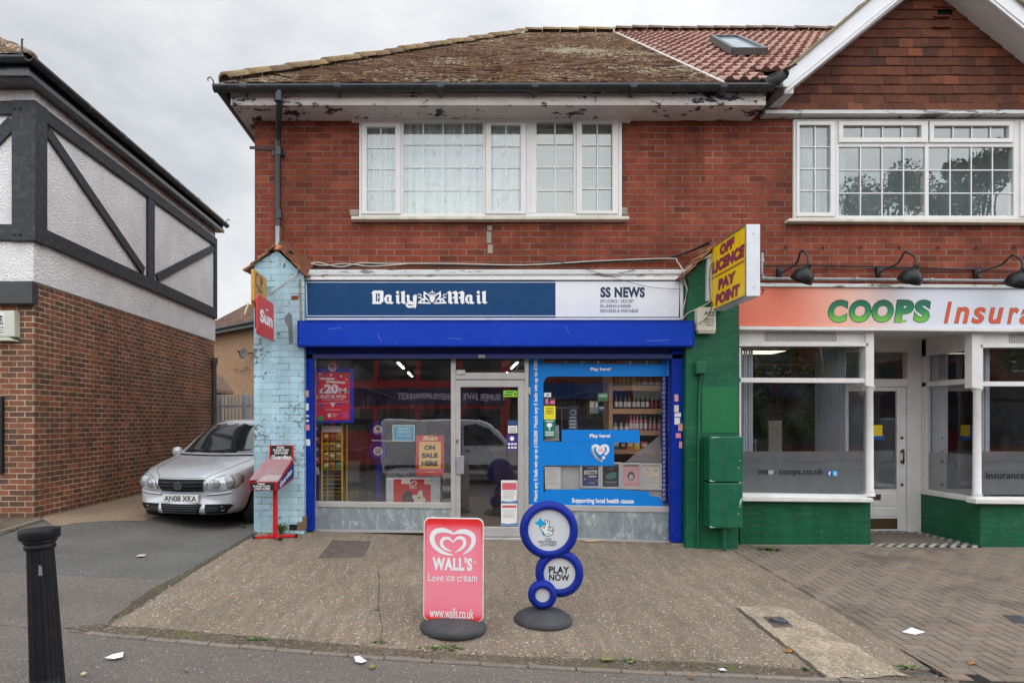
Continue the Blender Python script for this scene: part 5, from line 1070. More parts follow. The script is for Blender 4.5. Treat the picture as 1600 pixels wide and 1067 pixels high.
# sign lamps and conduit
m = MB(); m.tube([P(1191, 396, 7.96), P(1191, 400, 7.95), P(1190, 428, 7.95), P(1193, 434, 7.95), P(1200, 435, 7.95), P(1712, 440, 7.95)], .018, 8)
for x in (1192, 1245, 1338, 1455, 1570): m.tube([P(x-3, 435+(x-1200)*.0095, 7.95), P(x+3, 435+(x-1200)*.0095, 7.95)], .026, 8)
m.tube([P(1191, 404, 7.95), P(1191, 410, 7.95)], .026, 8); tag(m.build('conduit', GALV), 'grey steel conduit running above the insurance sign', 'pipe')
def lamp(bx_, by, pk, nk, sh_, tilt, lab):
    t = thing('sign_lamp', lab, 'lamp', tuple(P(bx_, by, 7.98)), group='swan neck lamps over the insurance sign')
    m = MB(); m.tube([P(bx_, by+6, 7.985), P(bx_, by-7, 7.985)], .04, 10); m.tube([P(bx_, by+1, 7.99), P(bx_+1, by, 7.9)], .026, 8); m.build('wall_mount', BLACK, t)
    m = MB(); m.tube(smooth_line([tuple(P(bx_+1, by, 7.93)), tuple(P(bx_+13, by-6, 7.86)), tuple(P((bx_+pk[0])/2+8, (by+pk[1])/2+1, 7.75)), tuple(P(pk[0]-6, pk[1]+3, 7.62)), tuple(P(pk[0], pk[1], 7.55)), tuple(P(nk[0]-1, (pk[1]+nk[1])/2-3, 7.5)), tuple(P(nk[0], nk[1], 7.48))], 6), .0125, 8); m.build('swan_neck', BLACK, t)
    ax = Vector((tilt, .5, -.85)).normalized(); o = P(nk[0], nk[1], 7.48)
    m = MB(); m.lathe([(.026, -.03), (.03, .015), (.045, .03), (.085, .05), (.112, .085), (.124, .13), (.128, .175), (.122, .173), (.105, .09), (.07, .06), (.03, .05)], o, ax, 28); m.build('lamp_shade', pm('black_enamel', C(26, 28, 30), .4, var=.15, spec=.35), t)
    m = MB(); m.lathe([(.001, .16), (.03, .15), (.045, .12), (.03, .08), (.02, .06)], o, ax, 14); m.build('bulb', PAPER, t)
lamp(1218, 427, (1256, 392.5), (1263, 417), 0, -.25, 'black swan neck lamp nearest the yellow sign, above COOPS')
lamp(1373, 426, (1417.5, 394), (1431, 418), 0, -.12, 'black swan neck lamp in the middle of the three above the insurance sign')
lamp(1526, 428, (1584, 399), (1598, 423), 0, .0, 'black swan neck lamp at the right edge of the photo, partly cut off')
cable([(1192, 415, 7.97), (1260, 414, 7.97), (1340, 416, 7.97), (1430, 418, 7.97), (1500, 421, 7.97), (1600, 424, 7.97), (1700, 424, 7.97)], .009, CBL, 'black cable strung along the brick behind the sign lamps')
cable([(1290, 416, 7.965), (1330, 423, 7.965), (1380, 418, 7.965), (1460, 424, 7.965), (1540, 418, 7.965)], .006, CBL, 'sagging thin black cable behind the middle sign lamp')
# ------------------------------------------------------------------ half timbered building on the left
lb = thing('timbered_building', 'brown brick building with white roughcast upper floor and black timber framing', 'building', (-5.7, 8.6, 0))
YL, XS = 8.59, -5.685; YE2 = 15.0
sy = lambda x: XS*F/(x-CX)                       # depth of a photo column on the side wall
def SW(x, y): Y = sy(x); return (Y, pz(y, Y))
ZB = pz(440, YL); ZT = pz(143, YL)+.05
YE2 = sy(335)
m = MB(); m.box(-14, XS, YL, YL+.3, -.3, ZB).box(XS-.3, XS, YL+.3, YE2, -.3, ZB).box(-14, XS-.3, YE2-.3, YE2, -.3, ZB); m.build('wall', BR_BRN, lb)
ROUGH, nt_, b_, o_ = mk('white_roughcast'); co_ = objco(nt_)
nt_.links.new(mixc(nt_, 1, C(249, 248, 247), ramp(nt_, noise(nt_, co_, 1.6, 6, .6), [(.3, g(.84)), (.7, g(1.02))]), 'MULTIPLY'), b_.inputs['Base Color']); b_.inputs['Roughness'].default_value = .9
bump(nt_, b_, mth(nt_, 'ADD', nd(nt_, 'TexVoronoi', {'Vector': co_, 'Scale': 44.0}, feature='SMOOTH_F1').outputs[0], noise(nt_, co_, 70, 3)), 1.0, .02)
m = MB(); m.box(-14, XS+.012, YL-.03, YL+.3, ZB, ZT).box(XS-.3, XS+.012, YL+.3, YE2+.02, ZB, ZT).box(-14, XS-.3, YE2-.3, YE2+.02, ZB, ZT); m.build('roughcast', ROUGH, lb)
# timbers
XT = XS+.012; YT = YL-.03
def sbar(a, b, w, d=.045, lift=0): A = SW(*a); B = SW(*b); m = MB(); m.bar((XT+d/2+lift, A[0], A[1]), (XT+d/2+lift, B[0], B[1]), w, d, FX); m.build('timber', TIMB, lb, bevel=.006)
zb0, zb1 = pz(378, YL), pz(353, YL); zt0, zt1 = pz(183, YL), pz(162, YL)
m = MB(); m.box(XT, XT+.055, YL+.16, YE2-.1, zb0, zb1); m.build('timber', TIMB, lb, bevel=.006)
m = MB(); m.box(XT, XT+.055, YL+.16, YE2-.1, zt0, zt1); m.build('timber', TIMB, lb, bevel=.006)
xp0 = px(23, YT)
m = MB(); m.box(xp0, XT+.065, YT-.065, YL+.165, zb0-.01, zt1+.003); m.build('timber', TIMB, lb, bevel=.008)
m = MB()
for z in (zt0+.06, zb0+.07):
    for dx in (.04, .12): m.lathe([(.02, 0), (.014, .012), (.001, .016)], (xp0+dx, YT-.065, z), -FY, 8)
m.build('timber_peg', BLACK, lb)
m = MB(); m.box(-14, xp0-.002, YT-.05, YT, zb0, zb1); m.build('timber', TIMB, lb, bevel=.006); m = MB(); m.box(-14, xp0-.002, YT-.05, YT, zt0, zt1); m.build('timber', TIMB, lb, bevel=.006)
m = MB(); m.bar((xp0, YT-.02, pz(191, YT)), (px(-130, YT), YT-.02, pz(352, YT)), .17, .04, FY); m.build('timber', TIMB, lb, bevel=.006)
m = MB(); m.box(XT, XT+.05, YE2-.1, YE2+.025, zb0-.02, zt1); m.build('timber', TIMB, lb, bevel=.006)
sbar((70, 206), (221, 424), .16, .044); sbar((242, 434), (331, 388), .15, .044)
m = MB(); y0, y1 = sy(227), sy(237); m.box(XT, XT+.05, y0, y1, zb1, zt0); m.build('timber', TIMB, lb, bevel=.006)
# eaves
XE = XS+.17; YEF = YL-.36
m = MB(); m.box(-14, XE, YEF, YL+.0, ZT-.05, ZT-.035); m.box(XS, XE, YL, YE2+.1, ZT-.05, ZT-.035); m.box(-14, XE, YEF, YEF+.03, ZT-.03, ZT+.14); m.box(XE-.03, XE, YEF+.03, YE2+.1, ZT-.03, ZT+.14)
m.box(-14, XE+.0, YEF-.03, YEF+.0, ZT-.055, ZT+.02); m.box(XE, XE+.03, YEF-.03, YE2+.1, ZT-.055, ZT+.02); m.build('eaves_board', pm('black_gloss_fascia', C(34, 35, 38), .28, var=.2, coat=.3), lb, bevel=.006)
m = MB(); gutter(m, [(-14, YEF-.06, ZT+.17), (XE+.02, YEF-.06, ZT+.165)], .065); gutter(m, [(XE+.07, YEF-.11, ZT+.165), (XE+.07, YE2+.14, ZT+.15)], .065)
for y in (9.4, 10.4, 11.4, 12.4, 13.4): m.tube([(XE+.07, y-.04, ZT+.14), (XE+.07, y+.04, ZT+.14)], .064, 12)
for x in (-5.9, -6.6): m.tube([(x-.04, YEF-.06, ZT+.145), (x+.04, YEF-.06, ZT+.145)], .064, 12)
m.tube([(XE-.02, YEF-.1, ZT+.16), (XE-.02, YEF-.1, ZT+.36), (XE-.01, YEF-.1, ZT+.38)], .012, 6)
m.tube([(XE+.07, YE2+.1, ZT+.16), (XE+.08, YE2+.12, ZT+.26), (XE+.1, YE2+.14, ZT+.29), (XE+.14, YE2+.15, ZT+.27)], .01, 6); m.build('gutter', BLACKP, lb)
m = MB(); zr = ZT+.2; sl_ = .72
m.face([(-14, YEF-.05, zr-.03), (XE+.02, YEF-.05, zr-.03), (XE-2.98, YEF+2.95, zr-.03+3*sl_), (-14, YEF+2.95, zr-.03+3*sl_)]); m.face([(XE+.02, YEF-.05, zr-.03), (XE+.02, YE2+.1, zr-.03), (XE-2.98, YE2+.1, zr-.03+3*sl_), (XE-2.98, YEF+2.95, zr-.03+3*sl_)]); m.build('roof_underlay', pm('roof_felt', C(60, 48, 42), .95), lb)
m = MB(); sn_ = math.hypot(1, sl_); nfr = Vector((0, -sl_, 1)).normalized(); nsd = Vector((sl_, 0, 1)).normalized()
for r in range(30):
    d = r*.082; 
    for i in range(34):
        x1 = XE+.02-d-i*.168-(.084 if r % 2 else 0); x0 = x1-.166
        if x1 > XE+.02-d+.01: continue
        p = Vector((x0, YEF-.07+d, zr+d*sl_)); q = Vector((x1, YEF-.07+d, zr+d*sl_)); e = Vector((0, .13, .13*sl_)); j = nfr*rnd.uniform(.018, .036); k = nfr*rnd.uniform(.018, .036)
        m.hexa([p+j-nfr*.014, q+k-nfr*.014, q+e-nfr*.01, p+e-nfr*.01, p+j, q+k, q+e+nfr*.004, p+e+nfr*.004])
    for i in range(40):
        y0 = YEF-.04+d+i*.168+(.084 if r % 2 else 0); y1 = y0+.166
        if y1 > YE2+.12 or r > 22: continue
        p = Vector((XE+.04-d, y0, zr+d*sl_)); q = Vector((XE+.04-d, y1, zr+d*sl_)); e = Vector((-.13, 0, .13*sl_)); j = nsd*rnd.uniform(.018, .034); k = nsd*rnd.uniform(.018, .034)
        m.hexa([p+j-nsd*.014, q+k-nsd*.014, q+e-nsd*.01, p+e-nsd*.01, p+j, q+k, q+e+nsd*.004, p+e+nsd*.004])
m.build('roof', TILE_OLD, lb)
m = MB(); ridge(m, Vector((XE+.02, YEF-.03, zr+.02)), Vector((XE-2.4, YEF+2.4, zr+2.4*sl_+.03)), 11, .1); m.build('ridge_tiles', TILE_OLD, lb)
m = MB(); m.box(-14, px(50.5, YL-.12), YL-.12, YL-.001, pz(474.5, YL-.12), pz(440, YL-.12)); m.build('shop_fascia', pm('grey_black_fascia', C(56, 57, 60), .4, var=.2), lb, bevel=.01)
m = MB(); xw = px(4, YL-.04); m.box(xw-.06, xw, YL-.05, YL-.001, pz(739, YL-.04), pz(619, YL-.04)).box(-14, xw-.06, YL-.05, YL-.001, pz(739, YL-.04), pz(732, YL-.04)).box(-14, xw-.06, YL-.05, YL-.001, pz(626, YL-.04), pz(619, YL-.04)); wf = m.build('shop_window_frame', BLACK, lb, bevel=.005)
m = MB(); m.box(-14, xw-.06, YL-.02, YL-.001, pz(732, YL-.04), pz(626, YL-.04)); m.build('pane', pm('teal_window', C(40, 120, 130), .1), wf)
m = MB(); yq = sy(332); m.tube([(XS+.05, yq, pz(561, yq)), (XS+.05, yq, 0)], .045, 10); m.tube([(XS+.05, yq, pz(559, yq)), (XS+.05, yq, pz(569, yq))], .07, 10); m.build('downpipe', pm('grey_brown_pipe', C(84, 78, 76), .6), lb)
m = MB(); m.box(-8, -6.12, YE2+.05, 15.9, -.3, 2.12); m.build('annexe', BR_BRN, lb)
m = MB(); m.prism([(-8, 2.12), (px(349, 15.4), 2.12), (px(349, 15.4), 2.19), (px(337, 15.4)-.12, 2.6), (-8, 2.9)], (Vector((0, 0, 0)), FX, FZ, -FY), -16.1, -(YE2+.03)); m.build('annexe_roof', TILE_OLD, lb)
# graffiti scribbles in chalky white
m = MB()
m.pstroke([(15, 660), (22, 655), (30, 652), (24, 660), (18, 668), (28, 672), (36, 668), (38, 662)], 1.0, YL-.004, 0); m.pstroke([(16, 675), (26, 668), (32, 676), (24, 684), (20, 692), (34, 690), (38, 682)], .9, YL-.004, 0)
def sstroke(pts, w): m.stroke([SW(*p) for p in pts], w, (Vector((XS, 0, 0)), FY, FZ, FX), .003)
sstroke([(285, 636), (292, 630), (290, 642), (298, 634), (296, 646), (304, 636), (302, 644)], .018); sstroke([(284, 630), (296, 634), (308, 628)], .015)
m.build('chalk_scrawl', film('chalk', C(186, 176, 168), .4), lb)
ab = thing('alarm_box', 'grey cream alarm box on the brown brick front of the timbered building', 'alarm box', (-6.25, 8.5, 2.5))
ya2 = 8.47
m = MB(); m.pquad([(-20, 486), (22, 485), (22.5, 526), (-20, 526)], ya2, .119); m.pquad([(-20, 526), (12, 524.5), (22.5, 532.5), (-20, 532)], ya2+.01, .108); m.build('case', pm('grey_cream_plastic', C(204, 206, 192), .5, var=.06, dirt=.2, dcol=C(120, 120, 100)), ab, bevel=.008)
m = MB(); m.prect(-16, 488.5, 7, 522, ya2, .001); m.build('label_plate', PAPER, ab)
m = MB(); 
for t, x0, x1, y0, y1 in (('LOCK', -14, 5, 497, 502.5), ('ION', -6, 5, 503, 508), ('0800 98', -14, 6, 510.5, 513), ('24 9477', -14, 6, 515, 517), ('1090', -8, 6, 518.5, 520.5)): m.ptext(t, x0, y0, x1, y1, ya2, .0025, bold=.04)
m.pflat([(-6, 490), (5, 494.5), (2, 496.5), (-6, 495)], ya2, .0025); m.build('lettering', INKK, ab)

# ------------------------------------------------------------------ beyond the gap: house, palisade fence
PEBB, nt_, b_, o_ = mk('pebbledash_render'); co_ = objco(nt_)
nt_.links.new(ramp(nt_, noise(nt_, co_, 16, 5, .8), [(.25, C(128, 98, 76)), (.5, C(178, 142, 110)), (.75, C(206, 174, 140))]), b_.inputs['Base Color']); b_.inputs['Roughness'].default_value = .95; bump(nt_, b_, noise(nt_, co_, 40, 4, .8), .8, .02)
bh = thing('pebbledash_house', 'tan pebbledash house with a brown tiled roof behind the driveway', 'house', (-6, 22, 0))
A, B = P(318, 519, 23), P(440, 498.5, 19.6); A.z = B.z = 4.6; t = (B-A); t.z = 0; t.normalize(); nn = Vector((-t.y, t.x, 0)); nn = nn if nn.y > 0 else -nn
m = MB(); m.hexa([Vector((A.x, A.y, -.3)), Vector((B.x, B.y, -.3)), Vector((B.x, B.y, -.3))+nn*7, Vector((A.x, A.y, -.3))+nn*7, A, B, B+nn*7, A+nn*7]); m.build('wall', PEBB, bh)
a, b = A-t*.3-nn*.35-FZ*.05, B+t*.3-nn*.35-FZ*.05
R1, R2 = A+t*2.4+nn*3.5+FZ*2.7, B-t*.5+nn*3.5+FZ*2.7
BT = brick('house_roof_tiles', [(0, C(96, 70, 58)), (.5, C(116, 86, 72)), (1, C(132, 98, 80))], C(60, 44, 38), w=.2, h=.12, ms=.012, stain=.3)
m = MB(); m.face([a, b, R2, R1]); m.face([a, R1, A+nn*7.3-t*.3]); m.face([b, B+nn*7.3+t*.3, R2]); m.face([R1, R2, B+nn*7.3+t*.3, A+nn*7.3-t*.3]); m.build('roof', BT, bh, solid=.06)
m = MB(); m.tube([a-nn*.05, b-nn*.05], .06, 8); m.bar(a-FZ*.08, b-FZ*.08, .12, .05, nn); m.build('gutter', BLACKP, bh)
m = MB(); q = A+t*(t.dot(P(388, 500, 20.6)-A))+nn*-.2; m.bar(q+FZ*.3-t*.1, q+FZ*.62+t*.16, .1, .1, nn); m.build('roof_vent_board', pm('pale_board_2', C(214, 196, 158), .7), bh)
sdsh = A+t*(t.dot(P(383, 554, 20.8)-A)); sdsh.z = pz(554, 20.8)
dsh = thing('satellite_dish', 'small grey satellite dish on the tan house wall', 'satellite dish', tuple(sdsh))
m = MB(); ax = Vector((-.3, -1, .25)).normalized(); m.lathe([(.001, 0), (.08, .012), (.15, .04), (.17, .06), (.165, .062), (.1, .03), (.001, .012)], sdsh+Vector((-.05, -.3, 0)), ax, 24); m.build('dish', pm('dish_grey', C(108, 102, 98), .6), dsh)
m = MB(); m.tube([sdsh+nn*.05+Vector((.2, 0, 0)), sdsh+Vector((.15, -.15, .05)), sdsh+Vector((-.05, -.28, 0))], .02, 6); m.tube([sdsh+Vector((-.05, -.3, -.14)), sdsh+Vector((-.1, -.42, -.12)), sdsh+Vector((-.15, -.55, .05))], .012, 6); m.lathe([(.03, -.04), (.03, .04)], sdsh+Vector((-.15, -.55, .05)), -ax, 8); m.build('arm', BLACKP, dsh)
m = MB(); cw = [A+t*(t.dot(P(x, y, 21)-A))-nn*.03 for x, y in ((337, 577), (355, 576), (368, 580), (380, 580), (388, 573), (397, 573))]
for v, y in zip(cw, (577, 576.5, 579, 578, 574, 573)): v.z = pz(y, v.y)
for v in cw: v -= nn*.03
m.tube(smooth_line([tuple(v) for v in cw], 4), .014, 5); m.build('wall_cable', pm('tan_cable', C(140, 116, 92), .7), bh)
fn = thing('palisade_fence', 'grey galvanised palisade fence across the end of the driveway', 'fence', (-5, 17.2, 0))
FT = 2.2; m = MB(); FGR = pm('weathered_grey_steel', C(168, 173, 177), .6, var=.15)
for i, x in enumerate((341.5, 381, 421)): xx = px(x, 17.2); q = MB(); q.box(xx-.07, xx+.07, 17.2, 17.32, -.2, FT-.02 if i else FT+.05); q.build('post', FGR, fn, bevel=.008)
x = px(336, 17.2)
while x < px(440, 17.2):
    q = [(x-.026, .05), (x+.026, .05), (x+.026, FT-.1), (x, FT-.02), (x-.026, FT-.1)]; m.prism(q, front(17.16), -.012, 0); x += .092
m.build('pales', FGR, fn); m = MB(); m.box(px(336, 17.2), px(440, 17.2), 17.175, 17.2, FT-.38, FT-.32).box(px(336, 17.2), px(440, 17.2), 17.175, 17.2, .35, .41); m.build('rail', GALV, fn)
# ------------------------------------------------------------------ hatchback
def make_car(name, label, paint, loc, yaw, plate=None, group=None):
    car = thing(name, label, 'car', loc, (0, 0, yaw), group)
    ST = [(0.0, 0.5, 0.33, 0.45, 0.53, 0.42, 0.57, 0.6), (0.035, 0.63, 0.25, 0.45, 0.6, 0.52, 0.645, 0.67), (0.1, 0.71, 0.21, 0.46, 0.67, 0.58, 0.705, 0.73), (0.25, 0.775, 0.19, 0.48, 0.76, 0.62, 0.8, 0.83), (0.55, 0.815, 0.18, 0.5, 0.83, 0.66, 0.855, 0.885), (0.95, 0.825, 0.18, 0.5, 0.91, 0.68, 0.93, 0.95), (1.08, 0.825, 0.18, 0.5, 0.925, 0.67, 0.955, 0.99), (1.42, 0.825, 0.18, 0.5, 0.955, 0.63, 1.202, 1.247), (1.78, 0.825, 0.18, 0.5, 0.965, 0.585, 1.415, 1.46), (2.1, 0.825, 0.18, 0.5, 0.97, 0.57, 1.475, 1.515), (2.7, 0.825, 0.18, 0.5, 0.975, 0.56, 1.465, 1.51), (3.3, 0.82, 0.18, 0.5, 0.98, 0.54, 1.4, 1.45), (3.6, 0.8, 0.2, 0.5, 0.98, 0.52, 1.25, 1.31), (3.8, 0.77, 0.25, 0.5, 0.94, 0.5, 0.97, 1.0), (3.9, 0.69, 0.32, 0.5, 0.8, 0.45, 0.83, 0.85)]
    rows = []
    for y, w, zb, zm, zl, rx, rz, zt in ST:
        h = [(0, zb), (w*.6, zb), (w*.9, zb+.03), (w*.985, (zb+zm)/2), (w, zm), (w*.99, (zm+zl)/2), (w*.955, zl), ((w*.955+rx)/2, zl+(rz-zl)*.55), (rx, rz), (rx*.72, zt-.008), (rx*.3, zt), (0, zt)]
        ring = [(-a, b) for a, b in h[1:-1]][::-1]
        full = h+ring
        rows.append([Vector((a, y+.17*(abs(a)/max(w, .01))**2.2*max(0, 1-y/.9)*(1 if y < 2 else 0)-.14*(abs(a)/w)**2*max(0, (y-3.3)/.6), b)) for a, b in full])
    m = MB(); m.grid(rows, True, True); m.face(rows[0][::-1], True); m.face(rows[-1], True)
    body = m.build('body', paint, car, local=True, autos=True)
    bm = bmesh.new(); bm.from_mesh(body.data); bmesh.ops.recalc_face_normals(bm, faces=bm.faces); bm.to_mesh(body.data); bm.free()
    md = body.modifiers.new('s', 'SUBSURF'); md.levels = md.render_levels = 2
    car.rotation_euler = (0, 0, 0); car.location = (0, 0, 0)
    bpy.context.view_layer.update(); dg = bpy.context.evaluated_depsgraph_get(); ev = body.evaluated_get(dg); bvh = BVHTree.FromObject(body, dg)
    def hit(p, ax):
        o, d = {'f': (Vector((p[0], -2, p[1])), FY), 'r': (Vector((3, p[0], p[1])), -FX), 'l': (Vector((-3, p[0], p[1])), FX), 'b': (Vector((p[0], 7, p[1])), -FY)}[ax]
        h, n, _, _ = bvh.ray_cast(o, d)
        return (h, n if n.dot(d) < 0 else -n) if h else (None, None)
    def shell(poly, ax, off, name, mat, parent=car, th=.0, bevel=0, sub=.05):
        bm = cutgrid(poly, sub); bad = []
        for v in bm.verts:
            h, n = hit((v.co.x, v.co.y), ax)
            if h is None: bad.append(v)
            else: v.co = h+n*off
        if bad: bmesh.ops.delete(bm, geom=bad, context='VERTS')
        bmesh.ops.recalc_face_normals(bm, faces=bm.faces)
        me = bpy.data.meshes.new(name); bm.to_mesh(me); bm.free(); me.materials.append(mat)
        for p in me.polygons: p.use_smooth = True
        o = bpy.data.objects.new(name, me); COL.objects.link(o); o.parent = parent
        if th: q = o.modifiers.new('t', 'SOLIDIFY'); q.thickness = th; q.offset = 0
        return o
    def line(pts, ax, r, name, mat, parent=car, off=.0):
        q = smooth_line(pts, 4) if len(pts) > 2 else [tuple(Vector(pts[0]).lerp(Vector(pts[1]), i/8)) for i in range(9)]
        P3 = []
        for p in q:
            h, n = hit(p, ax)
            if h is not None: P3.append(h+n*off)
        if len(P3) > 1: m = MB(); m.tube(P3, r, 6); return m.build(name, mat, parent, local=True)
    mir = lambda q: [(-a, b) for a, b in q][::-1]
    BLK = pm('car_black_trim', C(18, 19, 21), .6, spec=.2); CGL = pm('car_glass', C(34, 40, 42), .03, var=.3, vs=3, spec=.9, coat=1); LEN = pm('headlamp_lens', C(196, 202, 206), .06, .3, var=.25, vs=14, coat=1); REF = pm('lamp_reflector', C(150, 156, 162), .18, .4, var=.3, vs=22, coat=1); CHR = pm('chrome', C(210, 212, 214), .08, 1); GAP = pm('shut_line', C(22, 23, 25), .8)
    # grille, intakes
    gp = [(-.345, .69), (-.30, .53), (.30, .53), (.345, .69)]
    gr = shell(gp, 'f', .011, 'grille', BLK, sub=.025); 
    for k in range(3): z = .565+k*.042; w = .31+k*.009; line([(-w, z), (w, z)], 'f', .004, 'slat', pm('slat_grey', C(70, 72, 75), .4), gr, .01)
    [line([gp[i], gp[(i+1) % 4]], 'f', .0035, 'surround', CHR, gr, .009) for i in range(4)]
    lg = shell([(-.30, .36), (-.25, .222), (.25, .222), (.30, .36)], 'f', .009, 'lower_grille', BLK)
    for k in range(4): z = .25+k*.028; line([(-.235-.008*k, z), (.235+.008*k, z)], 'f', .005, 'slat', pm('slat_grey', C(70, 72, 75), .4), lg, .009)
    for s in (1, -1):
        f = (lambda q: q) if s > 0 else mir
        it = shell(f([(.335, .355), (.35, .235), (.58, .24), (.68, .345), (.64, .358)]), 'f', .009, 'side_intake', BLK)
        for z in (.27, .29, .31): line([(s*.335, z), (s*.50, z)], 'f', .004, 'slat', pm('slat_grey', C(70, 72, 75), .4), it, .009)
        h, n = hit((s*.555, .295), 'f'); m = MB(); m.lathe([(.036, -.01), (.036, .004), (.028, .006), (.001, .002)], h, n, 20); m.build('fog_lamp', pm('fog_glass', C(120, 124, 126), .1, .2, coat=1), car, local=True)
        hl = f([(.355, .56), (.385, .65), (.48, .72), (.62, .765), (.70, .765), (.745, .72), (.75, .65), (.70, .575), (.58, .54), (.44, .535)])
        hd = shell(hl, 'f', .006, 'headlight', LEN, th=.006)
        for cx, cz, r in ((.475, .625, .062), (.62, .65, .085)):
            h, n = hit((s*cx, cz), 'f'); m = MB(); n2 = (n+Vector((0, -1.6, 0))).normalized(); m.lathe([(r, -.004), (r*.96, .006), (r*.7, .012), (.001, .016)], h+n*.004, n2, 28); m.build('reflector', REF, hd, local=True)
        for i in range(len(hl)): line([hl[i], hl[(i+1) % len(hl)]], 'f', .004, 'lamp_seal', GAP, hd, .004)
        line([(s*.335, .485), (s*.5, .495), (s*.66, .52)], 'f', .011, 'bumper_strip', paint, off=.006); line([(s*.335, .468), (s*.5, .478), (s*.66, .503)], 'f', .003, 'strip_groove', GAP, off=.001)
        line([(s*.35, .70), (s*.37, .735), (s*.50, .80), (s*.58, .88), (s*.60, .92), (s*.60, .965)], 'f', .0035, 'bonnet_gap', GAP)
        m = MB(); sgn = s; c = Vector((s*.90, 1.42, 1.0))
        rings = [[c+Vector((s*a*.1, b*.06+ -.02, 0))+Vector((0, 0, d)) for a, b, d in ()]]
        m.lathe([(.001, -.075), (.05, -.065), (.075, -.02), (.075, .03), (.06, .07), (.001, .085)], c, Vector((s, -.35, 0)).normalized(), 16, 1, .75); mo = m.build('door_mirror', paint, car, local=True); m = MB(); m.tube([c-Vector((s*.05, 0, .03)), Vector((s*.76, 1.46, .965))], [.03, .035], 8); m.build('mirror_arm', BLK, mo, local=True)
    m = MB(); h, n = hit((0, .43), 'f'); m.prism(rrect(-.26, .26, .378, .488, .012), (Vector((0, h.y-.016, 0)), FX, FZ, -FY), -.03, 0); pl = m.build('number_plate', pm('white_plate', C(226, 226, 222), .35, var=.03), car, local=True, bevel=.002)
    if plate: m = MB(); m.text(plate, (Vector((0, h.y-.016, 0)), FX, FZ, -FY), -.235, .395, .235, .472, .002, bold=.02); m.build('plate_characters', INKK, pl, local=True)
    h, n = hit((0, .612), 'f'); bf = (h+n*.016, FX, (FZ-n*n.z).normalized(), n)
    m = MB(); rg = [circ(0, 0, r, 32) for r in (.058, .048)]
    m.prism(circ(0, 0, .056, 32), bf, -.01, .002); bdg = m.build('badge', pm('badge_dark', C(60, 64, 70), .3), car, local=True)
    m = MB(); m.stroke([(math.cos(R(12*i))*.052, math.sin(R(12*i))*.052) for i in range(31)], .008, bf, .005, 1); m.stroke([(-.022, .042), (0, .006), (.022, .042)], .009, bf, .005, 1); m.stroke([(-.042, .024), (-.02, -.040), (0, .0), (.02, -.040), (.042, .024)], .009, bf, .005, 1); m.build('badge_letters', CHR, bdg, local=True)
    line([(-.355, .705), (0, .71), (.355, .705)], 'f', .0035, 'bonnet_gap', GAP)
    # glazing
    ws = shell([(-.60, 1.005), (0, .995), (.60, 1.005), (.54, 1.30), (.515, 1.41), (0, 1.445), (-.515, 1.41), (-.54, 1.30)], 'f', .006, 'windscreen', CGL, th=.004)
    m = MB(); h1, n1 = hit((-.5, 1.0), 'f'); h2, n2 = hit((.05, 1.015), 'f'); h3, n3 = hit((.48, 1.035), 'f')
    m.tube([h1+n1*.02, h2+n2*.025], .008, 6); m.tube([hit((.02, .995), 'f')[0]+n2*.02, h3+n3*.025], .008, 6); m.build('wiper', BLK, ws, local=True)
    line([(-.62, .972), (0, .96), (.62, .972)], 'f', .018, 'scuttle', BLK)
    for s, ax in ((1, 'r'), (-1, 'l')):
        shell([(1.36, 1.0), (1.80, 1.335), (2.0, 1.385), (2.38, 1.385), (2.38, .99)], ax, .005, 'side_window', CGL, th=.004); shell([(2.46, .99), (2.46, 1.385), (2.95, 1.36), (3.35, 1.25), (3.42, 1.02)], ax, .005, 'side_window', CGL, th=.004)
        dr = [(1.25, .95), (1.28, .36), (2.42, .32), (2.42, .96)]
        for i in range(3): line([dr[i], dr[i+1]], ax, .0035, 'door_gap', GAP)
        line([(2.1, .84), (2.25, .845)], ax, .014, 'door_handle', paint, off=.012); line([(.95, .56), (2.4, .57), (3.0, .57)], ax, .013, 'side_strip', paint, off=.005)
        for y in (.80, 3.22):
            shell([(y+.355*math.cos(R(6*i)), .30+.355*math.sin(R(6*i))) for i in range(60) if .30+.355*math.sin(R(6*i)) > .16], ax, .004, 'wheel_arch', BLK); shell([(y-.3, .175), (y+.3, .175), (y+.3, .215), (y-.3, .215)], ax, .005, 'wheel_arch', BLK)
            x = s*.745; m = MB(); prof = [(.19, -.085), (.27, -.095), (.295, -.08), (.30, -.04), (.30, .04), (.295, .08), (.27, .098), (.20, .09)]
            m.lathe(prof, (x, y, .30), FX*s, 36); wh = m.build('wheel', pm('tyre', C(34, 34, 35), .85, bs=80), car, local=True)
            m = MB(); m.lathe([(.205, .07), (.20, .085), (.185, .09), (.17, .06), (.06, .075), (.05, .09), (.001, .095)], (x, y, .30), FX*s, 36); m.build('hub_cap', pm('hub_silver', C(150, 152, 155), .3, .6), wh, local=True)
    shell([(-.42, 1.30), (.42, 1.30), (.48, 1.03), (-.48, 1.03)], 'b', .005, 'rear_window', CGL, th=.004)
    for s in (1, -1): shell([(s*.50, .95), (s*.66, .95), (s*.66, .68), (s*.52, .72)][::s], 'b', .006, 'tail_light', pm('tail_red', C(150, 16, 20), .15, coat=1), th=.006)
    m = MB(); m.lathe([(.002, 0), (.002, .2)], (0, 2.9, 1.44), Vector((0, .6, 1)).normalized(), 6); m.build('aerial', BLK, car, local=True)
    car.location = loc; car.rotation_euler = (0, 0, yaw)
    return car
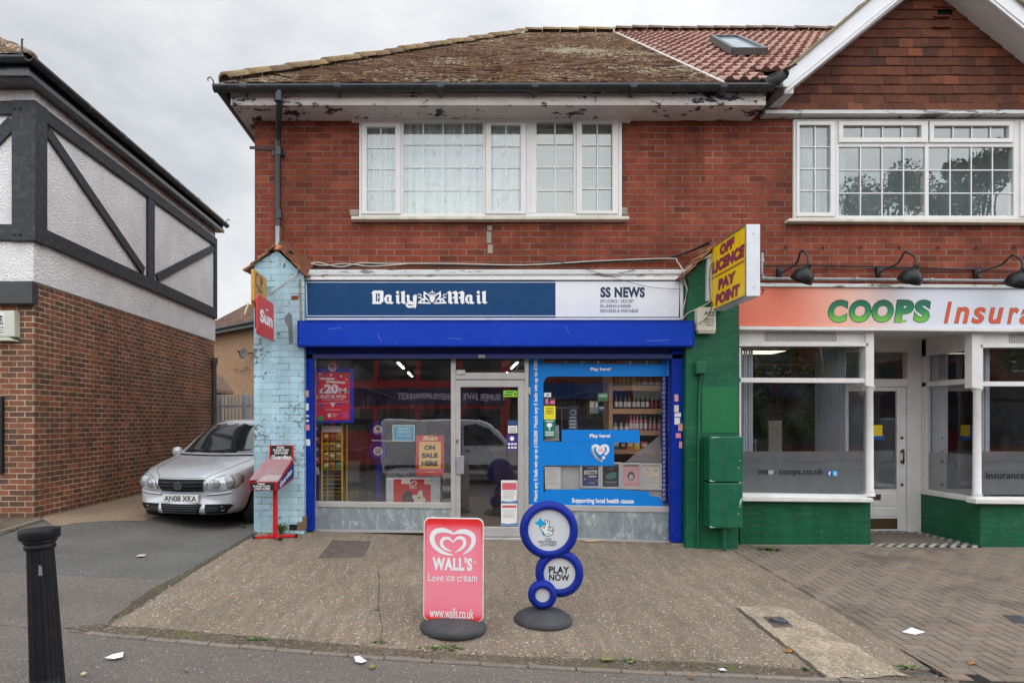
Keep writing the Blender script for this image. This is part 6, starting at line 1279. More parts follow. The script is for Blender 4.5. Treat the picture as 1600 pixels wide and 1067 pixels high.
def carpaint(name, col, metal, rough):
    m, nt, b, o = mk(name); co = objco(nt); b.inputs['Metallic'].default_value = metal; b.inputs['Coat Weight'].default_value = .8; b.inputs['Coat Roughness'].default_value = .04
    fl = noise(nt, co, 900, 1); c = mixc(nt, 1, col, ramp(nt, fl, [(.3, g(.92)), (.7, g(1.06))]), 'MULTIPLY')
    d = ramp(nt, noise(nt, co, 3, 8, .7), [(.45, g(0)), (.8, g(.3))]); nt.links.new(mixc(nt, d, c, C(130, 126, 120)), b.inputs['Base Color'])
    nt.links.new(ramp(nt, noise(nt, co, 6, 4), [(.3, g(rough)), (.8, g(rough+.12))]), b.inputs['Roughness']); return m
YN_ = 8.55; xn = px(277, YN_)
make_car('parked_car', 'silver hatchback with grille and number plate facing us beside the blue pier', carpaint('silver_paint', C(198, 202, 208), .25, .3), (xn, YN_, gz(-3.6, 9.4)-.01), R(-9), 'AN08 XKA')
make_car('parked_car', 'white car parked behind the grey palisade fence', carpaint('white_car_paint', C(224, 226, 228), 0, .3), (px(352, 18.6), 18.9, .05), R(-14))
# ------------------------------------------------------------------ pavement furniture
# fluted bollard, leaning a little
bo = Vector((px(76, 3.58), 3.58, gz(-2.35, 3.58)-.05))
bol = thing('bollard', 'black fluted cast iron bollard leaning slightly at the left of the pavement', 'bollard', tuple(bo), (0, R(-3.1), 0))
hb = 1.45+(658-825)*3.58/1000-bo.z
IRON = pm('black_cast_iron', C(20, 20, 24), .5, var=.3, vs=10, bs=45, bst=.12, dirt=.2, dcol=C(64, 64, 72), ds=14, spec=.3)
m = MB()
def ringf(r, z, fl, n=96): return [Vector((math.cos(2*math.pi*i/n)*(r*.82-fl*(.5+.5*math.cos(16*2*math.pi*i/n))**3), math.sin(2*math.pi*i/n)*(r*.82-fl*(.5+.5*math.cos(16*2*math.pi*i/n))**3), z)) for i in range(n)]
rows = [ringf(.118, .05, 0), ringf(.112, .07, .0), ringf(.106, .09, .006)]+[ringf(.105-.022*k/10, .09+(hb-.09-.16)*k/10, .006) for k in range(11)]+[ringf(.082, hb-.145, .005), ringf(.083, hb-.12, 0), ringf(.083, hb-.10, 0)]
m.grid(rows, True, True); m.build('shaft', IRON, bol, local=True)
m = MB(); m.lathe([(0.1312, -.05), (0.1312, .02), (0.1230, .035), (0.0984, .05), (0.0968, .06)], (0, 0, 0), FZ, 40); m.build('base_flange', IRON, bol, local=True)
m = MB(); m.lathe([(0.0681, hb-.115), (0.0771, hb-.11), (0.0795, hb-.098), (0.0771, hb-.088), (0.0722, hb-.084), (0.0820, hb-.076), (0.0869, hb-.066), (0.0836, hb-.058)], (0, 0, 0), FZ, 40); m.build('collar', IRON, bol, local=True)
m = MB(); m.lathe([(0.0738, hb-.06), (0.0968, hb-.055), (0.1017, hb-.05), (0.1033, hb-.008), (0.1000, hb-.001), (0.0492, hb+.004), (0.0008, hb+.005)], (0, 0, 0), FZ, 48); m.build('cap', IRON, bol, local=True)
m = MB(); fr_ = (Vector((.025, -.064, 0)), Vector((.94, .34, 0)).normalized(), FZ, Vector((.34, -.94, 0)).normalized()); m.flat([(0, hb-.25), (.02, hb-.25), (.018, hb-.2), (.004, hb-.19)], fr_, .004); m.build('scuffed_paint', pm('scuff', C(120, 120, 130), .6), bol, local=True)

# ice cream pavement sign: leaning panel in a rubber base, turned a little
wl = gpt(708, 985)
ws = thing('pavement_sign', 'red and pink ice cream pavement sign with a white heart and black base', 'sign', tuple(wl), (R(-3), 0, R(-6)))
sc_ = wl.y/F; W_, H_ = 95*sc_/2, 161*sc_
FRW = (Vector((0, -.008, 0)), FX, FZ, -FY)
m = MB()
m.lathe([(.21, -.02), (.243, 0), (.25, .02), (.248, .045), (.225, .07), (.15, .088), (.05, .095), (.001, .096)], (0, 0, 0), FZ, 48, 1, 1); m.build('rubber_base', RUB, ws, local=True)
z0 = .07
m = MB(); m.prism(rrect(-W_, W_, z0, z0+H_, .05), FRW, -.02, 0); m.build('panel', pm('white_edge', C(226, 224, 224), .4), ws, local=True, bevel=.003)
PINK, nt_, b_, o_ = mk('faded_red_poster'); co_ = nd(nt_, 'SeparateXYZ', {0: objco(nt_)})
ex = mth(nt_, 'ABSOLUTE', mth(nt_, 'DIVIDE', co_.outputs[0], W_)); ez = mth(nt_, 'DIVIDE', mth(nt_, 'SUBTRACT', co_.outputs[2], z0), H_)
ed = mth(nt_, 'MAXIMUM', mth(nt_, 'MULTIPLY', mth(nt_, 'POWER', ez, 9), 1.1), mth(nt_, 'POWER', mth(nt_, 'SUBTRACT', 1, ez), 12)); ed = mth(nt_, 'MAXIMUM', ed, mth(nt_, 'MULTIPLY', mth(nt_, 'POWER', ex, 5), mth(nt_, 'POWER', ez, 2.2)))
ed = mth(nt_, 'ADD', ed, mth(nt_, 'MULTIPLY', mth(nt_, 'SUBTRACT', noise(nt_, objco(nt_), 7, 4), .5), .35))
nt_.links.new(ramp(nt_, ed, [(0, C(246, 140, 160)), (.35, C(243, 124, 142)), (.62, C(232, 56, 58)), (.9, C(222, 34, 36))]), b_.inputs['Base Color']); b_.inputs['Roughness'].default_value = .28; b_.inputs['Coat Weight'].default_value = .3
m = MB(); m.flat(rrect(-W_+.008, W_-.008, z0+.008, z0+H_-.008, .044), FRW, .002); m.build('faded_poster', PINK, ws, local=True)
# artwork from photo crop coordinates (panel 145..545 x 148..830)
def wq(a, b): u = (a-145)/402.0; top = 150+u*22; bot = 812+u*34; return (-W_+2*W_*u, z0+H_*(1-(b-top)/(bot-top)))
m = MB()
m.stroke([wq(*p) for p in ((350, 266), (318, 250), (268, 238), (218, 250), (202, 292), (222, 340), (280, 384), (346, 402))], [.01, .026, .036, .038, .038, .034, .026, .006], FRW, .004)
m.stroke([wq(*p) for p in ((338, 268), (380, 254), (430, 256), (474, 284), (478, 330), (452, 372), (408, 402))], [.004, .03, .038, .038, .032, .022, .004], FRW, .004)
m.stroke([wq(*p) for p in ((344, 318), (312, 292), (276, 296), (266, 328), (290, 358), (336, 378))], [.006, .022, .026, .026, .02, .004], FRW, .004)
m.stroke([wq(*p) for p in ((338, 322), (376, 292), (412, 300), (420, 334), (394, 366), (356, 384))], [.004, .022, .026, .024, .018, .004], FRW, .004)
def wt(t, a0, b0, a1, b1, **k): p = wq(a0, b1); q = wq(a1, b0); m.text(t, FRW, p[0], p[1], q[0], q[1], .004, **k)
wt("WALL'S", 206, 424, 472, 492, bold=.05, sp=1.1); m.stroke([wq(490+9*math.cos(R(30*i)), 455+9*math.sin(R(30*i))) for i in range(13)], .002, FRW, .004, 1); wt('R', 486, 450, 495, 461)
x = 176
for ch, w_, up in (('L', 26, 0), ('o', 28, 1), ('v', 26, 1), ('e', 28, 1), (' ', 12, 0), ('i', 9, .2), ('c', 24, 1), ('e', 28, 1), (' ', 12, 0), ('c', 24, 1), ('r', 20, 1), ('e', 28, 1), ('a', 28, 1), ('m', 38, 1)):
    if ch != ' ':
        j = rnd.uniform(-3, 3); t0 = 516+(x-176)*.05+j
        wt(ch, x+2, t0+(14 if up == 1 else 8 if up else -2), x+w_-2, t0+46, bold=.004)
    x += w_
wt('www.walls.co.uk', 190, 752, 482, 794, bold=.012, shear=.03); m.build('lettering', INKW, ws, local=True)

# three disc lottery sign
ll_ = gpt(848, 971)
lo = thing('pavement_sign', 'blue three disc lottery pavement sign with white roundels on a dark round base', 'sign', tuple(ll_), (0, 0, R(-4)))
s_ = ll_.y/F; LX = lambda x: (x-848)*s_; LZ = lambda y: (971-y)*s_
m = MB(); m.lathe([(.2, -.02), (.228, .0), (.232, .02), (.222, .045), (.16, .085), (.09, .105), (.06, .115), (.05, .13), (.001, .132)], (0, 0, 0), FZ, 48); m.build('base', RUB, lo, local=True)
m = MB(); m.tube([(0, 0, .1), (0, 0, LZ(946))], .03, 12); m.build('stem', LOTB, lo, local=True)
FRL = lambda n: (Vector((0, -n, 0)), FX, FZ, -FY)
def disc(nm, x, y, ro, ri, dy):
    o = Vector((LX(x), .03+dy, LZ(y))); Ro, Ri = ro*s_, ri*s_
    m = MB(); m.lathe([(Ri*.98, .035), (Ri, .06), (Ri+.012, .072), ((Ro+Ri)/2, .07), (Ro-.02, .062), (Ro-.004, .05), (Ro, .02), (Ro-.006, -.012), (Ro-.03, -.03), (.001, -.035)], o, -FY, 56); p = m.build('ring', LOTB, lo, local=True)
    m = MB(); m.prism(circ(o.x, o.z, Ri, 48), (Vector((0, .03+dy, 0)), FX, FZ, -FY), 0, .04); return p, m.build('roundel', pm('white_roundel', C(216, 219, 222), .35, var=.04, coat=.2), p, local=True), (Vector((0, .03+dy-.042, 0)), FX, FZ, -FY)
r1 = disc('a', 857.5, 827.5, 45.5, 32.8, 0); r2 = disc('b', 874, 895, 37.5, 24.8, .012); r3 = disc('c', 847, 926, 22.5, 11.3, -.05)
lz = lambda a, b: (LX(800+a/8.208), LZ(770+b/8.208)); fr = r1[2]
m = MB()
m.flat([lz(*p) for p in ((288, 380), (335, 355), (366, 310), (385, 350), (425, 375), (420, 400), (398, 415), (375, 418), (360, 438), (335, 405))], fr, .0); m.flat([lz(*p) for p in ((376, 508), (392, 500), (420, 530), (414, 550))], fr, .0); m.build('cyan_star', pm('cyan_print', C(10, 170, 222), .4), r1[0], local=True)
m = MB()
m.flat([lz(*p) for p in ((455, 275), (490, 262), (498, 290), (468, 300))], fr, 0); m.flat([lz(*p) for p in ((520, 385), (560, 372), (570, 400), (536, 414))], fr, 0); m.build('pale_star', pm('pale_cyan_print', C(196, 226, 236), .4), r1[0], local=True)
m = MB(); hand = [(362, 432), (385, 428), (412, 450), (425, 400), (420, 350), (434, 338), (448, 350), (452, 372), (464, 350), (478, 352), (482, 368), (470, 415), (480, 424), (494, 440), (510, 432), (524, 450), (524, 500), (500, 535), (460, 548), (420, 530), (392, 486), (362, 452)]
m.flat([lz(*p) for p in hand], fr, .0008); m.build('hand_shape', INKW, r1[0], local=True)
m = MB(); q = smooth_line([lz(*p) for p in hand], 2, True); m.stroke(q+[q[0]], .0042, fr, .0016, 1)
for pts in (((426, 400), (440, 390), (450, 372)), ((462, 440), (458, 470), (472, 482), (488, 474), (484, 446), (470, 430), (462, 440)), ((496, 470), (500, 488), (514, 482), (520, 462)), ((436, 508), (460, 522), (486, 516))): m.stroke([lz(*p) for p in pts], .0036, fr, .0016, 3)
for x, y in ((472, 464), (508, 472)): m.flat([lz(*p) for p in circ(x, y, 6, 10)], fr, .0018)
def lt_(t, a0, b0, a1, b1): p = lz(a0, b1-4); q = lz(a1, b0+4); m.text(t, fr, p[0], p[1], q[0], q[1], .0018, bold=.01, sp=1.1)
lt_('THE', 414, 570, 500, 602); lt_('NATIONAL', 344, 600, 572, 640); lt_('LOTTERY', 358, 640, 566, 678); m.build('lettering', INKK, r1[0], local=True)
m = MB(); fr = r2[2]
for t, x0, y0, x1, y1 in (('PLAY', 857.5, 883.5, 889, 895.5), ('NOW', 858, 895.5, 889, 907)): m.text(t, fr, LX(x0), LZ(y1-.6), LX(x1), LZ(y0+.6), .001, bold=.03, sp=1.06)
m.build('lettering', INKK, r2[0], local=True)

# red newspaper stand
ns = Vector((px(430, 7.42), 7.42, gz(px(430, 7.42), 7.42)))
st = thing('newspaper_stand', 'red free newspaper stand with a sloping clear lidded tray in front of the blue pier', 'newspaper stand', tuple(ns))
k = 7.42/F; nx = lambda x: (x-430)*k; nz = lambda y: 1.45+(658-y)*k-ns.z
m = MB(); m.box(nx(427), nx(433.5), -.024, .024, .03, nz(764)); m.build('post', REDP, st, local=True, bevel=.004)
for i, (dx, dy) in enumerate(((-.235, -.06), (.10, -.14), (.235, .07), (-.10, .12))):
    m = MB(); m.bar((0, 0, .028), (dx, dy, .024), .036, .03, FZ); a = m.build('foot', REDP, st, local=True, bevel=.004); m = MB(); m.bar((dx*.9, dy*.9, .026), (dx*1.03, dy*1.03, .025), .042, .036, FZ); m.build('end_cap', BLACK, a, local=True, bevel=.004)
# tray: back panel, sloping box
FN = lambda y: (Vector((0, y, 0)), FX, FZ, -FY)
tb = [(nx(416), nz(718)), (nx(454.5), nz(718)), (nx(454.5), nz(696)), (nx(416), nz(696))]
m = MB(); m.prism(tb, FN(.12), -.015, 0); m.build('header_panel', REDP, st, local=True, bevel=.003)
m = MB(); m.flat([(nx(418.5), nz(718)), (nx(451.5), nz(718)), (nx(451.5), nz(696.8)), (nx(418.5), nz(696.8))], FN(.12), .002); m.build('header_print', INKK, st, local=True)
x0b, x1b, x0f, x1f = nx(411), nx(454), nx(395.5)+.012, nx(440)+.008; zb1, zf1, zb0, zf0 = nz(718), nz(750), nz(722), nz(763); yb_, yf_ = .115, -.19
tr = MB(); V = Vector
def panel(m, a, b, c, d, t=.006):
    n = (b-a).cross(d-a).normalized()*t; m.hexa([a, b, c, d, a+n, b+n, c+n, d+n])
A0, B0, C0, D0 = V((x0f, yf_, zf0)), V((x1f, yf_, zf0)), V((x1b, yb_, zf0+.10)), V((x0b, yb_, zf0+.10)); A1, B1, C1, D1 = V((x0f, yf_, zf1)), V((x1f, yf_, zf1)), V((x1b, yb_, zb1)), V((x0b, yb_, zb1))
panel(tr, A0, B0, C0, D0); panel(tr, B0, C0, C1, B1); panel(tr, D0, A0, A1, D1); panel(tr, A0, B0, B1, A1); panel(tr, C0, D0, D1, C1); tray = tr.build('tray', pm('dark_red_acrylic', C(158, 30, 40), .3), st, local=True)
m = MB(); panel(m, A1.lerp(D1, .02)+FZ*.012, B1.lerp(C1, .02)+FZ*.012, B1.lerp(C1, .97)+FZ*.012, A1.lerp(D1, .97)+FZ*.012, .003); m.build('clear_lid', film('clear_acrylic', C(224, 206, 210), .3), st, local=True)
m = MB(); m.flat([(nx(399), nz(762)), (nx(436), nz(762)), (nx(436), nz(751.5)), (nx(399), nz(751.5))], FN(yf_), .008); m.build('front_print', INKK, st, local=True)
m = MB(); panel(m, B0.lerp(B1, .12)+FX*.007, C0.lerp(C1, .12)+FX*.007, C0.lerp(C1, .85)+FX*.007, B0.lerp(B1, .85)+FX*.007, .002); m.build('side_print', pm('blue_side', C(24, 58, 116), .45), st, local=True)
sfr = (B0.lerp(B1, .2)+FX*.011, (C0-B0).normalized(), FZ, FX)
m = MB()
for t, x0, x1, y0, y1, yy in (('FREE', 428, 440, 698, 701, .12), ('PLEASE TAKE', 422, 447, 702, 705.5, .12), ('ONE HOME', 424, 445.5, 706.5, 710, .12), ('Guardian', 419.5, 451, 711.5, 718, .12), ('FREE', 411, 422, 752, 754.6, yf_), ('PLEASE TAKE', 404, 430, 755.4, 758, yf_), ('ONE HOME', 406, 430, 759, 762, yf_)): m.text(t, FN(yy), nx(x0), nz(y1), nx(x1), nz(y0), .0035 if yy > 0 else .0098, bold=.025, shear=.1 if t != 'Guardian' else 0)
m.text('Guardian', sfr, .02, .0, .28, .06, .0035, bold=.02, skew=.075); m.build('lettering', INKW, st, local=True)
pp_ = MB()
for i in range(6): d = V((rnd.uniform(-.004, .004), 0, .05+.004*i)); panel(pp_, A0.lerp(D0, .12)+FX*.04+d, B0.lerp(C0, .12)-FX*.04+d, B0.lerp(C0, .8)-FX*.03+d, A0.lerp(D0, .8)+FX*.03+d, .003)
NEWS, nt_, b_, o_ = mk('newsprint'); co_ = objco(nt_); nt_.links.new(ramp(nt_, noise(nt_, nd(nt_, 'Mapping', {'Vector': co_, 'Scale': (40, 200, 200)}).outputs[0], 1.5, 3), [(.4, C(120, 118, 116)), (.55, C(216, 212, 206))]), b_.inputs['Base Color'])
o = pp_.build('newspaper_pile', NEWS, None, local=True); o.location = ns; tag(o, 'thin pile of newspapers lying in the red stand', 'newspapers')

# ironwork in the ground
def slab(name, mat, pts, lab, cat, th=.006, off=.018, bev=.004):
    P4 = [gpt(*p) for p in pts]; m = MB(); m.hexa([p+FZ*(off-.03) for p in P4]+[p+FZ*off for p in P4]); o = m.build(name, mat, bevel=bev); tag(o, lab, cat); return o, P4
MAN, nt_, b_, o_ = mk('cast_iron_chequer'); co_ = objco(nt_); ck = nd(nt_, 'TexChecker', {'Vector': nd(nt_, 'Mapping', {'Vector': co_, 'Rotation': (0, 0, R(45)), 'Scale': (1, 1, .01)}).outputs[0], 'Scale': 55.0}).outputs[1]
nt_.links.new(mixc(nt_, 1, ramp(nt_, noise(nt_, co_, 12, 6, .7), [(.3, C(76, 66, 62)), (.7, C(112, 98, 90))]), ramp(nt_, ck, [(0, g(.8)), (1, g(1.1))]), 'MULTIPLY'), b_.inputs['Base Color']); b_.inputs['Roughness'].default_value = .6; bump(nt_, b_, ck, .7, .006)
slab('manhole_cover', MAN, [(497, 873), (567, 871.5), (580, 847), (519, 845)], 'rusty rectangular manhole cover in the concrete near the shop door', 'manhole cover', off=.014)
dr, q = slab('access_cover', MAN, [(1210, 982), (1240, 981), (1222, 966), (1192, 966)], 'small square iron cover in the pale concrete strip', 'drain cover', off=.02)
c_ = (q[0]+q[2])/2; m = MB(); m.lathe([(.075, 0), (.07, .006), (.05, .008), (.001, .008)], c_+FZ*.0195, FZ, 24); m.build('round_lid', pm('dark_lid', C(52, 52, 56), .5, .3), dr); m = MB(); m.bar(c_+V((-.03, .03, .03)), c_+V((.04, -.04, .03)), .012, .008, FZ); m.build('lid_bar', pm('blue_grey_bar', C(130, 150, 170), .4, .4), dr)
slab('access_cover', pm('dark_plastic_cover', C(58, 62, 66), .6, dirt=.3), [(1583, 974), (1606, 978), (1596, 964), (1566, 963)], 'dark grey stopcock cover in the block paving at the right edge', 'drain cover', off=.018)

# litter, leaves, weeds
def scrap(name, mat, pts, lab, cat, group=None, h=.012, th=.001):
    P4 = [gpt(*p, off=.016)+FZ*rnd.uniform(0, h) for p in pts]; c = sum(P4, V())/len(P4)+FZ*rnd.uniform(.002, h)
    m = MB(); i = len(m.v); m.v += P4+[c]; n = len(P4)
    for k_ in range(n): m.f.append((i+k_, i+(k_+1) % n, i+n))
    return tag(m.build(name, mat, solid=th), lab, cat, group)
WP = pm('litter_paper', C(226, 228, 232), .7, var=.08)
scrap('litter', WP, [(163, 1029), (176, 1024), (193, 1020), (192, 1027), (178, 1029)], 'white torn paper scrap on the tarmac nearest the bollard', 'litter', 'litter on the ground')
scrap('litter', WP, [(553, 1027), (562, 1026), (573, 1033), (565, 1036), (556, 1034)], 'crumpled white paper just below the edging left of the ice cream sign', 'litter', 'litter on the ground')
scrap('litter', WP, [(1409, 987), (1424, 981), (1446, 988), (1430, 991)], 'white leaflet lying on the block paving', 'litter', 'litter on the ground')
scrap('litter', pm('grey_gum', C(190, 184, 176), .8), [(212, 869), (218, 866), (228, 866), (226, 869), (218, 870)], 'pale flattened litter on the driveway tarmac', 'litter', 'litter on the ground')
scrap('litter', WP, [(1122, 1046), (1131, 1044), (1136, 1047), (1126, 1049)], 'small white scrap in the rubble verge right of the signs', 'litter', 'litter on the ground')
scrap('litter', pm('cardboard', C(204, 180, 140), .8), [(911, 846), (922, 842), (935, 842), (942, 845), (926, 846)], 'strip of tan cardboard on the ground by the right stall riser', 'litter', 'litter on the ground')
scrap('litter', pm('cardboard', C(204, 180, 140), .8), [(125, 1052), (130, 1050), (136, 1052), (130, 1055)], 'tiny tan scrap beside the bollard base', 'litter', 'litter on the ground')
LG = pm('fallen_leaf_green', C(118, 124, 70), .7, var=.2); LB = pm('fallen_leaf_brown', C(150, 104, 62), .8, var=.3)
def leaf(x, y, s, mat, lab):
    s *= .75
    pts = [(x+s*1.6*math.cos(R(a))*(1 if a % 120 else 1.2), y+s*.75*math.sin(R(a))) for a in range(0, 360, 45)]; scrap('fallen_leaf', mat, pts, lab, 'leaf', 'fallen leaves', .014)
leaf(948, 1029, 8, LG, 'largest dull green fallen leaf in the verge, right of the lottery sign'); leaf(582, 1041, 4.5, LG, 'small green fallen leaf on the tarmac beside crumpled paper'); leaf(292, 1046, 3, LG, 'tiny green leaf on the pavement tarmac left of centre')
leaf(1232, 1017, 5, LB, 'brown fallen leaf beside the pale concrete strip'); leaf(1518, 1036, 5, LB, 'tan fallen leaf on the block paving at lower right'); leaf(984, 1034, 4, LG, 'second green leaf in the verge, smaller and further right'); leaf(1080, 1057, 4, LB, 'yellowish leaf on the tarmac below the edging')
def weed(x, y, n, h, w_, lab, sp=1.0):
    c = gpt(x, y); m = MB()
    for i in range(n):
        a = rnd.uniform(0, 6.28); l = h*rnd.uniform(.5, 1); r = w_*rnd.uniform(.1, 1); b = c+V((math.cos(a)*r*.5, math.sin(a)*r*.3, .005)); t = b+V((math.cos(a)*r, math.sin(a)*r*.6, l)); md = (b+t)/2+FZ*l*.2; s = V((-math.sin(a), math.cos(a), 0))*rnd.uniform(.008, .018)*sp
        i0 = len(m.v); m.v += [b, md+s, t, md-s]; m.f.append((i0, i0+1, i0+2, i0+3))
    tag(m.build('weed', LEAF), lab, 'weed', 'weeds in the paving')
weed(439, 836, 26, .16, .07, 'leafy weed growing at the foot of the blue pier behind the red stand'); weed(383, 826, 14, .06, .06, 'small weed beside the front wheel of the silver car'); weed(1201, 861, 40, .05, .12, 'spreading green weed at the foot of the green shop wall'); weed(588, 955, 8, .012, .03, 'tiny weed in the concrete crack')
weed(698, 1014, 40, .014, .10, 'low mossy weed in the verge under the ice cream sign', .8); weed(667, 1014, 20, .012, .07, 'low weed in the verge at the left of the ice cream sign', .8); weed(985, 1034, 12, .02, .05, 'small weed at the verge beside fallen leaves'); weed(1256, 1048, 12, .02, .04, 'tuft of weed at the corner of the pale concrete strip'); weed(590, 1005, 14, .015, .05, 'weed tuft in the verge left of the signs', .8); weed(400, 1000, 20, .012, .07, 'mossy weed at the left end of the verge', .7)
weed(1420, 1046, 16, .03, .08, 'weed at the tip of the slab beside the paving')
# ------------------------------------------------------------------ in and on the shop windows
YI = 7.985                                       # just behind the glass
# left window: poster light box
pb = thing('poster_case', 'blue framed poster case with a red twenty million poster in the left window', 'poster', (px(520, 8.08), 8.08, 1.4))
Y = 8.06
m = MB(); m.prism(rrect(px(488, Y), px(553, Y), pz(661, Y), pz(574, Y), .03), front(Y), -.06, 0); m.build('case', pm('violet_blue_plastic', C(42, 42, 170), .35), pb, bevel=.01)
m = MB(); m.pflat([(493, 582), (546.5, 582), (546.5, 656), (493, 656)], Y); m.build('poster', pm('red_poster', C(218, 34, 66), .4, var=.06), pb)
m = MB(); m.pflat(circ(519.5, 573.5, 7, 24), Y, .004); m.build('round_badge', pm('badge_grey', C(196, 206, 208), .4), pb)
m = MB(); m.pflat([(515, 572), (519, 569), (521, 574), (517, 575)], Y, .006); m.pstroke([(520, 570), (522, 574), (519, 579)], 1.2, Y, .006); m.build('badge_mark', pm('badge_teal', C(40, 110, 130), .5), pb)
m = MB()
for t, x0, y0, x1, y1, b in (('£', 499, 606.5, 506, 614.5, .05), ('20', 506.5, 600, 529, 615, .06), ('M', 530, 606, 541, 614.5, .02), ('MUST BE WON', 501, 617, 540, 622, .02), ('SATURDAY 4TH JUNE', 503, 623.4, 537, 625.8, .0)): m.ptext(t, x0, y0, x1, y1, Y, .004, bold=b)
m.pflat([(499, 590), (523, 590.5), (523, 593.5), (499, 593)], Y, .003); m.pflat([(510, 594.5), (540, 596.5), (539, 599.5), (510, 597.5)], Y, .003); m.pstroke([(493.5, 631), (520, 629), (546, 627)], .4, Y, .003)
for x, y in ((500, 583), (517, 584.5), (533, 586.5), (520, 629.5)): s = 2.4 if y < 600 else 4; m.pflat([(x-s, y), (x, y+1.7*s), (x+s, y)], Y, .003)
m.pflat([(512, 647), (516, 645), (517, 651), (513, 652)], Y, .003); m.ptext('NATIONAL', 518, 646, 529, 648, Y, .004); m.ptext('LOTTERY', 518, 649, 526, 651, Y, .004); m.ptext('MORE MAY BE WON', 508, 639.2, 532, 641, Y, .004); m.build('poster_print', INKW, pb)
for nm, col, L in (('balloon_yellow', C(230, 176, 30), [(496, 620, 3), (541, 593, 2)]), ('balloon_green', C(40, 170, 80), [(501, 654, 4.5), (545, 612, 2)]), ('balloon_pink', C(222, 60, 150), [(539, 648, 5)]), ('balloon_blue', C(30, 80, 160), [(502.5, 634, 3), (530.5, 630.5, 2.6), (498, 599, 2)])):
    m = MB()
    for x, y, r in L: m.pflat(circ(x, y, r, 14), Y, .003)
    m.build('printed_balloons', pm(nm, col, .5), pb)
# yellow wire rack with packets
rk = thing('display_rack', 'yellow wire display rack of snack packets in the left window', 'rack', (px(519, 8.3), 8.32, ZF)); YR_ = 8.24
m = MB()
for x in (503, 534.5): m.tube([P(x, 662, YR_), (px(x, YR_), YR_, ZF)], .011, 8); m.tube([(px(x, YR_), YR_+.35, 1.4), (px(x, YR_), YR_+.35, ZF)], .011, 8)
m.build('upright', pm('yellow_metal', C(232, 184, 30), .4), rk)
SH = [687, 702.5, 718, 733.5, 749]
m = MB()
for y in [682, 694]+SH[1:]+[756, 762, 768, 774]: m.tube([P(503, y, YR_), P(534.5, y, YR_)], .0035, 6)
for y in SH:
    for x in range(504, 535, 6): m.tube([P(x, y+1, YR_), P(x, y+1, YR_)+V((0, .34, .0))], .003, 5)
    m.tube([P(503, y-6, YR_), P(534.5, y-6, YR_)], .0035, 6)
m.build('wire_basket', pm('yellow_wire', C(206, 170, 60), .5), rk)
m = MB(); m.pbox(504, 665, 533, 675, YR_-.01, .01); m.build('header_card', PAPER, rk)
PK = [[C(206, 150, 60), C(196, 120, 50), C(216, 190, 90)], [C(166, 186, 70), C(196, 196, 90), C(120, 170, 80)], [C(216, 196, 120), C(190, 176, 70), C(204, 190, 96)], [C(150, 196, 110), C(206, 140, 70), C(120, 180, 120)]]
for r in range(4):
    for c in range(3):
        x = 505.2+c*9.7; y1 = SH[r]; m = MB(); yy = YR_+.03+rnd.uniform(0, .03); rows = []
        for j in range(6):
            t = j/5; bul = .028*math.sin(math.pi*min(1, max(0, t)))+.004; rows.append([P(x+8.6*i/5, y1-11.5*t+rnd.uniform(-.15, .15), yy)-FY*(bul*math.sin(math.pi*i/5)) for i in range(6)])
        m.grid(rows, True); pk = m.build('snack_packet', pm('packet_%d%d' % (r, c), PK[r][c], .3, var=.25, vs=40), solid=.004); tag(pk, '%s snack packet in the yellow wire rack, %s' % (['orange', 'yellow green', 'cream', 'light green'][r]+' toned', ['top row', 'second row', 'third row', 'fourth row'][r]), 'packet', 'snack packets in the yellow rack')
        m = MB(); m.pquad([(x+1.4, y1-8), (x+7.2, y1-8), (x+7.2, y1-4), (x+1.4, y1-4)], yy-.036, .002); m.build('printed_label', pm('packet_label%d' % ((r+c) % 3), [C(236, 226, 200), C(120, 60, 40), C(40, 90, 60)][(r+c) % 3], .5), pk)
# blue lottery play stand
lp = thing('lottery_stand', 'slim blue lottery play stand with two round heads inside the left window', 'display stand', (px(591, 8.7), 8.7, ZF)); Y = 8.7
for cy, ro, ri in ((671, 14, 7.2), (704.5, 15, 7.2)):
    m = MB(); o_c = P(590.8, cy, Y); k = Y/F; m.lathe([(ri*k, .02), (ri*k+.01, .04), ((ro-2)*k, .045), (ro*k, .02), (ro*k, -.02), (.001, -.03)], o_c, -FY, 32); rg = m.build('head', LOTB, lp); m = MB(); m.prism(circ(o_c.x, o_c.z, ri*k, 24), front(Y), 0, .022); m.build('roundel', PAPER, rg)
    m = MB(); ff = Y-.023
    if cy > 690: m.ptext('PLAY', 586.5, 701, 595.5, 704, ff, .001, bold=.03); m.ptext('NOW', 587, 705, 595, 708, ff, .001, bold=.03)
    else: m.pflat([(588, 669), (591, 667), (592, 671), (589, 672)], ff, .001); m.pstroke([(592, 668), (594, 672), (592, 676), (589.5, 675)], .8, ff, .001); m.prect(588, 676.5, 594, 677.5, ff, .001)
    m.build('mark', INKN, rg)
m = MB(); m.box(px(586.5, Y), px(596, Y), Y-.01, Y+.03, ZF, pz(690, Y)); m.box(px(580, Y), px(602, Y), Y-.1, Y+.12, ZF, ZF+.02); m.pbox(582, 683, 600, 690, Y-.005, .03); m.build('stem', LOTB, lp, bevel=.006)
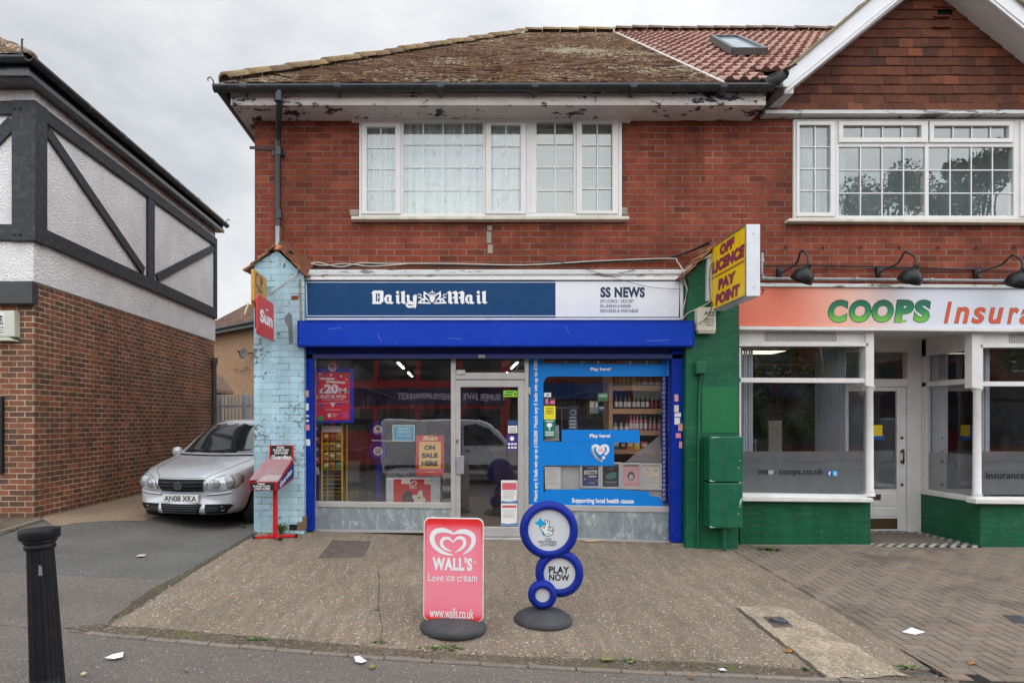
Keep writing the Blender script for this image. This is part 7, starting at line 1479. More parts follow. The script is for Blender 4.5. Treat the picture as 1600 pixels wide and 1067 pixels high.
# window posters
def poster(lab, cat, x0, y0, x1, y1, mat, Y=YI, name='window_poster', d=.002, border=None):
    m = MB(); m.pquad([(x0, y0), (x1, y0), (x1, y1), (x0, y1)], Y, d); return tag(m.build(name, mat), lab, cat)
o = poster('turquoise heated tobacco notice stuck inside the left window', 'poster', 613.5, 664, 648, 689, PAPER); m = MB(); m.prect(614.6, 665.2, 647, 687.6, YI, .001); m.build('poster_face', pm('turquoise_print', C(14, 150, 186), .5), o); m = MB(); m.ptext('HEATED', 622, 668, 640, 671.5, YI, .003, bold=.01, sp=1.15); m.ptext('TOBACCO', 620, 673.2, 642, 676.7, YI, .003, bold=.01, sp=1.15); m.ptext('SOLD HERE', 620, 679.5, 642, 682, YI, .003); m.build('lettering', INKW, o)
YP = YI
o = poster('red and cream ON SALE HERE newspaper poster in the left window', 'poster', 650, 680, 694, 743, pm('brick_red_card', C(196, 52, 50), .4, var=.06), YP); m = MB(); m.prect(655, 690, 689, 732.5, YP, .001); m.build('poster_face', pm('buff_card', C(234, 186, 112), .5, var=.04), o)
m = MB(); m.ptext('Sun', 660, 680.8, 684, 688, YP, .003, bold=.06, shear=.2); m.prect(672, 680, 676, 680.9, YP, .003); m.prect(665, 737, 680, 737.8, YP, .003); m.build('masthead', pm('cream_print', C(236, 206, 150), .5), o)
m = MB()
for t, x0, y0, x1, y1 in (('ON', 663, 695.2, 680, 702.8), ('SALE', 659, 707.5, 684, 715), ('HERE', 658.5, 720, 684, 727.6)): m.ptext(t, x0, y0, x1, y1, YP, .003, bold=.06)
m.build('lettering', INKK, o)
m = MB(); m.tube([P(580, 688, 8.02), P(612, 688.5, 8.02), P(648, 690, 8.02)], .004, 6); tag(m.build('glass_shelf_edge', PAPER), 'thin white shelf edge behind the heated tobacco notice', 'shelf')
# freezer
fz = thing('freezer', 'white chest freezer with a red ice cream panel inside the left window', 'freezer', (px(645, 8.45), 8.6, ZF)); Y = 8.4
m = MB(); m.pbox(602.5, 746, 688, 830, Y, .6); m.build('body', pm('freezer_white', C(218, 222, 226), .35), fz, bevel=.02)
m = MB(); m.pbox(602, 737, 640, 746, Y+.05, .5); m.pbox(612, 733, 678, 746, Y+.1, .4); m.build('lid', pm('freezer_grey', C(112, 116, 118), .3), fz, bevel=.01)
m = MB(); m.prect(615, 748.5, 673, 800, Y, .003); m.build('red_panel', pm('ice_red', C(226, 38, 30), .4, var=.05), fz)
m = MB(); m.prect(627, 746, 641, 755.5, Y, .006); m.prect(663, 748, 673, 756, Y, .006)
m.pstroke([(645, 752), (640, 757), (646, 759), (651, 754), (647, 751), (644, 755)], 1.6, Y, .006); m.ptext("WALL'S", 639, 760, 651, 763, Y, .006, bold=.05)
for x, y, r in ((656, 774, 5), (660, 781, 5), (652, 782, 5), (648, 776, 4), (657, 769, 3.5)): m.pflat(circ(x, y, r, 12, None), Y, .006)
for i in range(22): m.pflat(circ(rnd.uniform(618, 671), rnd.uniform(764, 785), .5, 6), Y, .005)
m.build('printed_cream', pm('cream_print2', C(240, 232, 214), .5), fz)
m = MB(); m.pflat([(627, 776), (634, 766), (642, 768), (646, 784), (630, 786)], Y, .006); m.pflat(circ(655, 777, 1.6, 8), Y, .008); m.build('printed_cone', pm('choc_print', C(60, 34, 26), .5), fz)
# shelving and goods deeper in the dim shop
GOODS = island('mixed_goods', [(0, C(60, 30, 30)), (.2, C(120, 40, 40)), (.4, C(60, 80, 60)), (.55, C(130, 110, 60)), (.7, C(50, 60, 100)), (.85, C(150, 140, 130)), (1, C(90, 50, 90))], .5, 30, .1)
def gondola(x0, x1, y0, y1, h, lab):
    t = thing('shop_shelving', lab, 'shelving', ((x0+x1)/2, (y0+y1)/2, ZF)); m = MB(); 
    for k in range(5): m.box(x0, x1, y0, y1, ZF+.08+k*(h-.1)/4, ZF+.10+k*(h-.1)/4)
    long_x = (x1-x0) > (y1-y0)
    m.box(x0, x1, (y0+y1)/2-.01, (y0+y1)/2+.01, ZF, ZF+h) if long_x else m.box((x0+x1)/2-.01, (x0+x1)/2+.01, y0, y1, ZF, ZF+h)
    m.build('shelves', pm('shelf_grey', C(110, 108, 106), .6), t); g_ = MB()
    for k in range(4):
        z = ZF+.1+k*(h-.1)/4
        L = (x1-x0) if long_x else (y1-y0); a = .03
        while a < L-.12:
            wd = rnd.uniform(.06, .12); hh = rnd.uniform(.12, (h-.1)/4-.06)
            for side in (0, 1):
                if long_x: yy = y0+.02 if side == 0 else (y0+y1)/2+.03; g_.box(x0+a, x0+a+wd-.008, yy, yy+(y1-y0)/2-.06, z, z+hh)
                else: xx = x0+.02 if side == 0 else (x0+x1)/2+.03; g_.box(xx, xx+(x1-x0)/2-.06, y0+a, y0+a+wd-.008, z, z+hh)
            a += wd
    o = g_.build('goods', GOODS, t); o['kind'] = 'stuff'
gondola(-1.86, -1.36, 9.0, 14, 1.9, 'long goods shelving against the left wall of the dim shop'); gondola(-.7, -.2, 10.4, 14.5, 1.5, 'middle goods shelving deep in the dim shop'); gondola(-1.2, 1.6, 15.7, 16.2, 2.0, 'goods shelving against the back wall of the shop'); gondola(2.2, 2.78, 10.5, 14.5, 1.9, 'goods shelving against the right wall of the shop')
cn = thing('shop_counter', 'dark shop counter in the middle of the dim shop', 'counter', (.9, 10, ZF)); m = MB(); m.box(.55, 1.9, 9.6, 10.2, ZF, 1.0); m.build('body', pm('counter_dark', C(84, 62, 54), .6), cn, bevel=.01); m = MB(); m.box(.5, 1.95, 9.55, 10.25, 1.0, 1.04); m.build('top', pm('counter_top', C(120, 104, 92), .4), cn)
nr = thing('newspaper_rack', 'low newspaper rack just left of the shop door', 'rack', (px(698, 8.6), 8.7, ZF)); m = MB()
for k in range(4): m.box(px(690, 8.6), px(709, 8.6), 8.5+.06*k, 8.72+.06*k, ZF+.1+.17*k, ZF+.12+.17*k)
m.build('shelf', GALV, nr); m = MB()
for k in range(4): m.box(px(691, 8.6), px(708, 8.6), 8.5+.06*k, 8.7+.06*k, ZF+.121+.17*k, ZF+.17+.17*k)
m.build('papers', NEWS, nr)
# door stickers
o = poster('lime green sticker at the top of the shop door glass', 'sticker', 786.5, 610, 808.5, 620, pm('lime', C(140, 206, 40), .5), 7.958, 'sticker', .001); m = MB(); m.prect(790, 612, 802, 613.5, 7.958, .001); m.prect(788, 616, 800, 617.5, 7.958, .001); m.pflat(circ(805, 615.5, 1.6, 10), 7.958, .001); m.build('print', INKN, o)
o = poster('navy and white notice on the right of the shop door glass', 'sticker', 793.5, 656.5, 809, 677, pm('notice_navy', C(30, 70, 120), .5), 7.958, 'sticker', .001); m = MB(); m.prect(794, 665, 808.5, 676.5, 7.958, .001); m.build('white_half', PAPER, o); m = MB()
for y in (668, 671, 674): m.prect(796, y, 806, y+.8, 7.958, .003)
m.build('print', INKK, o)
o = poster('purple card payment sticker on the shop door glass', 'sticker', 792, 679, 808.5, 703, pm('violet', C(58, 44, 130), .5), 7.958, 'sticker', .001); m = MB(); m.pflat(circ(800, 685, 3.4, 14), 7.958, .001)
for y in (692, 697.5):
    for x in (793.5, 798.5, 803.5): m.prect(x, y, x+3.8, y+3, 7.958, .001)
m.build('print', INKW, o)
for i, (y0, y1, lab) in enumerate(((750, 785.5, 'upper white notice with a red heading at the bottom of the shop door'), (786.5, 820.5, 'lower white notice with a red line at the bottom of the shop door'))):
    o = poster(lab, 'notice', 783, y0, 808.5, y1, PAPER, 7.958, 'notice', .001)
    m = MB(); m.prect(784.5, y0+(4 if i == 0 else 2.5), 807, y0+(15 if i == 0 else 6.5), 7.958, .001); m.build('heading', pm('pinkish_red', C(206, 96, 110) if i == 0 else C(206, 60, 60), .5), o)
    m = MB()
    for k in range(7): m.prect(786, y0+17+k*1.9-(7 if i else 0), 806-rnd.uniform(0, 5), y0+17.5+k*1.9-(7 if i else 0), 7.958, .001)
    m.build('print', pm('grey_print', C(150, 150, 154), .6), o); m = MB(); m.pflat([(783.5, y1-3.5), (795, y1-2.2), (808, y1-4), (808, y1-.5), (783.5, y1-.5)], 7.958, .001); m.build('blue_wave', pm('wave_blue', C(40, 130, 190), .5), o)
# ------------------------------------------------------------------ right window: blue lottery graphics
lv = thing('window_graphic', 'bright blue lottery window graphic framing the right shop window', 'window graphic', (px(940, 8), 7.99, 1.2))
YV = 7.967                                       # stuck to the outside of the glass
def sheet(m, c, n=0.0): m.pflat(c, YV, -n)
m = MB(); m.pflat([(827, 558), (849, 558), (849, 796), (827, 793)], YV, 0); m.build('vertical_band', LOTV, lv, solid=.0006)
m = MB(); m.pflat([(849, 567.5), (1050, 569), (1050, 588), (858, 588), (853, 590), (850, 595), (849, 600)], YV, -.001); m.pflat([(1034, 556), (1046, 556), (1046, 569), (1034, 569)], YV, -.001); m.build('header_band', LOTV, lv, solid=.0006)
m = MB(); m.pflat([(849, 689.5), (884, 690), (900, 690.5), (959.5, 690.5), (959.5, 727.5), (900, 727), (849, 727)], YV, -.001); m.build('torn_block', LOTV, lv, solid=.0006)
m = MB(); m.pflat([(877.5, 671), (999.5, 671.5), (999.5, 691.5), (877.5, 690)], YV, .0015); m.build('play_here_sheet', LOTV, lv, solid=.0006)
m = MB(); m.pflat([(849, 772), (853, 765), (900, 764), (960, 764), (1015, 768), (1015, 774), (1030, 776), (1036, 786), (1037, 793.5), (849, 790)], YV, .001); m.pflat([(884, 772), (1002, 775), (1002, 792), (884, 790.5)], YV, .0018); m.build('footer_band', LOTV, lv, solid=.0006)
m = MB(); YT = YV-.003
m.ptext('Play here!', 922.5, 574, 954, 580.6, YT, bold=.035); m.ptext('Play here!', 921.5, 677.6, 953.5, 685, YT, bold=.035); m.ptext('Supporting local health causes', 893.5, 777.5, 990.5, 787, YT, bold=.035, skew=-.012)
vfr = (Vector((0, YT-.002, 0)), FZ, -FX, -FY)
for y0, y1, t in ((783, 672, 'Match any 5 balls win up to £100,000'), (668, 557, 'Match any 5 balls win up to £100,0')): m.text(t, vfr, pz(y0, YT), -px(841.5, YT), pz(y1, YT), -px(834, YT), 0, bold=.03)
vf2 = (Vector((0, YT, 0)), -FZ, FX, -FY); m.text('Match any', vf2, -pz(558, YT), px(1042, YT), -pz(588, YT), px(1048, YT), 0, bold=.03); m.build('lettering', INKW, lv)
# heart emblem
H_q = lambda q: [(840+a/5.336, 600+b/5.336) for a, b in q]
for nm, col, pts, w_ in (('heart_white', C(226, 232, 240), [(540, 640), (490, 610), (458, 560), (462, 522), (490, 512), (520, 530), (550, 512), (580, 520), (586, 555), (560, 590)], 4.2), ('heart_pink', C(220, 60, 120), [(530, 640), (486, 612), (456, 570), (452, 530)], 1.5), ('heart_teal', C(60, 180, 190), [(540, 632), (500, 606), (470, 560), (474, 530)], 1.4)):
    m = MB(); m.pstroke(H_q(pts), w_, YV-.004); m.build(nm, pm(nm, col, .5), lv)
m = MB(); m.pflat(H_q(smooth_line([(522, 536), (540, 522), (560, 530), (558, 556), (522, 590), (490, 556), (488, 530), (506, 522)], 3, True)), YV-.0045, 0); m.pflat(H_q(circ(550, 612, 14, 14)), YV-.0045, 0); m.build('heart_centre', INKW, lv); m = MB(); m.ptext('health', 934, 699.5, 942, 702, YV-.005); m.ptext('causes', 934, 703, 942, 705.4, YV-.005); m.build('heart_text', pm('pink_print', C(214, 60, 90), .5), lv)
# small window notices on the left of the aperture
for lab, x0, y0, x1, y1, col, pr in (('small white notice with a black mark above the pink one, right window', 850, 613.5, 861, 620, C(230, 230, 230), 0), ('dark sticker with pink figures in the right window', 850, 621, 867.5, 633, C(56, 44, 52), 3), ('yellow notice in the right window above the green tree notice', 850, 634, 868, 655, C(240, 224, 30), 1), ('green notice with a white tree in the right window', 850, 655, 867.5, 683, C(18, 112, 96), 2)):
    o = poster(lab, 'notice', x0, y0, x1, y1, pm('notice_%d' % pr, col, .5), YV, 'notice', .001); m = MB()
    if pr == 1:
        for k in range(5): m.prect(853, 637+k*2.2, 865, 637.9+k*2.2, YV, .001)
        m.build('print', pm('olive_print', C(120, 110, 30), .5), o)
    elif pr == 2:
        m.pflat(circ(858.5, 664, 4.6, 12, 3.6), YV, .001); m.prect(857.8, 666, 859.4, 672, YV, .001); m.prect(852, 657, 865, 658.4, YV, .001)
        for k in range(3): m.prect(852, 674+k*2.6, 865.5, 675.2+k*2.6, YV, .001)
        m.build('print', INKW, o)
    elif pr == 3: m.pflat([(852, 624), (856, 621.8), (857, 631), (852, 631)], YV, .001); m.pflat([(860, 626), (867, 625), (867, 631), (859, 631)], YV, .001); m.build('print', pm('pink_fig', C(220, 110, 150), .5), o)
    else: m.pflat([(853, 616), (858.5, 616), (856, 618.4)], YV, .001); m.build('print', INKK, o)
m = MB(); m.pquad([(866, 666), (873, 664), (874, 689), (849, 689)], 8.0, .01); tag(m.build('paper_sheet', pm('grey_card', C(176, 176, 172), .7)), 'grey white card standing behind the green tree notice', 'paper')
m = MB(); m.pquad([(851, 729), (876, 729), (876, 764), (852, 764)], 7.99, .001); o = m.build('price_list', PAPER); tag(o, 'white printed list in the lower left of the right window', 'notice'); m = MB()
for k in range(9): m.prect(854, 732+k*3, 874-rnd.uniform(0, 8), 732.5+k*3, 7.99, .001)
m.build('print', pm('grey_print', C(150, 150, 154), .6), o)
m = MB(); m.pquad([(877, 728), (1048, 728), (1048, 794), (850, 794)], 8.03, .02); tag(m.build('backing_board', pm('off_white_board', C(196, 198, 196), .7, var=.1)), 'off white board standing behind the framed adverts', 'board')
# four clip frames in a row
AD = [('blue', C(30, 62, 120)), ('black', C(30, 34, 38)), ('pink', C(230, 176, 180)), ('cream', C(216, 216, 204))]
for i, (nm, col) in enumerate(AD):
    x0 = 906.8+i*31.9; y0 = 721+i*.9
    t = thing('advert_frame', ['silver framed blue advert, leftmost of four in the right window', 'silver framed black advert with a green object', 'silver framed pink advert with a drawn head', 'silver framed pale advert, rightmost of four in the right window'][i], 'frame', tuple(P(x0+16, y0+42, 8.01)), group='silver framed adverts')
    m = MB(); sash(m, (x0, y0, x0+31.5, y0+41.5), (x0+3, y0+3, x0+28.5, y0+38.5), 7.985, .02); m.build('frame', pm('silver_frame', C(206, 206, 208), .4), t, bevel=.002); m = MB(); m.pbox(x0+2.5, y0+2.5, x0+29, y0+39, 8.008, .004); m.build('poster', pm('advert_'+nm, col, .3, var=.1, coat=.2), t); m = MB(); yy = 8.008
    if i == 0:
        m.pquad([(x0+6, y0+14), (x0+26, y0+13), (x0+26, y0+19), (x0+6, y0+20)], yy-.003, .002); m.ptext('NATIONAL', x0+14, y0+32, x0+22, y0+34, yy); m.prect(x0+10, y0+9, x0+22, y0+10, yy); m.prect(x0+13, y0+22, x0+25, y0+24, yy); m.build('print', pm('advert_cream', C(236, 222, 200), .5), t); m = MB(); m.ptext('£10000', x0+8, y0+15, x0+24, y0+18.5, yy-.004, bold=.03)
        m.build('prize_text', INKN, t); m = MB()
        for a, b, r in ((7, 6, 1.6), (13, 5, 1.4), (25, 8, 1.8), (7, 27, 1.8), (26, 30, 1.4)): m.pflat(circ(x0+a, y0+b, r, 10), yy)
        m.build('dots', pm('advert_gold', C(190, 140, 60), .5), t)
    elif i == 1:
        m.pstroke([(x0+9, y0+24), (x0+12, y0+19), (x0+19, y0+17), (x0+23, y0+18), (x0+22, y0+23), (x0+15, y0+25), (x0+9, y0+24)], 2.4, yy); m.pflat([(x0+11, y0+23), (x0+13, y0+19), (x0+21, y0+18), (x0+21, y0+22), (x0+15, y0+24.5)], yy); m.build('device', pm('teal_device', C(70, 130, 124), .3), t); m = MB(); m.ptext('LIQ', x0+11, y0+8, x0+20, y0+12, yy); m.prect(x0+6, y0+30, x0+26, y0+31.4, yy); m.prect(x0+9, y0+33, x0+23, y0+33.8, yy); m.prect(x0+4, y0+3.4, x0+28, y0+5, yy); m.build('print', pm('dim_print', C(130, 136, 138), .5), t)
    elif i == 2:
        m.pflat(circ(x0+15.5, y0+21, 5.6, 18, 7), yy); m.build('drawn_hair', pm('pencil', C(70, 74, 80), .6), t); m = MB(); m.pflat(circ(x0+15.5, y0+22.5, 3.5, 14, 4.8), yy, .004); m.build('drawn_face', pm('drawn_pale', C(214, 196, 194), .6), t); m = MB()
        for a in (14, 17): m.pflat(circ(x0+a, y0+21.6, .5, 8), yy, .006)
        m.pstroke([(x0+14, y0+25), (x0+15.5, y0+25.5), (x0+17, y0+25)], .4, yy, .006); m.prect(x0+5, y0+4.5, x0+26, y0+5.2, yy); m.prect(x0+8, y0+33, x0+24, y0+33.7, yy); m.build('print', pm('pencil', C(70, 74, 80), .6), t)
    else:
        m.ptext('CBD', x0+5, y0+15, x0+15, y0+18, yy); m.build('print', pm('gold_print', C(180, 150, 110), .5), t); m = MB()
        for k in range(6): m.prect(x0+5+k*3.8, y0+20, x0+7+k*3.8, y0+33, yy)
        m.pflat(circ(x0+9, y0+10, 2.2, 10), yy); m.pflat(circ(x0+22, y0+11, 2.6, 10), yy); m.prect(x0+6, y0+35, x0+24, y0+36, yy); m.build('vials', pm('pale_vial', C(180, 190, 188), .5), t)
# crumpled banner hanging at the right edge, printed with repeated words
bn = thing('crumpled_banner', 'crumpled dark blue printed banner hanging at the right edge of the shop window', 'banner', (px(1043, 8.0), 8.0, .7))
m = MB(); rows = []
for j in range(46):
    y = 588+(786-588)*j/45; r = []
    for i in range(15):
        x = 1033.5+(1051-1033.5)*i/14+(math.sin(y*.09)*1.2 if i < 4 else 0); r.append(P(x, y, 8.0)+FY*(.012*math.sin(i*.95+.4*math.sin(y*.07))+.006*math.sin(y*.5+i)))
    rows.append(r)
m.grid(rows[::-1], True); m.build('cloth', pm('banner_blue', C(24, 50, 160), .5, var=.12), bn)
m = MB()
for col, x in ((0, 1037.2), (1, 1045.6)):
    y = 592
    while y < 782:
        for k in (-1, 0, 1): m.pflat([(x-2+k*.2+.4*math.sin(y), y+k*1.6), (x+1.8, y-1.2+k*1.6), (x+1.8, y-.3+k*1.6), (x-2, y+.8+k*1.6)], 7.982)
        y += 7.2
m.build('printed_words', pm('banner_print', C(206, 216, 240), .5), bn)
m = MB(); rows = []
for j in range(10):
    t = j/9; r = []
    for i in range(10):
        s = i/9; x0_, y0_ = 1035, 676+0*t; a = (1034, 678+(735-678)*t); b = (976+t*30, 722+14*t); r.append(P(a[0]+(b[0]-a[0])*s, a[1]+(b[1]-a[1])*s, 8.03)+FY*(.012*math.sin(i*2.1+j)+.008*math.sin(j*2.7)))
    rows.append(r)
m.grid(rows, True); tag(m.build('plastic_sheet', film('milky_plastic', C(214, 218, 218), .62, 40)), 'creased milky plastic sheet draped from the banner to the framed adverts', 'sheet')
# hanging packets and a card stand seen through the aperture
for i, (x0, y0, x1, y1, col, lab) in enumerate(((921, 626, 929, 646, C(140, 130, 116), 'tan carded packet on the peg left of the wooden shelves'), (929, 627, 935, 646, C(110, 130, 140), 'pale blue carded packet on the peg left of the wooden shelves'), (934, 614, 950, 627, C(70, 150, 90), 'green packet hanging at the wooden shelf post'), (935, 634, 945, 643, C(50, 70, 120), 'blue packet hanging below the green one'))):
    m = MB(); m.pquad([(x0, y0), (x1, y0), (x1, y1), (x0, y1)], 8.12, .012); o = m.build('hanging_packet', pm('hang_%d' % i, col, .4, var=.3, vs=40), bevel=.003); tag(o, lab, 'packet'); m = MB(); m.pquad([(x0+1.5, y0+2), (x1-1.5, y0+2), (x1-1.5, (y0+y1)/2), (x0+1.5, (y0+y1)/2)], 8.117, .002); m.build('printed_label', pm('hang_label', C(196, 206, 190), .5), o)
sg = thing('age_check_sign', 'small white and navy hanging card behind the right window', 'notice', tuple(P(895, 672, 8.2))); m = MB(); m.pquad([(887, 634.5), (903, 634.5), (903, 637.5), (887, 637.5)], 8.12, .006); m.pquad([(888, 638), (902, 638), (902, 672), (888, 672)], 8.12, .006); m.build('card', pm('navy_card', C(42, 56, 84), .5), sg); m = MB(); m.pstroke([(891, 645), (894, 641), (898, 641), (900, 645), (896, 648), (892, 647)], 1.2, 8.118); m.prect(890, 651, 900, 653, 8.118)
for k in range(3): m.prect(889.5, 656+k*5, 900.5, 659+k*5, 8.118)
m.build('print', pm('dim_white_print', C(176, 186, 196), .5), sg); m = MB(); m.tube([P(869, 637, 8.13), P(905, 637, 8.13)], .005, 6); m.tube([P(878, 637, 8.13), P(878, 690, 8.13)], .004, 6); tag(m.build('wire_stand', GALV), 'thin wire shelf and post behind the right window', 'shelf')
# wooden shelves with bottles
ws_ = thing('bottle_shelf', 'pale wooden shelf unit of bottles behind the right window', 'shelf unit', (px(990, 8.3), 8.35, ZF)); Y = 8.2
WOOD, nt_, b_, o_ = mk('pine_wood'); co_ = nd(nt_, 'Mapping', {'Vector': objco(nt_), 'Scale': (2, 18, 18)}).outputs[0]
nt_.links.new(ramp(nt_, noise(nt_, co_, 3, 6, .6, .4), [(.3, C(166, 120, 84)), (.55, C(196, 152, 112)), (.75, C(206, 166, 128))]), b_.inputs['Base Color']); b_.inputs['Roughness'].default_value = .55
m = MB(); m.pbox(951.5, 580, 957.5, 830, Y, .34); m.pbox(1056, 580, 1062, 830, Y, .34); m.build('side_panel', WOOD, ws_, bevel=.003)
SHY = [(602.5, 610), (638.5, 646.5), (673, 680), (702, 709), (738, 745)]
for a, b in SHY: m = MB(); m.pbox(957.5, a, 1056, b, Y+.003, .33); m.build('shelf', WOOD, ws_, bevel=.003)
m = MB(); m.pbox(951, 575, 1062, 800, Y+.345, .01); m.build('back_panel', pm('shelf_back', C(60, 50, 46), .8), ws_)
BG = {}
def bottle_proto(nm, body, label, cap, h, r, kind):
    k = Y/F; t = thing(nm, '', 'bottle'); H = h*k; Rr = r*k
    if kind == 'wine': prof = [(Rr*.9, 0), (Rr, .006), (Rr, H*.56), (Rr*.85, H*.64), (Rr*.36, H*.74), (Rr*.33, H*.94), (Rr*.4, H*.945), (Rr*.4, H*.985), (.001, H)]
    else: prof = [(Rr*.9, 0), (Rr, .005), (Rr, H*.72), (Rr*.8, H*.8), (Rr*.45, H*.85), (Rr*.45, H*.9), (.001, H*.9)]
    m = MB(); m.lathe(prof, (0, 0, 0), FZ, 14); m.build('body', body, t, local=True)
    m = MB(); m.lathe([(Rr*1.02, H*.12), (Rr*1.02, H*.46)], (0, 0, 0), FZ, 14); m.build('label', label, t, local=True)
    m = MB(); m.lathe([(Rr*.47, H*.86), (Rr*.47, H*1.0), (.001, H*1.01)], (0, 0, 0), FZ, 10); m.build('cap', cap, t, local=True); return t
mt = lambda n, c: pm('bottle_'+n, c, .12, coat=.6, var=.05)
GB, RB, PB, YB_, CB = mt('dark', C(24, 30, 26)), mt('red', C(96, 22, 26)), mt('pink', C(190, 110, 140)), mt('yellow', C(206, 176, 40)), mt('clear', C(120, 110, 104))
def row(xs_, protos, yb, lab, grp):
    first = {}
    for i, x in enumerate(xs_):
        key, b_, l_, c_, h, r, kd = protos[i]; lb_ = lab[key]; loc = (px(x, Y+.07)+rnd.uniform(-.004, .004), Y+.07+rnd.uniform(0, .03), pz(yb, Y)+.001)
        if key in first: o = dup(first[key], loc, label=lb_)
        else: o = first[key] = bottle_proto('bottle', b_, l_, c_, h, r, kd); o.location = loc; o['label'] = lb_; o['group'] = grp
LW, LR = pm('white_label', C(214, 212, 204), .6), pm('red_label', C(150, 50, 50), .6)
xs_ = [963+7.1*i for i in range(13)]
pr = [('w' if i not in (8, 9, 10, 11) else 'r', GB if i not in (8, 9, 10, 11) else RB, LW if i not in (8, 9, 10, 11) else LR, LR if i in (3, 4, 9) else BLACK, 24, 2.9, 'wine') for i in range(13)]
row(xs_, pr, 638.5, {'w': 'dark wine bottle with a white label on the second wooden shelf', 'r': 'red wine bottle with a red label on the second wooden shelf'}, 'bottles on the second shelf')
xs_ = [962, 971, 980, 985.5, 991, 996.5, 1003, 1010, 1017, 1024, 1031]
pr = [('c', CB, LW, BLACK, 15, 3.4, 'b') if i < 3 or i > 7 else ('p', PB, LW if i % 2 else LR, PB, 25 if i < 6 else 20, 2.7, 'wine') for i in range(11)]
pr = [('q', CB, pm('pinkish_label', C(206, 130, 150), .6), RB, 24, 2.9, 'wine') if p[0] == 'c' and i > 7 else p for i, p in enumerate(pr)]
row(xs_, pr, 673, {'c': 'squat clear bottle with a white label on the third wooden shelf', 'p': 'tall pink bottle on the third wooden shelf', 'q': 'bottle with a pinkish label at the right of the third wooden shelf'}, 'bottles on the third shelf')
xs_ = [962, 969, 976, 983, 990, 998, 1008, 1018, 1028, 1038]
pr = [('y', YB_, YB_, pm('yellow_cap', C(220, 190, 40), .4), 15, 3.4, 'b') if i < 5 else ('d', CB if i % 2 else GB, LW, BLACK, 16, 3.8, 'b') for i in range(10)]
row(xs_, pr, 602.5, {'y': 'yellow bottle on the top wooden shelf', 'd': 'dark squat bottle on the top wooden shelf'}, 'bottles on the top shelf')
for i, (x0, x1, h, col, lab) in enumerate(((958, 968, 14, C(60, 110, 110), 'teal carton on the fourth wooden shelf'), (970, 978, 12, C(60, 50, 50), 'dark carton on the fourth wooden shelf'), (980, 990, 13, C(216, 130, 50), 'orange carton on the fourth wooden shelf'), (991, 1000, 15, C(226, 196, 40), 'yellow carton on the fourth wooden shelf'), (1002, 1012, 12, C(200, 80, 60), 'red carton on the fourth wooden shelf'))):
    m = MB(); m.pbox(x0, 702-h, x1, 702, Y+.04, .12); o = m.build('carton', pm('carton_%d' % i, col, .5, var=.3, vs=30), bevel=.004); tag(o, lab, 'carton'); m = MB(); m.pquad([(x0+1.5, 702-h+3), (x1-1.5, 702-h+3), (x1-1.5, 697), (x0+1.5, 697)], Y+.038, .002); m.build('printed_label', LW, o)
# hanging pegs of goods at the far left of the window
for i in range(5):
    y = 665+i*16; m = MB(); m.pquad([(488.5, y), (498.5, y+1), (498.5, y+12), (488.5, y+12)], 8.2, .03); o = m.build('peg_packet', pm('peg_%d' % i, [C(90, 40, 44), C(120, 60, 50), C(60, 70, 70), C(130, 50, 60), C(180, 176, 170)][i], .4, var=.4, vs=40), bevel=.004); tag(o, ['dark red', 'brown', 'grey green', 'crimson', 'pale grey'][i]+' packet hanging at the far left edge of the left window', 'packet', 'packets at the left window edge'); m = MB(); m.pquad([(490, y+3), (497, y+3), (497, y+6), (490, y+6)], 8.198, .002); m.build('printed_label', LW, o)

# ------------------------------------------------------------------ across the road (seen mirrored in the glass)
def tree(x, y, h, r, n, lab, seed):
    rr = random.Random(seed); z = gz(x, y); t = thing('street_tree', lab, 'tree', (x, y, z), group='trees across the road'); tk = MB(); cl = []
    tk.tube([(x, y, z-.1), (x+.1, y, z+h*.25), (x-.05, y+.1, z+h*.5), (x, y, z+h*.8)], [.24, .18, .12, .04], 10)
    for i in range(26):
        a = rr.uniform(0, 6.28); e = rr.uniform(.3, 1.0); rad = r*rr.uniform(.35, 1)*(1.1-abs(e-.55)); c = V((x+math.cos(a)*rad, y+math.sin(a)*rad, z+h*e)); cl.append((c, r*rr.uniform(.16, .34))); tk.tube([(x, y, z+h*(.2+.5*e*.7)), tuple((V((x, y, z+h*(.3+.5*e)))+c)/2), tuple(c)], [.06, .04, .012], 5)
    tk.build('trunk', pm('tree_bark', C(84, 74, 64), .95, var=.3, bs=20, bst=.6), t); m = MB()
    for i in range(n):
        c, q = cl[i % len(cl)]; d = V((rr.gauss(0, 1), rr.gauss(0, 1), rr.gauss(0, .8))); d = d.normalized()*q*rr.random()**.4; p = c+d; a = V((rr.gauss(0, 1), rr.gauss(0, 1), rr.gauss(0, 1))).normalized()*.09; b = a.cross(V((rr.gauss(0, 1), rr.gauss(0, 1), rr.gauss(0, 1))).normalized())*.6
        k = len(m.v); m.v += [p-a, p+b, p+a, p-b]; m.f.append((k, k+1, k+2, k+3))
    m.build('crown', LEAF, t)
tree(18.6, -11, 12.6, 2.7, 14000, 'tall street tree across the road, mirrored in the upper right window', 3); tree(22.3, -11.5, 13, 2.9, 14000, 'second tall street tree across the road, beside the first', 5); tree(10.5, -11.5, 5.5, 2.2, 5000, 'lower leafy tree across the road, mirrored in the insurance window', 8); tree(14, -12, 5.0, 2.4, 5000, 'bushy low tree across the road between the tall ones and the lower tree', 9)
par = thing('parade_building', 'red brick shop parade on the other side of the road', 'building', (-2, -14, 0)); fb = lambda y: (Vector((0, y, 0)), -FX, FZ, FY)
m = MB(); m.box(-24, 30, -20, -14, -.4, 5.6); m.build('wall', BR_RED, par); m = MB(); m.prism([(-14, 5.6), (-20, 5.6), (-17, 7.4)], (Vector((0, 0, 0)), FY, FZ, FX), -24.2, 30.2); m.build('roof', TILE_RED, par)
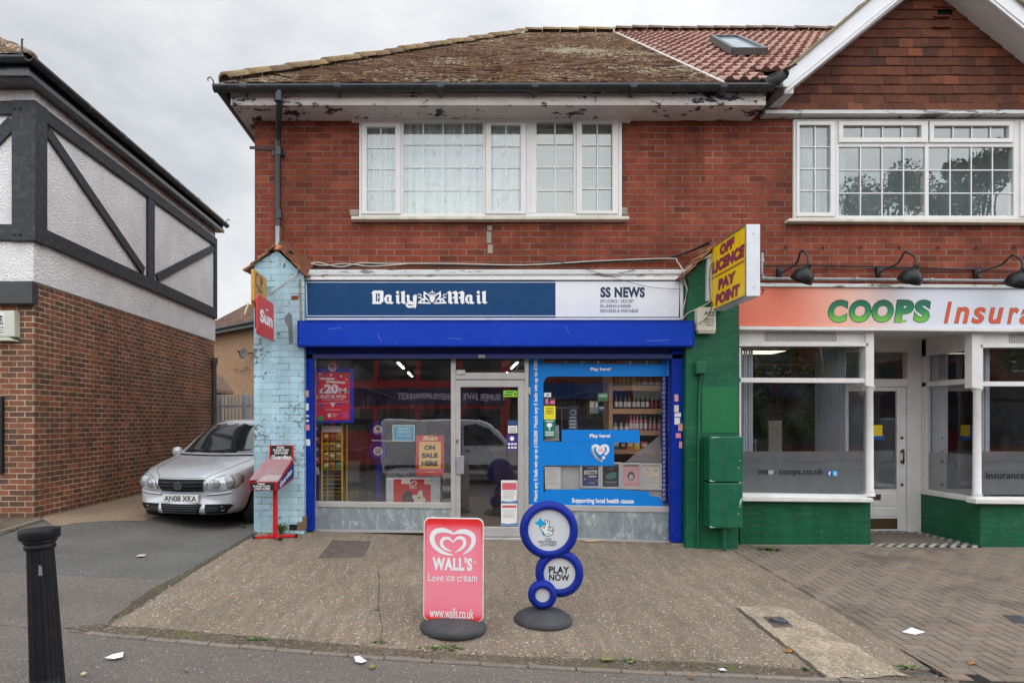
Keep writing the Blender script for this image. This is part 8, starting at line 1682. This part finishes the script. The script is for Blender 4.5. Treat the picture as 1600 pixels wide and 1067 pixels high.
for x in range(-22, 29, 3): m = MB(); m.box(x, x+1.6, -14.02, -13.94, 3.7, 5.2); w1 = m.build('window', UPVC, par); m = MB(); m.box(x+.08, x+.76, -13.95, -13.93, 3.78, 5.12).box(x+.84, x+1.52, -13.95, -13.93, 3.78, 5.12); m.build('pane', pm('far_glass', C(70, 80, 88), .1), w1)
for x, c1 in ((-23.5, C(40, 90, 60)), (-18, C(110, 30, 34)), (-12.5, C(40, 44, 50)), (-7, C(120, 34, 30)), (-1.5, C(50, 52, 60)), (3.2, C(24, 70, 130)), (8.2, C(190, 188, 184)), (13.2, C(22, 60, 120)), (18.2, C(90, 34, 40)), (23.2, C(60, 60, 66))):
    m = MB(); m.box(x, x+4.6, -14.0, -13.75, 2.5, 3.2); m.build('fascia_board', pm('far_fascia_%d' % int(x), c1, .5), par); m = MB(); m.box(x+.2, x+4.4, -14.02, -13.96, .3, 2.4); m.build('shopfront', pm('far_shop', C(52, 54, 58), .3, var=.3, vs=1), par)
# red double decker on the far lane with an advert panel
bus = thing('double_decker_bus', 'red double decker bus across the road with a dark advert panel along its side', 'bus', (-3, -8.6, gz(0, -8)))
yb = -7.4; zg = gz(0, -7.5); RED = pm('bus_red', C(170, 24, 30), .3, coat=.5)
m = MB(); m.prism(rrect(-9.5, 1.9, zg+.3, zg+4.35, .3), (Vector((0, 0, 0)), FX, FZ, FY), -9.9, yb); m.build('body', RED, bus, bevel=.05)
m = MB(); m.box(-9.2, 1.7, yb, yb+.02, 2.03, 2.66); m.build('advert_panel', pm('advert_navy', C(40, 26, 70), .4), bus)
m = MB(); m.text('!! SUPER SAVE', fb(yb), -1.75, 2.22, -.2, 2.46, .025, bold=.03); m.text('MONEYSUPERMARKET', fb(yb), -.05, 2.22, 2.2, 2.46, .025, bold=.03); m.text('MONEYSPEND', fb(yb), 2.9, 2.24, 4.6, 2.44, .025, bold=.02) if False else None; m.build('advert_lettering', pm('advert_white', C(220, 216, 226), .5), bus)
m = MB()
for i in range(7): m.box(-9.1+i*1.55, -7.75+i*1.55, yb, yb+.015, 1.1, 1.9); m.box(-9.1+i*1.55, -7.75+i*1.55, yb, yb+.015, 2.95, 3.75)
m.build('windows', pm('bus_glass', C(34, 38, 42), .05, coat=1), bus)
for x in (-7.5, -.6): m = MB(); m.lathe([(.2, -.12), (.46, -.12), (.49, -.06), (.49, .1), (.44, .14), (.25, .12), (.001, .06)], (x, yb-.12, zg+.49), FY, 28); m.build('wheel', pm('tyre', C(34, 34, 35), .85, bs=80), bus)
# white van parked on this side of the bus
van = thing('white_van', 'white panel van parked at the kerb across the lane, mirrored in the shop door', 'van', (.4, -4.4, gz(0, -4))); zv = gz(0, -4); yv = -3.45
sil = [(-2.3, .28), (2.25, .28), (2.62, .4), (2.68, .62), (2.62, .98), (2.2, 1.12), (1.62, 1.2), (1.05, 1.78), (.7, 1.92), (.2, 1.97), (-2.2, 1.95), (-2.32, 1.8)]
m = MB(); m.prism([(a, b+zv) for a, b in sil], (Vector((0, 0, 0)), FX, FZ, -FY), 3.5, 5.3); m.build('body', pm('van_white', C(238, 239, 240), .3, coat=.5), van, bevel=.06, seg=3)
m = MB(); m.prism([(a, b+zv) for a, b in [(.2, 1.15), (1.45, 1.18), (.98, 1.66), (.55, 1.78), (.2, 1.78)]], (Vector((0, 0, 0)), FX, FZ, -FY), 3.47, 3.51); m.build('side_window', pm('bus_glass', C(34, 38, 42), .05, coat=1), van); m = MB(); m.box(-2.2, 2.5, -3.5, -3.46, zv+.45, zv+.58); m.build('side_moulding', BLACKP, van); m = MB()
for q in ((.12, .4, .12, 1.85), (1.5, .6, 1.5, 1.15)): m.tube([(q[0], -3.495, zv+q[1]), (q[2], -3.495, zv+q[3])], .008, 5)
m.tube([(.22, -3.47, zv+1.0), (.38, -3.47, zv+1.0)], .02, 6); m.build('door_gap', BLACKP, van)
for x in (-1.55, 1.75): m = MB(); m.lathe([(.15, -.1), (.31, -.1), (.33, -.05), (.33, .07), (.29, .1), (.17, .08), (.001, .04)], (x, -3.6, zv+.33), FY, 28); wv_ = m.build('wheel', pm('tyre', C(34, 34, 35), .85, bs=80), van); m = MB(); m.lathe([(.19, .085), (.17, .1), (.05, .085), (.001, .1)], (x, -3.6, zv+.33), FY, 20); m.build('hub_cap', pm('hub_silver', C(150, 152, 155), .3, .6), wv_)
m = MB(); m.box(2.5, 2.69, -3.7, -3.5, zv+.75, zv+.92); m.build('headlight', pm('headlamp_far', C(180, 184, 188), .1), van)
